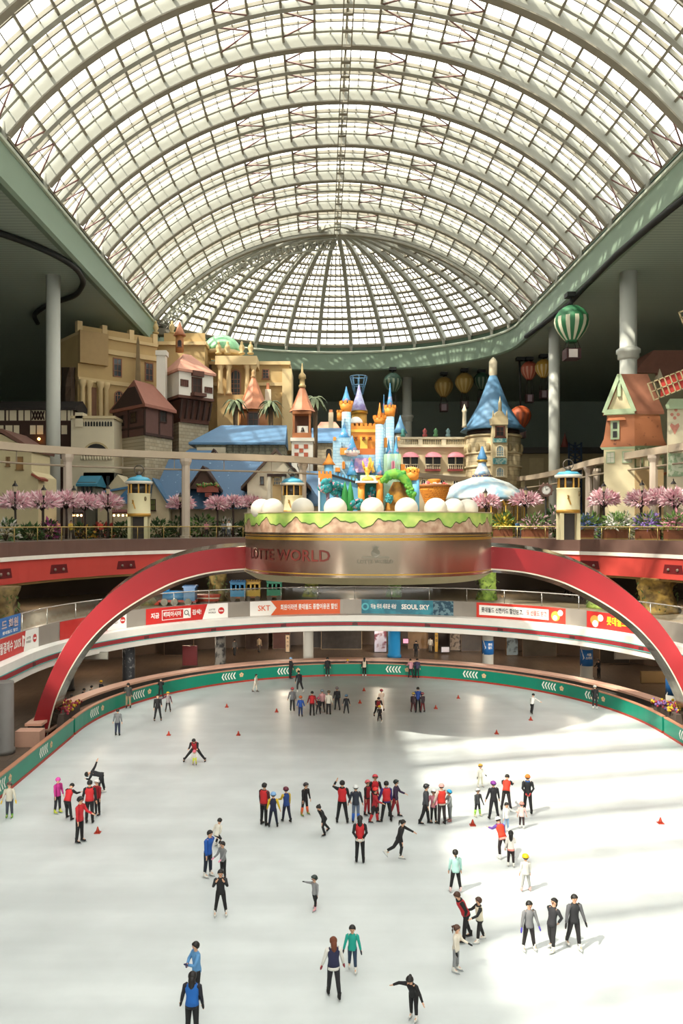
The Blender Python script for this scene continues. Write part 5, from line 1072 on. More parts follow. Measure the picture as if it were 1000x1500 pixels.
m = MB(); b.bx(m, 488, 514, 641, 752, .3, 3); m.build('left_wing', CB, b.root); b.put('orange_corner', CO, 488, 492, 640, 645, .2, 1); b.put('orange_course', CO, 498, 516, 656, 666, .1, .6); m = MB(); b.cone(m, 504, 619, 641.5, 18, 1, 16); m.build('spire', CONEB, b.root); m = MB(); b.cyl(m, 504, 641, 645, 17, 1.2); m.build('spire_base', CB, b.root)
b.win(499, 502.5, 647, 654, .25, CB, DARK, True, 1, 1, False); b.win(501, 505, 676, 687, .25, CO, CY, True, 1, 2, False)
m = MB(); b.cone(m, 515.5, 638, 662, 19, -.4, 16); m.build('spire', CONEB, b.root); m = MB(); b.cyl(m, 515.5, 662, 668, 15, -.4, 16, 22); m.build('spire_base', M('#e3c3c2', .6), b.root); m = MB(); b.merlons(m, 515.5, 660, 664, 22, 12, -.4); m.build('white_crenels', WHT, b.root)
m = MB(); m.prism([b.p(517, 692, .4), b.p(546, 692, .4), b.p(541, 671, .9), b.p(520, 671, .9)], (0, 1.6, 0)); m.build('purple_roof', CPU, b.root); m = MB(); m.bar(b.p(541, 671, .6), b.p(547, 692, .2), .12, .2); m.build('yellow_verge', CY, b.root)
b.put('middle_wall', CB, 512, 562, 666, 752, 1.2, 3); b.put('right_wing', CGR, 562, 587, 665, 752, .2, 3)
for x, y in ((569, 642), (580, 638)): m = MB(); b.cone(m, x, y, 666, 9.5, .8, 12); m.build('spire', CONEB, b.root); m = MB(); b.cyl(m, x, 665, 700, 10, .4, 12); m.build('turret_shaft', CGR, b.root)
b.win(573, 578, 675, 692, -.1, M('#d995a8', .6), M('#d0809a', .6), True, 1, 1, False); b.win(582, 584.5, 674, 680, -.1, CGR, DARK, True, 1, 1, False); b.put('orange_corner', CO, 586, 593, 680, 694, .2, 1.4); b.put('orange_corner', CO, 563, 567, 641, 655, .7, 1.2); b.put('orange_corner', CO, 583, 585.5, 640, 645, .5, 1.0)
for x, y, w_ in ((515, 672, 17), (556, 673, 13)): m = MB(); b.cone(m, x, y, 696, w_, -.5, 14); m.build('spire', CONEB, b.root); m = MB(); b.cyl(m, x, 695, 752, w_*.8, -.3, 14); m.build('turret_shaft', CGR, b.root)
# gate
for x0, x1, y0 in ((523, 535, 706), (550, 562, 697)):
    m = MB(); cx = (x0+x1)/2; b.cyl(m, cx, y0+4, 752, 10, -1.6, 14); b.cyl(m, cx, y0, y0+4.5, 12, -1.6, 14); b.cyl(m, cx, 744, 752, 11.5, -1.6, 14); m.build('gate_pillar', CO, b.root)
b.put('gate_lintel', CGR, 528, 552, 696, 706, -1.4, -.6); b.put('gate_opening', M('#1f6a58', .7), 534, 552, 706, 752, -.9, -.7); b.put('gate_sill', WHT, 521, 553, 704.5, 707, -2.0, -.8)
m = MB(); c = b.p(538, 704, -1.3); m.lathe([(.42, 0), (.4, .12), (.12, .3), (.12, .45), (.2, .6), (.3, .85)], c, 12)
for i in range(5): a = 2*pi*i/5; p = c+Vector((.26*cos(a), .26*sin(a), .8)); m.tube([p, p+Vector((.1*cos(a), .1*sin(a), .3)), p+Vector((.14*cos(a), .14*sin(a), .5))], [.09, .07, .01], 6)
m.build('golden_crown', CY, b.root)
# left front wall
m = MB(); b.cone(m, 481.5, 664, 681, 20, -.8, 14); m.build('orange_spire', CO, b.root); m = MB(); b.cyl(m, 481.5, 680, 752, 13.5, -.8, 14); m.build('turret_shaft', CBL, b.root)
m = MB(); b.bx(m, 466, 486, 694, 706, -1.6, .2)
for i in range(4): b.bx(m, 466+i*5.3, 469.5+i*5.3, 690, 694, -1.6, .2)
m.build('orange_parapet', CO, b.root); b.put('blue_corner', CBL, 468, 488, 706, 752, -1.4, .2)
m = MB(); m.prism([b.p(486, 752, -1), b.p(526, 752, -1), b.p(526, 707, -1), b.p(486, 695, -1)], (0, .6, 0)); m.build('sloping_wall', CBL, b.root); m = MB(); m.bar(b.p(486, 696, -1.1), b.p(526, 708, -1.1), .12, .14); m.build('dark_handrail', DARK, b.root)
m = MB()
for i in range(8): p = b.p(487+i*5, 693.5+i*1.5, -.7); m.cbox((p.x, p.y, p.z-.1), .13, .3, .22)
m.build('wall_crenels', CBL, b.root); b.put('orange_course', CO, 491, 498, 685, 691, -.2, .4); b.put('white_edge', WHT, 466, 468.3, 700, 752, -1.7, -1.4)
# right front
m = MB(); b.cyl(m, 607, 703, 752, 14, -1, 16); m.build('turret_shaft', CBL, b.root); m = MB(); b.cyl(m, 603, 692, 704, 19, -1, 16, 22); b.merlons(m, 603, 687, 692.4, 22, 10, -1); m.build('orange_parapet', CO, b.root); m = MB(); b.ball_ = None; m.ball(b.p(603, 690, -1), .45, .45, .28, 12, 5, 0, 90); m.build('orange_cap', CY, b.root)
m = MB(); rnd = random.Random(9); rings = []
for j in range(8):
    y = 752-j*6.6; w_ = 20-(j/7)**2*13; rings.append([b.p(583+w_*cos(a)+rnd.uniform(-.6, .6), y, -1.2+.7*sin(a)) for a in [2*pi*i/14 for i in range(14)]])
m.loft(rings, True, True, True); m.build('golden_rock', SPOT('#b98432', '#7d5626', 1.6, .52, .7, .1), b.root)
m = MB(); path = [(562, 706), (568, 696), (578, 694), (588, 697), (597, 708), (602, 722), (606, 738), (611, 750)]
m.tube([b.p(x, y, -2.0) for x, y in path], [.22, .3, .36, .34, .28, .2, .12, .06], 9)
for i in range(60):
    f = rnd.uniform(0, 5.5); i0 = int(f); fr = f-i0; x = path[i0][0]*(1-fr)+path[i0+1][0]*fr; y = path[i0][1]*(1-fr)+path[i0+1][1]*fr; m.ball(b.p(x+rnd.uniform(-4, 4), y+rnd.uniform(-4, 4), -2.1), rnd.uniform(.1, .2), None, None, 6, 4)
m.build('green_vine', SPOT('#3f8f3a', '#74ae3c', 3, .5, .7, .1), b.root)
# little painted trees
def ptree(px, y0, y1, w_, o, name, mt, trunk=None):
    m = MB(); rnd = random.Random(px); s_ = (b.d+o)/FPX
    for i in range(34): a = rnd.uniform(0, 2*pi); k = rnd.uniform(0, 1)**.5; m.ball(b.p(px+k*w_/2*.85*cos(a), (y0+y1)/2+k*(y1-y0)/2*.8*sin(a), o+rnd.uniform(-.25, .25)), rnd.uniform(.14, .26)*w_/26, None, None, 7, 5)
    m.build(name, mt, b.root)
    if trunk: m = MB(); b.cyl(m, px, y1-5, 752, trunk, o, 10); m.build('tree_trunk', M('#6f5a68', .8, 0, .2, 3), b.root)
FL = SPOT('#1f7f84', '#d98a9a', 4.5, .62, .7, .04)
ptree(480, 701, 722, 26, -2.4, 'flowering_crown', FL, 5); ptree(494, 706, 728, 22, -2.3, 'flowering_crown', FL, 4); ptree(523, 730, 748, 20, -2.6, 'flowering_bush', FL); ptree(545, 713, 730, 14, -1.2, 'flowering_crown', FL, 2.5); ptree(570, 722, 738, 12, -2.2, 'flowering_bush', M('#3f8f98', .7, 0, .2, 4))
for x in (505, 513):
    m = MB(); c = b.p(x, 752, -2.6); m.lathe([(.12, 0), (.24, .3), (.24, .8), (.16, 1.4), (.02, 1.95)], c, 10); m.build('cypress', M('#2d7f3c', .7, 0, .2, 4), b.root)
# white globe lamps along the podium edge
for i, (px, dd) in enumerate(((383, 49.2), (399, 48.4), (443, 47.2), (491, 46.5), (545, 46.3), (595, 46.5), (638, 47.2), (664, 48.2), (684, 49.3))):
    lab = ['first white globe from the left on the podium edge', 'second white globe, touching the first at the left end of the podium edge', 'white globe beneath the middle lantern kiosk on the podium edge', 'white globe in front of the teal flowering trees of the castle', 'white globe in front of the orange castle gate', 'white globe in front of the castle vine and golden rock', 'white globe in front of the orange basket', 'white globe touching its right neighbour near the right end of the podium', 'last white globe at the right end of the podium edge'][i]
    p = W(px, 768, dd); root = empty('globe', (p.x, p.y, 14.26), lab, 'globe', 'white globes along the podium edge'); m = MB(); m.ball((p.x, p.y, 14.45), .7, .7, .66, 22, 12); m.build('dome_shell', M('#cfc8ba', .6, 0, .05, 2), root); m = MB(); m.lathe([(.66, 0), (.68, .1), (.5, .12)], (p.x, p.y, 14.26), 20); m.build('base_ring', M('#b9ad9a', .6), root)
# ------------------------------------------------------------------ deck furniture, plants, monorail, balloons
IRON = M('#2f2a27', .5, .3, .1)
PK1, PK2, PK3 = M('#e6bcc4', .7, 0, .08, 4), M('#f0d9da', .7, 0, .05, 4), M('#d9a0ad', .7, 0, .1, 4)
def blades(mb, c, rx, ry, rz, n, rnd, ln, wd, nm=1, hemi=-.35):
    for _ in range(n):
        while True:
            u = Vector((rnd.uniform(-1, 1), rnd.uniform(-1, 1), rnd.uniform(hemi, 1)))
            if .12 < u.length < 1: break
        p = Vector(c)+Vector((u.x*rx, u.y*ry, u.z*rz)); d = (u.normalized()+Vector((rnd.uniform(-.5, .5), rnd.uniform(-.5, .5), rnd.uniform(-.3, .5)))).normalized()*ln*rnd.uniform(.6, 1.3)
        s = d.cross(Vector((rnd.uniform(-1, 1), rnd.uniform(-1, 1), rnd.uniform(-1, 1)))); s.normalize(); s *= wd*rnd.uniform(.7, 1.3)
        mb.mi = rnd.randrange(nm); mb.add([p, p+d*.5+s, p+d, p+d*.5-s], [(0, 1, 2, 3)], False)
    mb.mi = 0
def cherry(px, d, py, wpx, hpx, label, seed):
    rnd = random.Random(seed); c = W(px, py, d); r = wpx/2*d/FPX; h = hpx/2*d/FPX; root = empty('cherry_tree', (c.x, c.y, ZD), label, 'tree', 'pink cherry trees along the deck')
    m = MB(); m.tube([(c.x, c.y, ZD), (c.x+.05, c.y, (ZD+c.z)/2), (c.x, c.y, c.z)], [.13, .1, .08], 8)
    for i in range(7): a = 2*pi*i/7; m.tube([(c.x, c.y, c.z-h*.8), (c.x+r*.4*cos(a), c.y+r*.4*sin(a), c.z-h*.1), (c.x+r*.8*cos(a), c.y+r*.8*sin(a), c.z+h*.25)], [.07, .05, .02], 5)
    m.build('trunk', M('#3b2c28', .8, 0, .2, 3), root)
    m = MB(); blades(m, c, r*.9, r*.85, h*.85, 620, rnd, .55, .075, 3); m.build('blossom', [PK1, PK2, PK3], root)
for i, (px, d, py, w_, h_, lab) in enumerate(((22, 64, 737, 46, 26, 'cherry tree at the left edge in front of the cream house'), (62, 66, 736, 52, 30, 'cherry tree just left of the tall white column'), (97, 69, 735, 46, 27, 'cherry tree in front of the tall white column at left'), (124, 70.5, 738, 46, 26, 'cherry tree between the tall white column and the small grey village house'), (158, 73, 738, 40, 28, 'single cherry tree beside the left lantern kiosk'), (265, 78, 739, 35, 22, 'cherry tree beneath the flower balcony dormer'), (318, 79, 740, 30, 22, 'cherry tree left of the cream door cottage, first of a row of three'), (341, 80, 737, 34, 16, 'low cherry tree in the middle of the row below the white cottage'), (368, 81, 738, 32, 20, 'cherry tree at the left end of the podium below the white cottage'),
        (712, 80, 737, 40, 24, 'cherry tree in front of the carousel left side'), (770, 77, 734, 42, 24, 'cherry tree right of the carousel canopy'), (884, 71, 733, 42, 28, 'cherry tree under the copper gabled house'), (938, 68.5, 734, 40, 30, 'cherry tree left of the windmill'), (966, 67.5, 728, 34, 18, 'high cherry tree in front of the windmill'), (990, 66, 733, 44, 30, 'cherry tree at the right edge below the windmill'))):
    cherry(px, d, py, w_, h_, lab, i+1)
def lamp(px, d, py, label, globe=None):
    p = W(px, py, d); root = empty('street_lamp', (p.x, p.y, ZD), label, 'lamp post', 'iron lamp posts on the deck'); h = p.z-ZD
    m = MB(); m.lathe([(.16, 0), (.12, .3), (.06, .4), (.05, h-1.0), (.12, h-.95), (.08, h-.85)], (p.x, p.y, ZD), 10); m.build('post', IRON, root)
    m = MB(); m.lathe([(.12, h-.85), (.2, h-.4)], (p.x, p.y, ZD), 6, False); m.build('lantern_glass', M('#b9a98c', .3), root)
    m = MB(); m.lathe([(.26, h-.4), (.12, h-.18), (.05, h-.12), (.07, h-.05), (.01, h+.08)], (p.x, p.y, ZD), 6, False); m.build('lantern_cap', IRON, root)
for px, d, py, lab in ((22, 63, 705, 'iron lamp post at far left rising behind the first cherry tree'), (64, 65, 711, 'iron lamp post left of the tall white column'), (108, 69, 712, 'iron lamp post right of the tall white column'), (158, 72, 710, 'iron lamp post above the single cherry tree by the left kiosk'), (264, 77, 722, 'iron lamp post below the flower balcony'), (372, 82, 720, 'iron lamp post at the foot of the white cottage'), (711, 79, 716, 'iron lamp post before the carousel canopy'), (770, 76, 712, 'iron lamp post just right of the carousel'), (884, 70, 706, 'iron lamp post in front of the copper gabled house'), (940, 67.5, 704, 'iron lamp post left of the windmill shutter'), (986, 65.5, 702, 'iron lamp post at the right edge before the windmill')):
    lamp(px, d, py, lab)
# lantern kiosks
KC, KG = M('#d9cda4', .6, 0, .06), M('#b8893a', .4, .3)
def kiosk(px, d, ytop, ywin, ybody, ybase, wpx, label, clockmark=True):
    p = W(px, 768, d); z = lambda y: CZ-(y-PY)*d/FPX; r = wpx/2*d/FPX; c = (p.x, p.y, 0); root = empty('lantern_kiosk', (p.x, p.y, ZD), label, 'kiosk', 'lantern shaped kiosks')
    m = MB(); m.lathe([(r*1.02, z(ybase)), (r*1.02, z(ybase)+.1), (r, z(ybase)+.12), (r, z(ybody)-.1), (r*1.04, z(ybody))], c, 26); m.build('drum', KC, root)
    m = MB(); m.lathe([(r*1.03, z(ybase)+.02), (r*1.03, z(ybase)+.3)], c, 26); m.build('gold_band', KG, root)
    m = MB(); m.lathe([(r*.86, z(ybody)), (r*.86, z(ywin))], c, 20); m.build('dark_glazing', M('#2e2a26', .2), root)
    m = MB()
    for i in range(8): a = 2*pi*i/8+.2; m.bar((c[0]+r*.9*cos(a), c[1]+r*.9*sin(a), z(ybody)), (c[0]+r*.9*cos(a), c[1]+r*.9*sin(a), z(ywin)), .12, .12, (0, 1, 0))
    m.build('glazing_post', KG, root)
    m = MB(); m.lathe([(r*1.16, z(ywin)-.02), (r*1.2, z(ywin)+.22), (r*1.1, z(ywin)+.25)], c, 26); m.build('white_eave', WHITEW, root)
    m = MB(); m.lathe([(r*1.18, z(ywin)+.2), (r*.8, (z(ywin)+z(ytop))/2+.2), (r*.25, z(ytop)-.05), (r*.2, z(ytop)+.1)], c, 26); m.build('blue_roof', M('#4fa0bd', .45, 0, .1), root)
    m = MB(); m.lathe([(.22, z(ytop)), (.26, z(ytop)+.25), (.1, z(ytop)+.4)], c, 12); m.loft([[(c[0]+(.42+.05*cos(b_))*cos(a), c[1]+.05*sin(b_), z(ytop)+.55+(.42+.05*cos(b_))*sin(a)) for b_ in [2*pi*j/6 for j in range(6)]] for a in [2*pi*i/18 for i in range(19)]], True, False, True); m.build('ring_handle', M('#5b5148', .4, .4), root)
    for sx in (-1, 1):
        for sy in (-1, 1): m = MB(); m.box((c[0]+sx*r*.72-.14, c[1]+sy*r*.5-.14, ZD), (c[0]+sx*r*.72+.14, c[1]+sy*r*.5+.14, z(ybase))); m.build('leg', KC, root)
    m = MB(); m.box((c[0]-r*.5, c[1]-.2, ZD), (c[0]+r*.5, c[1]+.5, z(ybase)-.02)); m.build('counter_box', M('#3b3430', .6), root)
    m = MB(); m.bar((c[0]-.35, c[1]-r-.03, z((ybody+ybase)/2)+.45), (c[0]-.1, c[1]-r-.03, z((ybody+ybase)/2)-.35), .1, .06, (0, 1, 0)); m.bar((c[0]-.35, c[1]-r-.03, z((ybody+ybase)/2)+.1), (c[0]-.25, c[1]-r-.03, z((ybody+ybase)/2)+.4), .09, .06, (0, 1, 0)); m.build('painted_mark', KG, root)
    m = MB(); m.ball((c[0]+r*.72, c[1]-r*.72, z(ybody)-.5), .13, .06, .22, 8, 5); m.build('wall_lamp', M('#6b5a3a', .5), root)
kiosk(203.5, 71, 697, 709, 723, 757, 33, 'cream lantern kiosk with blue roof left of the speckled blue cottage'); kiosk(428, 79.5, 699, 711, 726, 752, 30, 'cream lantern kiosk with blue roof rising behind the podium globes'); kiosk(832, 65.5, 690, 700, 715, 752, 33, 'cream lantern kiosk with blue roof beside the round clock')
# monorail
MONO = M('#b3a18b', .6, 0, .06)
path = [W(px, 768, d) for px, d in ((-120, 58), (-50, 62), (0, 66), (60, 68.5), (100, 70), (160, 72), (200, 73), (272, 75), (340, 76.5), (443, 79), (520, 88), (590, 101), (650, 111), (700, 116), (740, 117), (780, 110), (812, 101), (842, 91), (866, 83.5), (898, 78), (930, 74), (965, 70), (1000, 66.5), (1060, 61))]
path = smooth_pts(resample([Vector((p.x, p.y, 20.1)) for p in path], 60), 2)
root = empty('monorail_track', (path[0].x, path[0].y, ZD), 'beige elevated monorail beam looping across the park behind the cherry trees', 'monorail track')
m = MB(); rg = []
for i, p in enumerate(path):
    d = (path[min(i+1, 59)]-path[max(i-1, 0)]).normalized(); s = Vector((-d.y, d.x, 0))*.38
    rg.append([p-s+Vector((0, 0, -.32)), p+s+Vector((0, 0, -.32)), p+s+Vector((0, 0, .32)), p-s+Vector((0, 0, .32))])
m.loft(rg, True, True, False); m.build('guide_beam', MONO, root)
m = MB(); m.tube([p+Vector((0, 0, -1.35)) for p in path], .1, 6); m.build('lower_cable_rail', M('#9a8a76', .6), root)
for p in path[::2]: m = MB(); m.bar(p+Vector((0, 0, -.3)), p+Vector((0, 0, -1.35)), .07, .07, (0, 1, 0)); m.build('hanger', M('#9a8a76', .6), root)
def near(px): return min(path, key=lambda p: abs(PX+p.x/p.y*FPX-px))
for px in (99, 272, 443, 862, 880, 909, 957):
    p = near(px) if px != 880 else W(873, 768, 88); p = Vector((p.x, p.y, 0))
    if px not in (880,): d = p.y; p.x = (px-PX)*d/FPX
    m = MB(); r = .52 if px < 500 else .5; m.lathe([(r*1.1, 0), (r*1.1, .2), (r*.8, .25), (r*.75, 6.9), (r*1.1, 7.3), (r*1.1, 7.58)], (p.x, p.y, ZD), 8, False); m.build('support_post', M('#b9a999', .6, 0, .05), root)
# balloons
def balloon(px, d, ytop, wpx, label, c1, c2, gond, basket):
    c = W(px, ytop+wpx/2, d); r = wpx/2*d/FPX; root = empty('balloon_ride', c, label, 'balloon', 'balloon ride cars hanging from the soffit')
    prof = [(.05, 1.0), (.42, .9), (.75, .66), (.95, .33), (1.0, 0), (.94, -.3), (.78, -.62), (.55, -.92), (.34, -1.15), (.28, -1.2)]
    m = MB(); m.lathe([(a*r, z*r) for a, z in prof], c, 24); m.build('envelope', M(c1, .55, 0, .08), root)
    m = MB()
    for i in range(12):
        a0 = 2*pi*i/12
        m.loft([[(c.x+q*r*1.012*cos(a0+e), c.y+q*r*1.012*sin(a0+e), c.z+z*r) for e in (-.12, 0, .12)] for q, z in ((.96, .25), (1.0, 0), (.94, -.3), (.78, -.62), (.55, -.92), (.36, -1.12))], False, False, True)
    m.build('stripe', M(c2, .55, 0, .05), root)
    zb = CZ-(basket[1]-PY)*d/FPX; zt = CZ-(basket[0]-PY)*d/FPX; w_ = r*.42
    m = MB(); m.box((c.x-w_, c.y-w_, zb), (c.x+w_, c.y+w_, zt)); m.build('gondola', M('#3a1f1e', .6), root)
    m = MB(); m.box((c.x-w_*.7, c.y-w_-.05, zb+.12), (c.x+w_*.5, c.y-w_, zt-.12)); m.build('gondola_panel', M(gond, .5), root)
    m = MB()
    for sx in (-1, 1):
        for sy in (-1, 1): m.tube([(c.x+sx*r*.25, c.y+sy*r*.25, c.z-r*1.15), (c.x+sx*w_*.9, c.y+sy*w_*.9, zt)], .04, 5)
    m.build('rigging', IRON, root)
    m = MB(); m.tube([(c.x, c.y, c.z+r*.98), (c.x-.1, c.y+.2, ZT-.2)], .16, 8); m.box((c.x-.6, c.y-.4, ZT-.5), (c.x+.6, c.y+.8, ZT)); m.build('hanger', M('#1f211f', .6), root)
balloon(837, 88, 447, 50, 'green and white striped balloon car hanging beside the right fascia', '#2f6b45', '#c9c8ae', '#d9cfc8', (512, 527))
balloon(650, 134, 552, 27, 'left yellow balloon car in the dark left of the blue cone tower', '#8d7038', '#a58d57', '#7d6a70', (592, 603)); balloon(680, 131, 546, 27, 'right yellow balloon car of the pair left of the blue cone tower', '#94773a', '#ab945c', '#6d5d5c', (588, 598)); balloon(705, 132, 545, 24, 'dark green balloon car half hidden behind the blue cone tower', '#2b4a38', '#6f7a68', '#5c5552', (583, 592))
balloon(775, 122, 529, 25, 'coral red balloon car right of the blue cone tower', '#a3503c', '#c08a74', '#8d7a80', (578, 590)); balloon(796, 120, 526, 25, 'yellow and pale striped balloon car beside the second white column', '#b38a38', '#c9b380', '#7d6d72', (572, 584)); balloon(762, 122, 594, 31, 'low orange balloon car peeking from behind the blue cone', '#b5562f', '#8d4a34', '#4d3a34', (632, 642)); balloon(575, 130, 546, 27, 'dark green balloon car above the castle right towers', '#2a4637', '#75806c', '#4a4542', (598, 606))
# ceiling track for the balloon ride
for lab, pts in (('curved dark ride track under the soffit at the left', [(-30, 330), (30, 350), (75, 368), (112, 390), (124, 412), (112, 432), (70, 444), (48, 460), (55, 472)]), ('straight dark ride track under the soffit along the right fascia', [(1010, 282), (960, 322), (900, 374), (850, 425), (838, 440), (800, 470), (770, 492)])):
    pp = []
    for x, y in pts: d = (ZT-.25-CZ)*FPX/(PY-y); pp.append(W(x, y, d))
    pp = smooth_pts(resample(pp, 40), 3); pp = [Vector((q.x, q.y, ZT-.36)) for q in pp]; m = MB(); m.tube(pp, .3, 6); tag(m.build('ride_track', M('#1b1d1c', .6)), lab, 'ride track', 'balloon ride tracks')
# carousel
b = Bld('carousel', 706, 88, 'carousel with marbled white and blue canopy and gold arches behind the podium', 'carousel')
CAN = SPOT('#d3d4cc', '#8fb4c6', .7, .52, .6, .1); m = MB(); c = b.p(706, 770); c.z = ZD; k = 88/FPX; r = 63*k
z = lambda y: CZ-(y-PY)*k-ZD
m.lathe([(r, z(733)), (r*1.0, z(729)), (r*.86, z(719)), (r*.62, z(708)), (r*.3, z(701)), (r*.22, z(699))], c, 32); m.build('canopy', CAN, b.root)
m = MB(); m.lathe([(r*.22, z(701)), (r*.24, z(697)), (r*.22, z(696))], c, 24); m.build('jewelled_collar', SPOT('#2b3358', '#c9a24a', 6, .55), b.root)
m = MB(); m.lathe([(r*.2, z(696)), (r*.16, z(690)), (r*.1, z(682)), (r*.09, z(676))], c, 20); m.build('upper_cupola', SPOT('#c9d0d3', '#8fb0cf', 1.5, .5), b.root)
m = MB(); m.lathe([(r*.08, z(676)), (r*.12, z(671)), (r*.07, z(664)), (r*.02, z(654))], c, 14); m.build('onion_finial', M('#5b92c0', .45, 0, .1), b.root)
m = MB(); m.lathe([(r*.12, z(677)), (r*.12, z(674))], c, 16); m.build('gold_ring', GOLD, b.root)
m = MB()
for i in range(18):
    a = 2*pi*i/18; u = Vector((-sin(a), cos(a), 0)); o_ = c+Vector((r*.97*cos(a), r*.97*sin(a), 0)); n = 8; w_ = pi*r*.95/18
    m.loft([[o_+u*(w_*s_*cos(pi*j/n))+Vector((0, 0, z(742)+w_*s_*1.0*sin(pi*j/n))) for s_ in (1.0, .72)]+[o_+u*(w_*.72*cos(pi*j/n))+Vector((-.2*cos(a), -.2*sin(a), z(742)+w_*.72*sin(pi*j/n)))] for j in range(n+1)], True, False, False)
    p = o_+u*w_; m.tube([(p.x, p.y, ZD+.3), (p.x, p.y, ZD+z(742))], .07, 6)
m.build('gold_arches', GOLD, b.root); m = MB(); m.lathe([(r*1.0, 0), (r*1.0, .3)], c, 32); m.build('platform', M('#8a6a4a', .6), b.root); m = MB(); m.lathe([(r*.35, .3), (r*.35, z(735))], c, 20); m.build('centre_drum', M('#c9a67a', .5, 0, .3, 1), b.root)
# orange basket ride
b = Bld('basket_ride', 636, 70, 'large orange woven basket decoration right of the castle', 'decoration'); c = b.p(636, 770); c.z = ZD; k = 70/FPX; z = lambda y: CZ-(y-PY)*k-ZD
m = MB(); m.lathe([(.5, 0), (.6, z(745)), (14*k, z(738)), (21*k, z(720)), (23*k, z(712)), (20*k, z(712)), (19*k, z(718))], c, 22); m.build('basket', BRICK('#d08a33', '#b8742a', '#8f5420', .3, .16, .02), b.root)
m = MB(); m.lathe([(23.5*k, z(714)), (24.5*k, z(711)), (22*k, z(710))], c, 22); m.build('rim', M('#8f5a2c', .6), b.root); m = MB(); m.lathe([(.3, z(718)), (6*k, z(710)), (10*k, z(703)), (8*k, z(702))], c, 14); m.build('small_cup', M('#d98a2e', .6), b.root)
m = MB(); rnd = random.Random(5)
for i in range(26): a = rnd.uniform(0, 2*pi); q = rnd.uniform(.3, 1)*19*k; m.ball((c.x+q*cos(a), c.y+q*sin(a), c.z+z(712)+rnd.uniform(0, .25)), rnd.uniform(.12, .25), None, None, 6, 4)
m.build('flowers', SPOT('#d9c9b9', '#b8474a', 3, .5), b.root)
# lattice funnel behind the castle
b = Bld('lattice_funnel', 525, 122, 'pale blue lattice funnel above the castle spires', 'decoration'); c = b.p(525, 610); k = 122/FPX
m = MB(); zt_, zb_ = CZ-(552-PY)*k, CZ-(578-PY)*k
for q, z_ in ((12.5, zt_), (9, (zt_+zb_)/2), (6, zb_)): m.loft([[(c.x+(q*k+.09*cos(e))*cos(a), c.y+(q*k+.09*cos(e))*sin(a), z_+.09*sin(e)) for e in (0, 1.57, 3.14, 4.71)] for a in [2*pi*i/20 for i in range(21)]], True, False, True)
for i in range(8): a = 2*pi*i/8; m.tube([(c.x+12.5*k*cos(a), c.y+12.5*k*sin(a), zt_), (c.x+6*k*cos(a), c.y+6*k*sin(a), zb_)], .09, 5)
m.build('steel_frame', M('#5c87a8', .5), b.root); m = MB(); m.tube([(c.x, c.y, ZD), (c.x, c.y, zb_)], .5, 10)
for i in range(4): a = pi*i/2; m.bar((c.x, c.y, zb_-.3), (c.x+6*k*cos(a), c.y+6*k*sin(a), zb_), .15, .15)
m.build('mast', M('#3f4d57', .5), b.root)
# clock
b = Bld('clock', 799, 73, 'round white clock on an ornate iron post left of the right lantern kiosk', 'clock'); c = b.p(799, 718); k = 73/FPX
m = MB(); m.lathe([(.3, 0), (.2, .4), (.1, .5), (.09, c.z-ZD-.4)], (c.x, c.y, ZD), 12); m.build('post', IRON, b.root)
def disc_y(m, c, r0, r1, y0, y1, n=24): m.loft([[(c.x+r*cos(2*pi*i/n), y, c.z+r*sin(2*pi*i/n)) for i in range(n)] for r, y in ((r0, y1), (r1, y1), (r1, y0), (r0, y0))], True, False, False)
m = MB(); disc_y(m, c, .42, .62, c.y-.16, c.y+.16)
for i in range(10): a = 2*pi*i/10; m.ball((c.x+.62*cos(a), c.y, c.z+.62*sin(a)), .12, .1, .12, 7, 4)
m.build('ornate_frame', M('#6d5248', .5, .3), b.root); m = MB(); m.prism([(c.x+.45*cos(2*pi*i/24), c.y-.1, c.z+.45*sin(2*pi*i/24)) for i in range(24)], (0, .2, 0)); m.build('dial', M('#e6e2da', .4), b.root)
m = MB(); m.bar((c.x, c.y-.12, c.z), (c.x+.2, c.y-.12, c.z+.16), .04, .02, (0, 1, 0)); m.bar((c.x, c.y-.12, c.z), (c.x-.06, c.y-.12, c.z+.33), .035, .02, (0, 1, 0)); m.build('hands', IRON, b.root)
m = MB()
for i in range(12): a = 2*pi*i/12; m.bar((c.x+.34*cos(a), c.y-.115, c.z+.34*sin(a)), (c.x+.4*cos(a), c.y-.115, c.z+.4*sin(a)), .03, .02, (0, 1, 0))
m.build('hour_marks', IRON, b.root)
# planters and shrubs
GRN = [M('#4d6a35', .7, 0, .25, 3), M('#6d8a45', .7, 0, .2, 3), M('#c2bcae', .7, 0, .2, 3)]
def planter(px, wpx, d, label, fl, seed):
    p = W(px, 768, d); w_ = wpx*d/FPX/2; rnd = random.Random(seed); root = empty('planter', (p.x, p.y, ZD), label, 'planter', 'brown planter boxes along the right railing')
    m = MB(); m.box((p.x-w_, p.y-.45, ZD+.12), (p.x+w_, p.y+.45, ZD+.85)); m.build('box', M('#8a4f38', .6, 0, .12, 2), root)
    m = MB(); m.box((p.x-w_-.06, p.y-.5, ZD+.85), (p.x+w_+.06, p.y+.5, ZD+.95)); m.box((p.x-w_, p.y-.47, ZD), (p.x+w_, p.y+.47, ZD+.12)); m.build('gold_rim', M('#a98a54', .5, .2), root)
    m = MB(); blades(m, (p.x, p.y, ZD+1.3), w_*1.05, .6, .85, 260, rnd, .5, .08, 3, -.4); m.mi = 2
    for _ in range(40): m.ball((p.x+rnd.uniform(-w_, w_), p.y+rnd.uniform(-.5, .1), ZD+1.0+rnd.uniform(0, .5)), rnd.uniform(.06, .11), None, None, 6, 4)
    m.mi = 0; m.build('plants', GRN[:2]+[M(fl, .7, 0, .15, 4)], root)
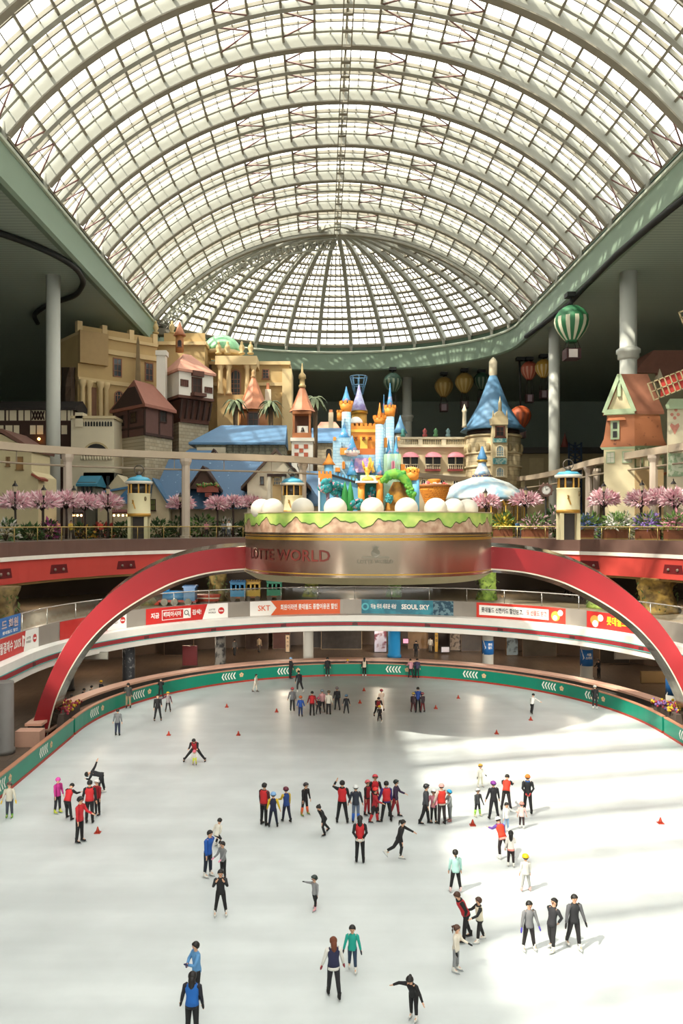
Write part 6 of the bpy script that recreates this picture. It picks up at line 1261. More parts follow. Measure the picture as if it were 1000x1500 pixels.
for i, (px, w_, d, lab, fl) in enumerate(((736, 26, 77, 'brown planter with yellow green plants nearest the podium', '#c9b23a'), (783, 36, 73, 'brown planter with leafy plants left of the right lantern kiosk', '#cfa8b0'), (852, 30, 69.5, 'brown planter with blue flowers right of the right lantern kiosk', '#6d83c0'), (901, 32, 66.5, 'brown planter with white flowers under the copper gabled house', '#dcd9d0'), (948, 30, 64.5, 'brown planter with purple flowers left of the windmill', '#8f74b8'), (992, 34, 62.5, 'brown planter at the right edge with pink flowers', '#d98fa0'))): planter(px, w_, d, lab, fl, 40+i)
def shrub(px, d, wpx, hpx, label, cols, seed, name='shrub'):
    p = W(px, 768, d); r = wpx/2*d/FPX; h = hpx*d/FPX; rnd = random.Random(seed); m = MB(); k = int(180+r*60); 
    blades(m, (p.x, p.y, ZD+h*.45), r, r*.7, h*.6, k, rnd, .5, .1, len(cols), -.75); root = empty(name, (p.x, p.y, ZD), label, 'shrub', 'shrubs and flower beds on the deck'); m.build('foliage', cols, root)
    m = MB()
    for i in range(5): a = 2*pi*i/5; m.tube([(p.x, p.y, ZD), (p.x+r*.4*cos(a), p.y+r*.4*sin(a), ZD+h*.5)], [.06, .03], 5)
    m.build('stem', M('#4a3a2c', .8), root)
DG = [M('#2f4526', .8, 0, .3, 3), M('#3f5a2e', .8, 0, .3, 3)]; WF, YF, MF, RF = M('#cfc9bf', .7), M('#c79a3a', .7), M('#a84a86', .7), M('#a83a34', .7)
for i, (px, d, w_, h_, lab, cols) in enumerate(((8, 61, 34, 40, 'white flowering bush at the left edge behind the gold railing', DG+[WF]), (45, 64, 30, 26, 'dark shrub between the two leftmost cherry trees', DG), (72, 67, 24, 34, 'magenta flowering bush below the tall white column', DG[:1]+[MF]), (118, 71, 36, 26, 'dark hedge with small lights right of the tall white column', DG+[YF]), (150, 74, 32, 26, 'dark hedge left of the cream lantern kiosk', DG+[RF]), (178, 74.5, 24, 30, 'dark hedge touching the left lantern kiosk', DG), (232, 76, 30, 32, 'dark green hedge right of the left lantern kiosk', DG), (262, 79, 34, 36, 'dark green hedge under the flower balcony', DG), (296, 80, 40, 42, 'tall green hedge below the dormer', DG+[M('#5c8a3a', .7)]), (332, 81, 32, 32, 'green hedge with flowers left of the podium', DG+[WF]), (358, 82, 20, 28, 'small green hedge touching the podium', DG),
        (722, 80, 22, 40, 'yellow green bush at the right end of the podium', [M('#8a8a3a', .7), M('#b8a84a', .7), DG[1]]), (742, 78, 20, 46, 'tall yellow flowering bush in front of the gold arches', [M('#8a9a3a', .7), YF, DG[1]]), (812, 75, 26, 60, 'pink and green bush behind the right lantern kiosk', DG+[PK1]), (866, 73, 30, 46, 'leafy bush with blue flowers right of the right lantern kiosk', GRN[:2]+[M('#7d8fc9', .7)]), (912, 71, 32, 50, 'spiky pale green bush below the copper gabled house', [GRN[1], M('#c9cfae', .7), WF]), (962, 69, 30, 36, 'yellow flowering bush below the windmill', GRN[:2]+[YF]))): shrub(px, d, w_, h_*.72, lab, cols, 70+i)
def palm(px, d, ycrown, wpx, ybase, label, seed):
    c = W(px, ycrown, d); zb = CZ-(ybase-PY)*d/FPX; r = wpx/2*d/FPX; rnd = random.Random(seed); root = empty('palm_tree', (c.x, c.y, zb), label, 'palm tree', 'palm trees above the hall roof')
    m = MB(); m.tube([(c.x, c.y, zb), (c.x+.1, c.y, (zb+c.z)/2), (c.x, c.y, c.z)], [.3, .26, .34], 9); m.build('trunk', M('#5c4a36', .9, 0, .3, 4), root); m = MB()
    for i in range(16):
        a = 2*pi*i/16+rnd.uniform(-.15, .15); up = rnd.uniform(.15, .7); pts = [c+Vector((cos(a)*r*t, sin(a)*r*t, r*up*1.6*t-r*1.5*t*t)) for t in (0, .25, .5, .75, 1)]; s = Vector((-sin(a), cos(a), 0))
        m.loft([[p-s*w_*r+Vector((0, 0, -w_*r*.5)), p, p+s*w_*r+Vector((0, 0, -w_*r*.5))] for p, w_ in zip(pts, (.04, .15, .16, .11, .01))], False, False, False)
    m.build('fronds', M('#6b7556', .7, 0, .25, 2), root)
palm(461, 97, 583, 40, 700, 'pale palm tree right of the bell tower', 1); palm(396, 99.5, 590, 40, 700, 'dark palm tree right of the copper turret', 2); palm(344, 101, 588, 40, 700, 'palm tree between the chalet and the copper turret', 3)
for i, (px, d, w_, lab, c1) in enumerate(((108, 77, 26, 'dark market stall with warm bulbs behind the cherry tree at left', '#3c2a28'), (180, 78, 30, 'dark market stall with red awning left of the lantern kiosk', '#5a2620'))):
    b = Bld('market_stall', px, d, lab, 'stall', 'dark market stalls'); h = w_/2
    b.put('counter', M('#4a352a', .7), px-h, px+h, 766, 790, 0, 2); m = MB(); m.prism([b.p(px-h-1, 752, -.6), b.p(px+h+1, 752, -.6), b.p(px+h+1, 748, 1.8), b.p(px-h-1, 748, 1.8)], (0, 0, .12)); m.build('awning', M(c1, .7), b.root); m = MB()
    for x in (-h, h):
        for o in (0, 1.7): p = b.p(px+x, 770, o); m.tube([(p.x, p.y, ZD), (p.x, p.y, b.z(749))], .05, 5)
    m.build('post', WOODD, b.root); m = MB()
    for j in range(5): m.ball(b.p(px-h+2+j*(w_-4)/4, 755, -.4), .11, None, None, 7, 5)
    m.build('warm_bulbs', GLOW('#ffb76a', 3), b.root)
# training cones on the ice
CONE = None
for px, py, lab in ((405, 1043, 'small red cone left of the row of children near the far boards'), (533, 1012, 'small red cone nearest the far boards in the middle of the ice'), (527, 1030, 'small red cone between the row of children and the bending coach'), (638, 1038, 'small red cone right of the adult in blue with two children'), (671, 1023, 'small red cone on the right part of the far ice'), (777, 1055, 'small red cone at the feet of the skater in a white top'), (727, 1075, 'small red cone in the shadow band right of centre'), (247, 1077, 'small red cone below the child in the yellow helmet'), (349, 1077, 'small red cone right of the crouching coach'), (332, 1036, 'small red cone at upper left of the ice'), (143, 1220, 'red cone beside the coaches group at left'), (967, 1206, 'red cone alone near the right edge of the ice'), (692, 1209, 'brown cone below the child in green socks'), (731, 1209, 'brown cone at the feet of the skater with a purple helmet')):
    p = G(px, py)
    if CONE is None:
        CONE = empty('training_cone', p, lab, 'cone', 'training cones on the ice'); m = MB(); m.lathe([(.1, .03), (.025, .26), (.015, .275)], (p.x, p.y, 0), 14); m.build('cone_body', M('#b5402c', .5, 0, .06), CONE); m = MB(); m.box((p.x-.13, p.y-.13, 0), (p.x+.13, p.y+.13, .035)); m.build('base_plate', M('#a83826', .5), CONE)
    else: dup(CONE, p, lab)
# ------------------------------------------------------------------ people
SKIN = M('#d9a98a', .6, 0, .05, 6); HAIRB = M('#1d1917', .5, 0, .2, 8); HAIRBR = M('#4a2f22', .5, 0, .2, 8); EYE = M('#191514', .3); MOUTH = M('#a85a55', .5); BLADE = M('#c9ccd0', .2, 1.0)
def C(h): return M(h, .75, 0, .08, 5)
def skin_obj(name, verts, edges, radii, mt, parent=None, loc=(0, 0, 0), rotz=0.0, sub=1):
    me = bpy.data.meshes.new(name); me.from_pydata([tuple(v) for v in verts], edges, []); o = bpy.data.objects.new(name, me); COL.objects.link(o)
    bm = bmesh.new(); bm.from_mesh(me); lay = bm.verts.layers.skin.verify(); bm.verts.ensure_lookup_table()
    for i, v in enumerate(bm.verts): v[lay].radius = radii[i] if isinstance(radii[i], tuple) else (radii[i], radii[i]); v[lay].use_root = (i == 0)
    bm.to_mesh(me); bm.free()
    md = o.modifiers.new('s', 'SKIN'); md.use_smooth_shade = True
    if sub: sd = o.modifiers.new('d', 'SUBSURF'); sd.levels = sub
    dg = bpy.context.evaluated_depsgraph_get(); nm = bpy.data.meshes.new_from_object(o.evaluated_get(dg)); o.modifiers.clear(); o.data = nm; bpy.data.meshes.remove(me); nm.name = name
    nm.materials.clear(); nm.materials.append(mt)
    for p in nm.polygons: p.use_smooth = True
    o.location = loc; o.rotation_euler.z = rotz
    if parent is not None: o.parent = parent
    return o
def ddir(p, a, s): p, a = radians(p), radians(a); return Vector((s*sin(a), -sin(p)*cos(a), -cos(p)*cos(a)))
POSE = {'stand': dict(), 'wide': dict(l=(0, 9, 2), r=(0, 9, 2)), 'walk': dict(l=(12, 3, 6), r=(-14, 3, 8)), 'glide': dict(l=(12, 2, 22), r=(-32, 6, 25), lean=14),
        'stride': dict(l=(24, 4, 40), r=(-24, 8, 18), lean=18), 'crouch': dict(l=(50, 6, 75), r=(38, 6, 80), lean=32), 'deep': dict(l=(30, 38, 30), r=(30, 38, 30), lean=42), 'bend': dict(l=(18, 6, 10), r=(6, 8, 8), lean=48, hl=-25), 'bow': dict(l=(16, 6, 14), r=(-8, 6, 6), lean=72, hl=-45), 'lean': dict(l=(6, 3, 6), r=(-4, 3, 6), lean=16), 'sit': dict(l=(84, 4, 84), r=(84, 6, 84), lean=6), 'back': dict(l=(8, 3, 4), r=(-6, 4, 14), lean=-10)}
ARM = {'down': (6, 9, 14, 6), 'out': (10, 62, 14, 66), 'low': (8, 17, 16, 14), 'fwd': (52, 8, 82, 4), 'hold': (34, 6, 72, 2), 'up': (172, 12, 168, 6), 'face': (58, 16, 152, -26), 'head': (100, 46, 176, -28), 'back': (-26, 14, -6, -34), 'fold': (30, 14, 78, -58), 'trail': (-32, 14, -26, 10), 'raise': (150, 20, 165, 10), 'side': (-10, 78, -6, 80)}
NPEOPLE = 0
def person(px, py, H, h, pose, la, ra, top, legs, label, sl=None, vest=None, head='short', hc=None, boot='#1b1a1a', sock=None, glove=None, hem=None, group='people on the ice', z=0.0, tilt=0, at=None, skates=True, width=1.0, hood=None, lean=None):
    """one figure: a continuous skinned body, clothing as its children"""
    global NPEOPLE; NPEOPLE += 1
    P = dict(l=(2, 3, 3), r=(-2, 3, 3), lean=3, hl=0); P.update(POSE[pose]); 
    if lean is not None: P['lean'] = lean
    kid = max(0.0, min(1.0, (1.62-H)/.6)); sg = .205-.0*kid
    Lt, Ls = H*(.245-.02*kid), H*(.235-.02*kid); hipw = H*.052*width; shw = H*(.108+.004*kid)*width; tor = H*(.30-.005*kid); hr = H*.062*(1+.38*kid); armU, armF = H*.165, H*.145
    ln, tl = radians(P['lean']), radians(tilt); up = Vector((sin(tl), -sin(ln)*cos(tl), cos(ln)*cos(tl))).normalized(); sd = Vector((cos(tl), 0, -sin(tl))); fw = up.cross(sd)*-1; fw = Vector((0, -1, 0))-up*Vector((0, -1, 0)).dot(up); fw.normalize()
    pel = Vector((0, 0, 0)); J = {}
    for k, s in (('l', 1), ('r', -1)):
        p_, a_, b_ = P[k]; hp = pel+Vector((s*hipw, 0, -.01*H)); kn = hp+ddir(p_, a_, s)*Lt; an = kn+ddir(p_-b_, a_, s)*Ls; J[k] = (hp, kn, an, p_-b_)
    sole = .045*H+(.05 if skates else .0)
    low = min(J['l'][2].z, J['r'][2].z); dz = sole-low
    gx = [J[k][2] for k in 'lr' if J[k][2].z < low+.06*H]; off = sum(gx, Vector())/len(gx)
    if pose == 'sit': off = Vector((0, 0, 0)); dz = .45+.08*H
    sh = Vector((-off.x, -off.y, dz))
    pel = pel+sh; J = {k: (a+sh, b+sh, c+sh, q) for k, (a, b, c, q) in J.items()}
    waist = pel+up*tor*.38; chest = pel+up*tor*.78; neck = pel+up*tor*1.08; hb = radians(P['hl']); hup = (up*cos(hb)+fw*-sin(hb)).normalized(); hfw = (fw*cos(hb)+up*sin(hb)).normalized()
    hc0 = neck+hup*(hr*1.25+.015*H)
    arms = {}
    for k, s, A_ in (('l', 1, la), ('r', -1, ra)):
        q = ARM[A_] if isinstance(A_, str) else A_; so = chest+up*tor*.14+sd*s*shw; e = so+ddir(q[0], q[1], s)*armU; w_ = e+ddir(q[2], q[3], s)*armF; arms[k] = (so, e, w_, (w_-e).normalized())
    # body: one skinned skeleton with fingers
    V, E, R = [], [], []
    def v(p, r, par=None):
        V.append(p); R.append(r); i = len(V)-1
        if par is not None: E.append((par, i))
        return i
    i0 = v(pel, H*.062); i1 = v(waist, H*.06, i0); i2 = v(chest, H*.066, i1); i3 = v(neck, H*.028, i2); i4 = v(hc0-hup*hr*.45, hr*.72, i3); i5 = v(hc0+hup*hr*.25, hr*.9, i4); i6 = v(hc0+hup*hr*.85, hr*.6, i5)
    v(hc0+hfw*hr*1.02-hup*hr*.15, hr*.13, i5)                      # nose
    for s in (1, -1): v(hc0+sd*s*hr*.98-hup*hr*.05, hr*.17, i5)     # ears
    for k in 'lr':
        hp, kn, an, q = J[k]; a = v(hp, H*.046, i0); b_ = v(kn, H*.031, a); c_ = v(an, H*.022, b_)
        fd = Vector((0, -1, 0)); v(an+fd*H*.085+Vector((0, 0, -H*.022)), H*.016, c_)
        so, e, w_, d = arms[k]; s = 1 if k == 'l' else -1
        a = v(so, H*.034, i2); b_ = v(e, H*.024, a); c_ = v(w_, H*.017, b_)
        side = d.cross(fw)
        if side.length < .2: side = d.cross(sd)
        side.normalize(); nrm = d.cross(side).normalized(); hl_ = H*.055; pm = v(w_+d*hl_*.75, H*.016, c_)
        for j, (o_, L_) in enumerate(((-1.1, .75), (-.35, .95), (.4, 1.0), (1.1, .85))):
            b0 = w_+d*hl_*1.0+side*o_*H*.0085; m1 = v(b0, H*.0062, pm); m2 = v(b0+d*hl_*.5*L_+nrm*H*.004, H*.0055, m1); v(b0+d*hl_*.85*L_+nrm*H*.014, H*.0048, m2)
        t1 = v(w_+d*hl_*.55-side*H*.018+nrm*H*.004, H*.0062, c_); v(w_+d*hl_*.9-side*H*.026+nrm*H*.01, H*.0055, t1)
    g = at if at is not None else G(px, py, z); g = Vector((g.x, g.y, z))
    q_ = Vector((g.x-RX, g.y-RY, 0))
    if at is None and g.y > RY and q_.length > 18.45: q_ *= 18.45/q_.length; g = Vector((RX+q_.x, RY+q_.y, z))
    if at is None and g.y <= RY: g.x = max(RX-18.45, g.x)
    rz = radians(h)
    body = skin_obj('person', V, E, R, C(glove) if False else SKIN, None, g, rz, 1); tag(body, label, 'person', group)
    def part(nm, mb, mt, par=body):
        me_o = mb.build(nm, mt, None, (0, 0, 0)); me_o.parent = par; return me_o
    def tors(mb, sc, t0, t1, extra=0.0):
        st = [(-.16, .098, .078), (-.02, .1, .08), (.2, .092, .072), (.4, .088, .07), (.62, .1, .076), (.82, .108, .078), (.95, .098, .066), (1.03, .06, .05), (1.09, .042, .042)]
        st = [q for q in st if t0 <= q[0] <= t1]; rings = []
        for t, rx, ry in st:
            c = pel+up*tor*t; fl = extra*(1 if t < 0 else 0)
            rings.append([c+sd*(cos(2*pi*i/14)*(rx*H*sc*width+fl))+fw*(sin(2*pi*i/14)*(ry*H*sc*width+fl)) for i in range(14)])
        mb.loft(rings, True, True, True)
    # trousers
    m = MB()
    st = []
    for t, rx, ry in ((-.3, .075, .066), (-.15, .09, .074), (.0, .093, .075), (.12, .09, .071)): c = pel+up*tor*t if t > 0 else pel+Vector((0, 0, tor*t*.6)); st.append([c+Vector((cos(2*pi*i/14)*rx*H*width, sin(2*pi*i/14)*ry*H, 0)) for i in range(14)])
    m.loft(st, True, True, True)
    for k in 'lr':
        hp, kn, an, q = J[k]; m.tube([hp+(hp-kn)*.04, hp.lerp(kn, .3), kn, kn.lerp(an, .35), an.lerp(kn, .06)], [H*.058, H*.055, H*.042, H*.04, H*.032], 10)
    part('trousers', m, C(legs))
    if sock:
        for k in 'lr': hp, kn, an, q = J[k]; m = MB(); m.tube([kn.lerp(an, .12), kn.lerp(an, .45), an], [H*.044, H*.044, H*.036], 10); part('sock', m, C(sock))
    # jacket
    m = MB(); tors(m, 1.0, -.2, 1.2, .008)
    part('jacket', m, C(top))
    for k in 'lr':
        so, e, w_, d = arms[k]; s = 1 if k == 'l' else -1; m = MB()
        m.tube([so-sd*s*H*.03+up*H*.005, so+(e-so)*.08, so.lerp(e, .5), e, e.lerp(w_, .5), w_-d*H*.004], [H*.046, H*.046, H*.037, H*.032, H*.028, H*.024], 10)
        part('sleeve', m, C(sl or top))
    if vest:
        m = MB(); tors(m, 1.09, -.02 if not hem else -.02, 1.05, .004); part('vest', m, C(vest))
    if hem:
        m = MB(); c0 = [pel+up*tor*t for t in (-.2, -.02)]; m.loft([[c+sd*(cos(2*pi*i/14)*H*.108)+fw*(sin(2*pi*i/14)*H*.09) for i in range(14)] for c in c0], True, True, True); part('shirt_hem', m, C(hem))
    if hood:
        m = MB(); c = neck-up*H*.012; m.loft([[c+(sd*cos(a)+fw*sin(a))*(H*.05+H*.018*cos(b_))+up*H*.018*sin(b_) for b_ in [2*pi*j/6 for j in range(6)]] for a in [2*pi*i/14 for i in range(15)]], True, False, True); part('collar', m, C(hood))
    if glove:
        for k in 'lr':
            so, e, w_, d = arms[k]; m = MB(); m.tube([w_-d*H*.012, w_+d*H*.03, w_+d*H*.07, w_+d*H*.105], [H*.021, H*.026, H*.025, H*.012], 8, True, True, .75); part('glove', m, C(glove))
    # skates or shoes
    for k in 'lr':
        hp, kn, an, q = J[k]; pt = radians(max(-55, min(35, q*.8))) if an.z > sole+.05*H else 0
        f = Vector((0, -cos(pt), sin(pt))); u = Vector((0, sin(pt), cos(pt))); x = Vector((1, 0, 0)); b0 = an-u*H*.045
        m = MB(); m.loft([[an+u*H*.06+x*cos(a)*H*.036+f*sin(a)*H*.038 for a in [2*pi*i/10 for i in range(10)]], [an+u*H*.005+x*cos(a)*H*.03+f*(sin(a)*H*.036) for a in [2*pi*i/10 for i in range(10)]], [b0+u*H*.022+x*cos(a)*H*.03+f*(sin(a)*H*.075+H*.035) for a in [2*pi*i/10 for i in range(10)]], [b0+x*cos(a)*H*.03+f*(sin(a)*H*.08+H*.035) for a in [2*pi*i/10 for i in range(10)]]], True, True, True)
        sk = part('skate' if skates else 'shoe', m, C(boot))
        if skates:
            m = MB(); a0 = b0+f*-.05*H-u*.05; m.prism([a0-x*.004, a0+f*H*.18-x*.004, a0+f*H*.2+u*.015-x*.004, a0+f*H*.18+u*.03-x*.004, a0+f*H*.17+u*.05-x*.004, a0+f*H*.13+u*.03-x*.004, a0+f*H*.04+u*.03-x*.004, a0+f*.0+u*.05-x*.004], x*.008); part('blade', m, BLADE, sk)
    # head: hair, hat or helmet; face
    hm = {'k': HAIRB, 'br': HAIRBR}.get(hc, None) or (C(hc) if hc else HAIRB)
    def cap(mb, k, lo, fwd=0.0, c=None, squash=1.0):
        c = hc0+hup*hr*.12 if c is None else c; rings = []
        for i in range(8):
            a = radians(lo+(90-lo)*i/7); rings.append([c+(sd*cos(b_)*1.0+hfw*(sin(b_)*1.04+fwd*0))*hr*k*max(cos(a), .02)+hup*hr*k*1.06*squash*sin(a)-hfw*hr*.06+(hup*hr*.9*max(0, sin(b_))**.6*max(0, 1-i/4) if lo < 0 else Vector()) for b_ in [2*pi*j/14 for j in range(14)]])
        mb.loft(rings, True, True, True)
    m = MB()
    if head in ('short', 'long', 'pony', 'bun'):
        cap(m, 1.1, -30)
        if head == 'long': m.tube([hc0+hup*hr*.2-hfw*hr*.45, hc0-hup*hr*.7-hfw*hr*.7, hc0-hup*hr*2.0-hfw*hr*.95, hc0-hup*hr*2.9-hfw*hr*.85], [hr*.85, hr*.9, hr*.75, hr*.25], 10)
        if head == 'pony': m.ball(hc0+hup*hr*.5-hfw*hr*1.1, hr*.3); m.tube([hc0+hup*hr*.5-hfw*hr*1.0, hc0+hup*hr*.2-hfw*hr*1.55, hc0-hup*hr*.9-hfw*hr*1.45, hc0-hup*hr*1.9-hfw*hr*1.25], [hr*.25, hr*.36, hr*.3, hr*.08], 8)
        if head == 'bun': m.ball(hc0+hup*hr*.75-hfw*hr*.85, hr*.45)
        part('hair', m, hm)
    else:
        cap(m, 1.07, -32); part('hair', m, HAIRB); m = MB()
        if head == 'helmet':
            cap(m, 1.32, -5); part('helmet', m, M(hc, .35, 0, .1, 3)); m = MB(); cap(m, 1.36, -5, 0, None, .12); 
            mm = MB(); c = hc0+hup*hr*.12; mm.loft([[c+(sd*cos(a)+hfw*sin(a))*hr*(1.34+.04*cos(b_))+hup*hr*.09*sin(b_)-hfw*hr*.06 for b_ in [2*pi*j/6 for j in range(6)]] for a in [2*pi*i/18 for i in range(19)]], True, False, True); part('helmet_rim', mm, DARK)
        else:
            cap(m, 1.2, 0); m.loft([[hc0+hup*hr*.15+(sd*cos(a)+hfw*sin(a))*hr*(1.2+.07*cos(b_))-hfw*hr*.06+hup*hr*.14*sin(b_) for b_ in [2*pi*j/6 for j in range(6)]] for a in [2*pi*i/16 for i in range(17)]], True, False, True); part('knit_hat', m, C(hc))
        
    for s in (1, -1):
        m = MB(); m.ball(hc0+hfw*hr*.9+sd*s*hr*.36+hup*hr*.08, hr*.12, hr*.1, hr*.08, 7, 5); part('eye', m, EYE)
    m = MB(); m.ball(hc0+hfw*hr*.8-hup*hr*.48, hr*.26, hr*.14, hr*.07, 8, 5); part('mouth', m, MOUTH)
    return body
K, KB, WT, RD, GY, NV = '#1c1b1d', '#26262a', '#dcd9d2', '#c0272c', '#6d6d70', '#232a45'
def foot_py(py): return py
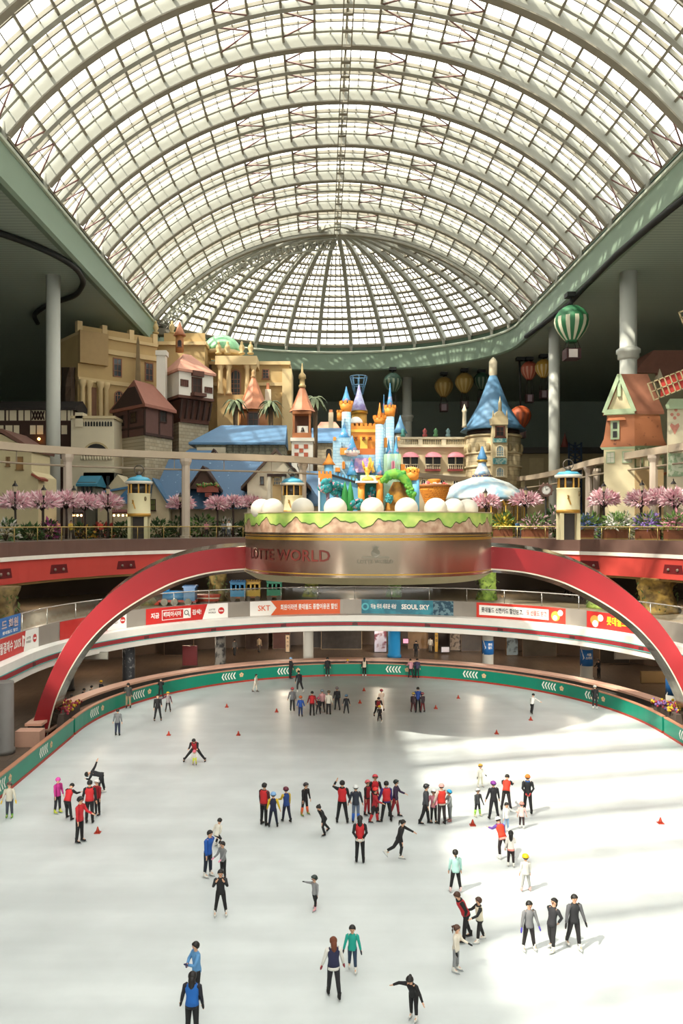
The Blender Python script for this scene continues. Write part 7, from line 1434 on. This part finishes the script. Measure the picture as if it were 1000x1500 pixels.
PEOPLE = [
 # foreground
 (489, 1462, 1.62, 190, 'walk', 'low', 'low', WT, KB, 'person with long reddish hair in a navy vest over white sleeves, skating away', dict(vest='#2a2c4a', head='long', hc='#6b3a26', glove='#8d2a3c', hem=WT)),
 (516, 1421, 1.32, -5, 'walk', 'low', 'low', '#1f9c8c', '#2c3d55', 'child in a teal top and patterned navy leggings looking down', dict(boot=WT, glove='#1d2230')),
 (606, 1493, 1.3, -30, 'lean', (8, 34, 14, 30), (20, 80, 10, 60), K, K, 'person in a black suit with left arm bent high at the bottom edge', dict(head='bun', boot=WT, lean=28)),
 (289, 1463, 1.55, -60, 'stand', 'fold', 'fold', '#5d93c4', K, 'person in a light blue top with arms folded at lower left', dict(glove='#2b2f55')),
 (281, 1524, 1.68, 175, 'stand', 'low', 'down', '#23232c', K, 'person in a bright blue vest seen from behind at the bottom edge', dict(vest='#1f63b5', head='long', hc='k', glove=K)),
 (323, 1341, 1.52, 5, 'wide', 'face', 'face', '#232325', K, 'person in a black jacket with both hands at the face, wearing white skates', dict(head='bun', boot=WT)),
 (304, 1284, 1.72, 55, 'stand', 'back', 'down', '#1f55a8', '#1f2433', 'person in a royal blue jacket leaning toward the child in grey', dict(head='short', boot=WT, tilt=0, lean=8, hc='k')),
 (327, 1286, 1.32, -35, 'stand', 'hold', 'hold', '#7d7f80', K, 'child in a grey sweater with pink mittens facing the person in royal blue', dict(glove='#d98aa0', head='short', boot=K)),
 (318, 1241, 1.25, 150, 'crouch', 'trail', 'back', '#d9d3c6', K, 'child in a cream jacket crouching behind the person in royal blue', dict(boot=WT, lean=24)),
 (462, 1332, 1.12, -40, 'walk', 'down', 'side', '#8d8d8f', K, 'small child in grey with a dark helmet stretching one arm, alone mid ice', dict(head='helmet', hc='#23312c', boot='#d99aa2', glove=K)),
 (667, 1307, 1.47, 180, 'wide', 'down', 'down', '#a9d3cc', K, 'person in a pale mint jacket with a dark ponytail seen from behind', dict(head='pony', boot='#e3c3c0')),
 (684, 1378, 1.62, -75, 'walk', 'back', 'back', K, K, 'adult in a red vest leaning forward and pulling the child in a cream vest', dict(vest='#b8262e', head='short', hc='br', lean=26, hood=K)),
 (704, 1380, 1.38, -80, 'walk', 'hold', 'fwd', K, K, 'child in a cream vest holding on to the adult in a red vest', dict(vest='#d9cfb8', boot=WT, hood=K, hc='br')),
 (667, 1423, 1.33, 60, 'stand', 'hold', 'down', '#dcd3c4', '#8d8f92', 'child in a cream jacket and grey trousers with a high ponytail and black gloves', dict(head='pony', boot=WT, glove=K, hc='br')),
 (774, 1392, 1.5, 10, 'wide', 'low', 'low', '#77777a', '#2a2526', 'person in a grey zip jacket with purple gloves, legs apart', dict(glove='#4a3fa8', head='short', boot=WT)),
 (809, 1392, 1.56, -55, 'back', 'back', 'back', '#333236', '#2b292c', 'person in a dark suit arching back with a flying ponytail', dict(head='pony', boot=WT)),
 (839, 1388, 1.66, 8, 'walk', 'low', 'low', '#2d2d30', '#262326', 'tall person in dark top with grey sleeves, rightmost of three skaters at lower right', dict(boot=WT, glove=K, sl='#5a5a5e')),
 (770, 1306, 1.27, 185, 'wide', 'down', 'down', WT, '#a9a9a6', 'child with a yellow helmet in a white jacket seen from behind, alone at right', dict(head='helmet', hc='#e3b414', boot='#d9a9a2')),
 (732, 1259, 1.6, 200, 'glide', 'fwd', 'low', '#6d4aa0', '#2e2529', 'coach with white hat, orange red vest and purple sleeves bending over a child', dict(vest='#d8402a', head='hat', hc='#e6e3de', hem='#e39a90', boot=WT, lean=30)),
 (748, 1270, 1.33, 170, 'stand', 'down', 'hold', '#e6e0da', '#2a2022', 'long haired child in white coat with pink hem beside the white hatted coach', dict(head='long', hc='k', hem='#e08a80', boot=WT)),
 (741, 1218, 1.2, 20, 'stand', 'out', 'down', '#e3e3e0', '#8fa9c9', 'child in white coat and pale blue leggings just behind the white hatted coach', dict(head='short', hc='k', boot=WT)),
 (764, 1214, 1.1, 175, 'stand', 'down', 'low', '#e3bdb8', '#3a2a2c', 'small child in a pale pink coat seen from behind', dict(head='hat', hc='#c9877a', boot=WT)),
 (773, 1192, 1.72, 175, 'walk', 'back', 'back', '#232427', K, 'tall person in black with an orange cap and red gloves behind the back', dict(head='hat', hc='#d87a35', glove='#c0303a', hood='#2f5fa0')),
 (741, 1188, 1.66, 160, 'wide', 'fwd', 'fwd', K, '#332c2f', 'coach in an orange red vest bending away over the ice at right', dict(vest='#d23a26', lean=38, head='short')),
 (723, 1200, 1.64, 190, 'wide', 'low', 'low', '#2b2a2f', '#2b2a2f', 'tall child in a dark suit with a purple helmet seen from behind', dict(head='helmet', hc='#8f3fa0')),
 (699, 1196, 1.22, 25, 'wide', 'low', 'down', '#4a4c4e', '#2a2a2c', 'child in a charcoal puffer jacket with bright green socks', dict(head='helmet', hc='#c9cbc9', sock='#a3d95a', glove=K, boot='#c9c9a0')),
 (703, 1153, 1.1, 20, 'wide', 'hold', 'low', '#e6e3d6', '#e0dcc4', 'small child all in white with a yellow helmet at right', dict(head='helmet', hc='#d9a93a', glove=K, boot=WT)),
 (621, 1208, 1.74, 80, 'walk', 'down', 'down', '#3d4046', K, 'tall skater in a dark grey jacket and black helmet left of the children in pink', dict(head='helmet', hc='#1e1f22')),
 (635, 1205, 1.42, -20, 'stand', 'hold', 'low', '#d98a98', K, 'child in a pink jacket with a white helmet', dict(head='helmet', hc='#dedbd6', glove=K)),
 (647, 1208, 1.74, 195, 'stand', 'low', 'hold', '#c9b9ae', '#332c2e', 'adult in pink cap and red vest with beige sleeves among children at right', dict(vest='#d0362c', head='hat', hc='#d9a29a')),
 (659, 1204, 1.36, -75, 'stand', 'hold', 'hold', '#8d9292', '#6b7070', 'child in grey with a bright blue helmet', dict(head='helmet', hc='#2f9fd0', boot='#8d5a5a')),
 (501, 1206, 1.84, 175, 'wide', 'head', 'low', K, K, 'coach in a red vest with one hand raised to the head, from behind', dict(vest=RD, hood=K)),
 (521, 1206, 1.62, 182, 'stand', 'low', 'low', '#2b313d', '#5f6a80', 'skater in a dark navy jacket with a white helmet and grey leggings seen from behind', dict(head='helmet', hc='#d9dad8', sock='#2f5fb5')),
 (549, 1192, 1.74, 5, 'stand', 'low', 'low', '#c0272f', '#2a2022', 'tall child in a red top and red helmet at the back of the racing group', dict(head='helmet', hc='#b5303a', sl=K)),
 (537, 1194, 1.54, 50, 'stand', 'hold', 'down', '#2a1f22', '#a8242c', 'child in red and black suit with pinkish red helmet, left of the racing group', dict(head='helmet', hc='#c95a5e', vest='#a3242c')),
 (547, 1206, 1.53, 80, 'walk', 'down', 'hold', '#a3242c', '#241c1f', 'child with a bright red helmet in front of the racing group', dict(head='helmet', hc='#d82f2a', sock='#b5282c', hood=K)),
 (566, 1204, 1.76, 190, 'wide', 'low', 'down', '#3a2f6d', K, 'coach in a red vest with purple sleeves seen from behind in the racing group', dict(vest=RD)),
 (577, 1197, 1.64, 70, 'walk', 'hold', 'down', '#3a2a44', '#8d242c', 'tall child with black helmet and dark red leggings right of the racing group', dict(head='helmet', hc='#1e2a26')),
 (527, 1264, 1.78, 178, 'stand', 'back', 'back', K, K, 'person with long black hair in a red vest, hands behind the back, seen from behind', dict(vest=RD, head='long', hc='k', hem=WT)),
 (586, 1258, 1.58, 70, 'glide', (60, 20, 62, 14), 'down', '#232224', '#232224', 'person in a black suit gliding right with one arm stretched forward', dict(head='pony', boot=WT)),
 (386, 1209, 1.8, 150, 'stand', 'down', 'down', '#4a2024', K, 'coach in a red vest standing left of the children in navy and yellow suits', dict(vest=RD)),
 (400, 1212, 1.47, 178, 'wide', 'low', 'low', '#1f2440', '#1d2033', 'child in a navy and yellow racing suit with a blue and white helmet', dict(head='helmet', hc='#7fa9d6', sl='#d9b52f')),
 (420, 1205, 1.5, -150, 'walk', 'hold', 'down', '#25407d', '#1d2033', 'child in a navy and yellow racing suit with a maroon helmet', dict(head='helmet', hc='#5d1f2f', sl='#c9a82f')),
 (446, 1194, 1.44, 40, 'wide', 'down', 'down', K, K, 'child in black with orange socks', dict(head='helmet', hc='#2b2326', sock='#e0663a', boot='#7d8f3a', lean=8)),
 (478, 1222, 1.4, -55, 'stride', 'down', 'trail', '#1f1f21', '#1f1f21', 'child in black suit with bent knees and hair bun near centre', dict(head='bun', lean=28)),
 # left group
 (14, 1198, 1.56, 8, 'stand', 'low', 'low', '#b9b4a4', '#3a3f4a', 'child in a beige jacket with yellow gloves beside the boards at the left edge', dict(head='helmet', hc='#4a3a33', glove='#d9b52f', boot='#5f9a35')),
 (84, 1191, 1.58, 60, 'stand', 'down', 'down', '#b52f80', '#23232a', 'child in a magenta coat and hat', dict(head='hat', hc='#c9479a', boot='#a9b535')),
 (101, 1201, 1.62, 160, 'bend', 'fwd', 'fwd', K, K, 'coach in a red vest bending forward beside the child in magenta', dict(vest=RD, lean=24)),
 (116, 1234, 1.84, 70, 'stand', 'hold', 'down', '#b8242c', K, 'instructor in a red jacket and black helmet, nearest of the left group', dict(head='helmet', hc='#1c1b1d', boot=K)),
 (131, 1206, 1.84, 185, 'stand', 'low', 'down', K, K, 'coach in a red vest standing upright behind the orange cone of the left group', dict(vest=RD, hood=K)),
 (143, 1194, 1.56, -25, 'stand', 'down', 'hold', '#9a242c', '#211c1f', 'child in a red and black suit with a white helmet in the left group', dict(head='helmet', hc='#dcdad6')),
 (149, 1163, 1.72, -75, 'bow', 'fold', (-150, 8, -160, 4), '#1e1e22', '#1e1e22', 'skater in black bowing low with one arm swung up behind', dict(head='hat', hc='#2b2b2a', boot=WT)),
 (285, 1116, 1.72, 0, 'deep', 'fwd', 'fwd', K, K, 'coach in a red vest crouching with legs spread wide behind a small child', dict(vest='#b02a30')),
 (285, 1121, .98, 5, 'crouch', 'fwd', 'fwd', '#d6d0cc', '#c9d63a', 'tiny child in white and yellow green held by the crouching coach', dict(head='helmet', hc='#d9697a', boot=K)),
 (172, 1078, 1.62, 178, 'stand', 'low', 'down', '#6f7072', '#23283f', 'person in a grey jacket and dark jeans near the left boards', dict()),
 (231, 1056, 1.76, 15, 'wide', 'hold', 'down', '#201f21', '#1f1e20', 'person in a black coat standing beside the child in a yellow helmet at upper left', dict()),
 (246, 1043, 1.36, 10, 'wide', 'low', 'out', '#8f8888', '#2a2528', 'child with a yellow helmet holding out an arm at upper left', dict(head='helmet', hc='#e0a52a', sl='#5a2a3a')),
 (179, 1037, 1.78, -160, 'stand', 'hold', 'down', '#4a4a48', '#9a8468', 'person in a dark grey jacket and beige trousers leaning at the left boards', dict()),
 (231, 1022, 1.5, -170, 'bend', 'hold', 'hold', '#1d1c1e', '#1d1c1e', 'person in black stooping at the boards behind the child in a yellow helmet', dict(lean=20)),
 (373, 1014, 1.4, 70, 'walk', 'down', 'down', '#d6cdc0', '#c9c0b0', 'skater in cream near the far boards at left', dict(lean=8)),
 # far
 (423, 993, 1.78, 120, 'stand', 'hold', 'down', '#1e1e20', '#1e1e20', 'person in black with a pale blue cap at the far boards', dict(head='hat', hc='#8fb5d9')),
 (440, 1015, 1.72, -160, 'stride', 'down', 'down', '#232329', '#1f1f24', 'skater in black striding left in front of the far boards', dict(boot=WT)),
 (476, 987, 1.66, 180, 'stand', 'down', 'down', '#232326', '#232326', 'person in a long black coat standing at the far boards', dict(boot=WT)),
 (533, 986, 1.6, 170, 'stand', 'down', 'hold', '#d6c4ae', K, 'person in a beige vest with long black hair at the far boards', dict(head='long', hc='k', sl=K, boot=WT)),
 (607, 986, 1.6, -160, 'walk', 'hold', 'down', '#c98f98', '#2a2528', 'person in a pink shirt leaning on the far boards', dict()),
 (614, 990, 1.66, 170, 'walk', 'low', 'down', '#3a3350', K, 'person in a dark purple jacket right of the one in a pink shirt', dict()),
 (428, 1042, 1.62, 178, 'stand', 'low', 'down', '#6f6f72', '#232326', 'skater in a grey jacket with a red helmet, leftmost of the far row', dict(head='helmet', hc='#b5404a')),
 (440, 1050, 1.36, 175, 'stand', 'low', 'low', '#274fa0', '#23345c', 'child in a blue jacket with an orange helmet', dict(head='helmet', hc='#d8692f')),
 (457, 1049, 1.66, 180, 'stand', 'low', 'low', '#7d1f26', K, 'coach in a red vest in the far row of children', dict(vest='#b8262c')),
 (466, 1047, 1.16, 175, 'wide', 'down', 'down', '#26262b', '#26262b', 'small dark dressed child with a pink helmet beside the coach in the far row', dict(head='helmet', hc='#c96a80')),
 (472, 1044, 1.56, -170, 'walk', 'down', 'down', '#d9a3a6', '#332a2e', 'child in a pale pink jacket in the far row', dict(head='helmet', hc='#7d8a94')),
 (481, 1047, 1.6, 165, 'stand', 'down', 'down', '#d9d3c4', '#26252a', 'person in a long cream coat with a brown helmet in the far row', dict(head='helmet', hc='#6d5a44', hem='#d9d3c4')),
 (494, 1041, 1.62, -165, 'walk', 'down', 'down', '#2a2b30', '#3a3b40', 'person in a dark coat near the right end of the far row', dict(head='helmet', hc='#7d6f72')),
 (507, 1046, 1.3, 175, 'wide', 'low', 'low', '#22242a', '#22242a', 'child in a dark jacket with a grey blue helmet, rightmost of the far row', dict(head='helmet', hc='#5f7d9a')),
 (552, 1051, 1.62, 5, 'stride', 'fwd', 'fwd', K, K, 'coach in a dark red vest bending over the child with a yellow helmet', dict(vest='#8f2228', lean=34)),
 (556, 1057, 1.1, -10, 'wide', 'hold', 'hold', '#2a2628', '#26252a', 'child with a yellow helmet held by the bending coach', dict(head='helmet', hc='#e0b030', lean=24)),
 (559, 1042, 1.5, -170, 'walk', 'down', 'hold', '#d6bfae', '#c9b5a5', 'child in a beige jacket with a dark red helmet behind the bending coach', dict(head='helmet', hc='#8f2a3a')),
 (612, 1043, 1.7, 178, 'stand', 'low', 'low', '#27458f', K, 'adult in a blue jacket between two children at the far right of centre', dict()),
 (605, 1044, 1.36, 150, 'wide', 'down', 'hold', '#3a2a30', '#4a2228', 'child in dark red left of the adult in blue', dict(head='helmet', hc='#b59a4a')),
 (619, 1044, 1.36, -150, 'wide', 'hold', 'down', '#3a2d35', '#6b2228', 'child in dark clothing right of the adult in blue', dict(head='helmet', hc='#8a4a52')),
 (778, 1046, 1.4, 140, 'stride', 'down', 'out', '#dcdad4', '#1e1d20', 'skater in a white top and black trousers striding at upper right', dict(lean=22)),
 (871, 1039, 1.66, 170, 'stand', 'down', 'down', '#1f1f22', '#232326', 'person in a long black coat with a white hat at the right boards', dict(head='hat', hc='#d9d7d0', boot=WT, hem='#1f1f22')),
]
for px, py, H, h, pose, la, ra, top, legs, label, kw in PEOPLE:
    person(px, py, H, h, pose, la, ra, top, legs, label, **kw)
# spectators around the rink and on the upper floors
def at_depth(px, d, z): p = W(px, 768, d); return Vector((p.x, p.y, z))
spec = 'visitors off the ice'
person(0, 0, 1.3, 180, 'stand', 'hold', 'hold', '#d99aa8', '#3a2a30', 'child with a yellow hat in pink behind the far boards', head='hat', hc='#e3b52a', at=at_depth(509, 70.1, 0), skates=False, group=spec)
person(0, 0, 1.62, -60, 'stand', 'hold', 'hold', '#26252a', K, 'seated looking visitor in black at the ledge left of the right arch', head='long', hc='k', at=at_depth(877, 68.2, 0), skates=False, group=spec)
for px, d, c, leg, lab, kw in ((122, 57.6, '#2b2628', K, 'visitor in dark clothes resting on the bench behind the left boards', {}), (133, 58.6, '#8f8478', '#4a4038', 'visitor in a beige jacket sitting behind the left boards', {}), (147, 60.5, '#2a2a30', K, 'visitor with a yellow cap sitting behind the left boards', dict(head='hat', hc='#d9a92f')), (104, 55.5, '#a8333a', '#33262a', 'visitor in red sitting near the foot of the left arch', {})):
    person(0, 0, 1.6, 140, 'sit', 'hold', 'hold', c, leg, lab, at=at_depth(px, d, 0), skates=False, group=spec, **kw)
for px, d, H, c, leg, lab, kw in ((343, 80, 1.65, '#5d5a56', '#2c2a2a', 'visitor with a pink bag walking on the left concourse', {}), (379, 82, 1.62, '#9a8468', '#4a4038', 'visitor in a beige coat on the left concourse', {}), (609, 79, 1.65, '#1d1c1f', K, 'visitor in black standing by the shops right of the blue column', {}), (630, 82, 1.6, '#c9bfb0', '#7d7468', 'visitor in pale clothes before the shops right of the blue column', {})):
    person(0, 0, H, 165, 'walk', 'down', 'down', c, leg, lab, at=at_depth(px, d, 0), skates=False, group=spec, **kw)
for px, d, H, c, leg, lab in ((850, 74.0, 1.5, '#d98f98', '#3a5f9a', 'visitor in a pink shirt and blue trousers on the second floor inside the right arch'), (838, 76.5, 1.62, '#8a7a68', '#3a302a', 'visitor in a brown coat on the second floor left of the one in pink'), (829, 77.5, 1.62, '#2e2a2a', '#1f1d1e', 'visitor in dark clothes on the second floor near the right arch')):
    person(0, 0, H, 40, 'walk', 'down', 'down', c, leg, lab, at=at_depth(px, d, 6.3), z=6.3, skates=False, group=spec)
for px, d, H, c, leg, lab in ((335, 78.5, 1.66, '#dcd8d2', '#5d6470', 'visitor in a white shirt at the deck railing left of the podium'), (327, 79.5, 1.62, '#7d7f86', '#2f3138', 'visitor in grey at the deck railing beside the one in white'), (302, 79, 1.6, '#c98a90', '#3a3438', 'visitor in pink behind the deck railing in front of the tall green hedge'), (704, 78.5, 1.66, '#dcd6cc', '#c9c2b4', 'visitor in white at the right end of the podium'), (757, 75.5, 1.64, '#3a5f7d', '#23252c', 'visitor in blue between the first two planters on the right'), (764, 75, 1.6, '#d9d4cc', '#4a4a52', 'visitor in white between the first two planters on the right'), (104, 69, 1.62, '#c9a84a', '#4a4038', 'visitor in yellow behind the gold railing at left'), (84, 67.5, 1.62, '#d99a70', '#4a3a38', 'visitor in orange behind the gold railing at far left'), (147, 72, 1.6, '#c94a3a', '#2c2628', 'visitor in red by the market stall at left')):
    person(0, 0, H, 20, 'stand', 'down', 'hold', c, leg, lab, at=at_depth(px, d, 12.2), z=12.2, skates=False, group=spec)
# skating aid cart by the far boards
p = G(519, 989); root = empty('skating_aid', p, 'dark red skating aid frame with a blue panel at the far boards', 'skating aid')
m = MB(); m.box((p.x-.5, p.y-.1, .12), (p.x+.5, p.y+.35, .95)); m.build('body', M('#3a2226', .5), root); m = MB(); m.box((p.x-.25, p.y-.14, .5), (p.x+.25, p.y-.1, .85)); m.build('blue_panel', M('#3fa3d0', .4), root)
for sx in (-.4, .4): m = MB(); m.box((p.x+sx-.12, p.y-.2, 0), (p.x+sx+.12, p.y+.4, .14)); m.build('runner', M('#c0442f', .5), root)
m = MB(); m.tube([(p.x-.5, p.y+.1, .95), (p.x-.5, p.y+.1, 1.1), (p.x+.5, p.y+.1, 1.1), (p.x+.5, p.y+.1, .95)], .03, 6); m.build('handle', STL, root)
# heaps of flowers at the feet of the arches, small things on the ledge
for sx, lab in ((-1, 'heap of red and yellow bags behind the foot of the left arch'), (1, 'purple and yellow flower bed at the foot of the right arch')):
    c = Vector((RX+sx*20.2, 51.8, 0)); rnd = random.Random(8+sx); root = empty('flower_bed', c, lab, 'flower bed'); m = MB()
    for _ in range(130): m.mi = rnd.randrange(3); m.ball((c.x+rnd.uniform(-.7, .7), c.y+rnd.uniform(-1.6, 1.6), 1.25+rnd.uniform(0, .3)), rnd.uniform(.06, .12), None, None, 6, 4)
    m.mi = 0; m.build('blooms', [M('#a83a4a', .7), M('#c9a42f', .7), M('#7d5f9a' if sx > 0 else '#8a2f35', .7)], root); m = MB(); m.box((c.x-.5, c.y-1.7, 0), (c.x+.5, c.y+1.7, 1.25)); m.build('trough', M('#5d5048', .7), root)
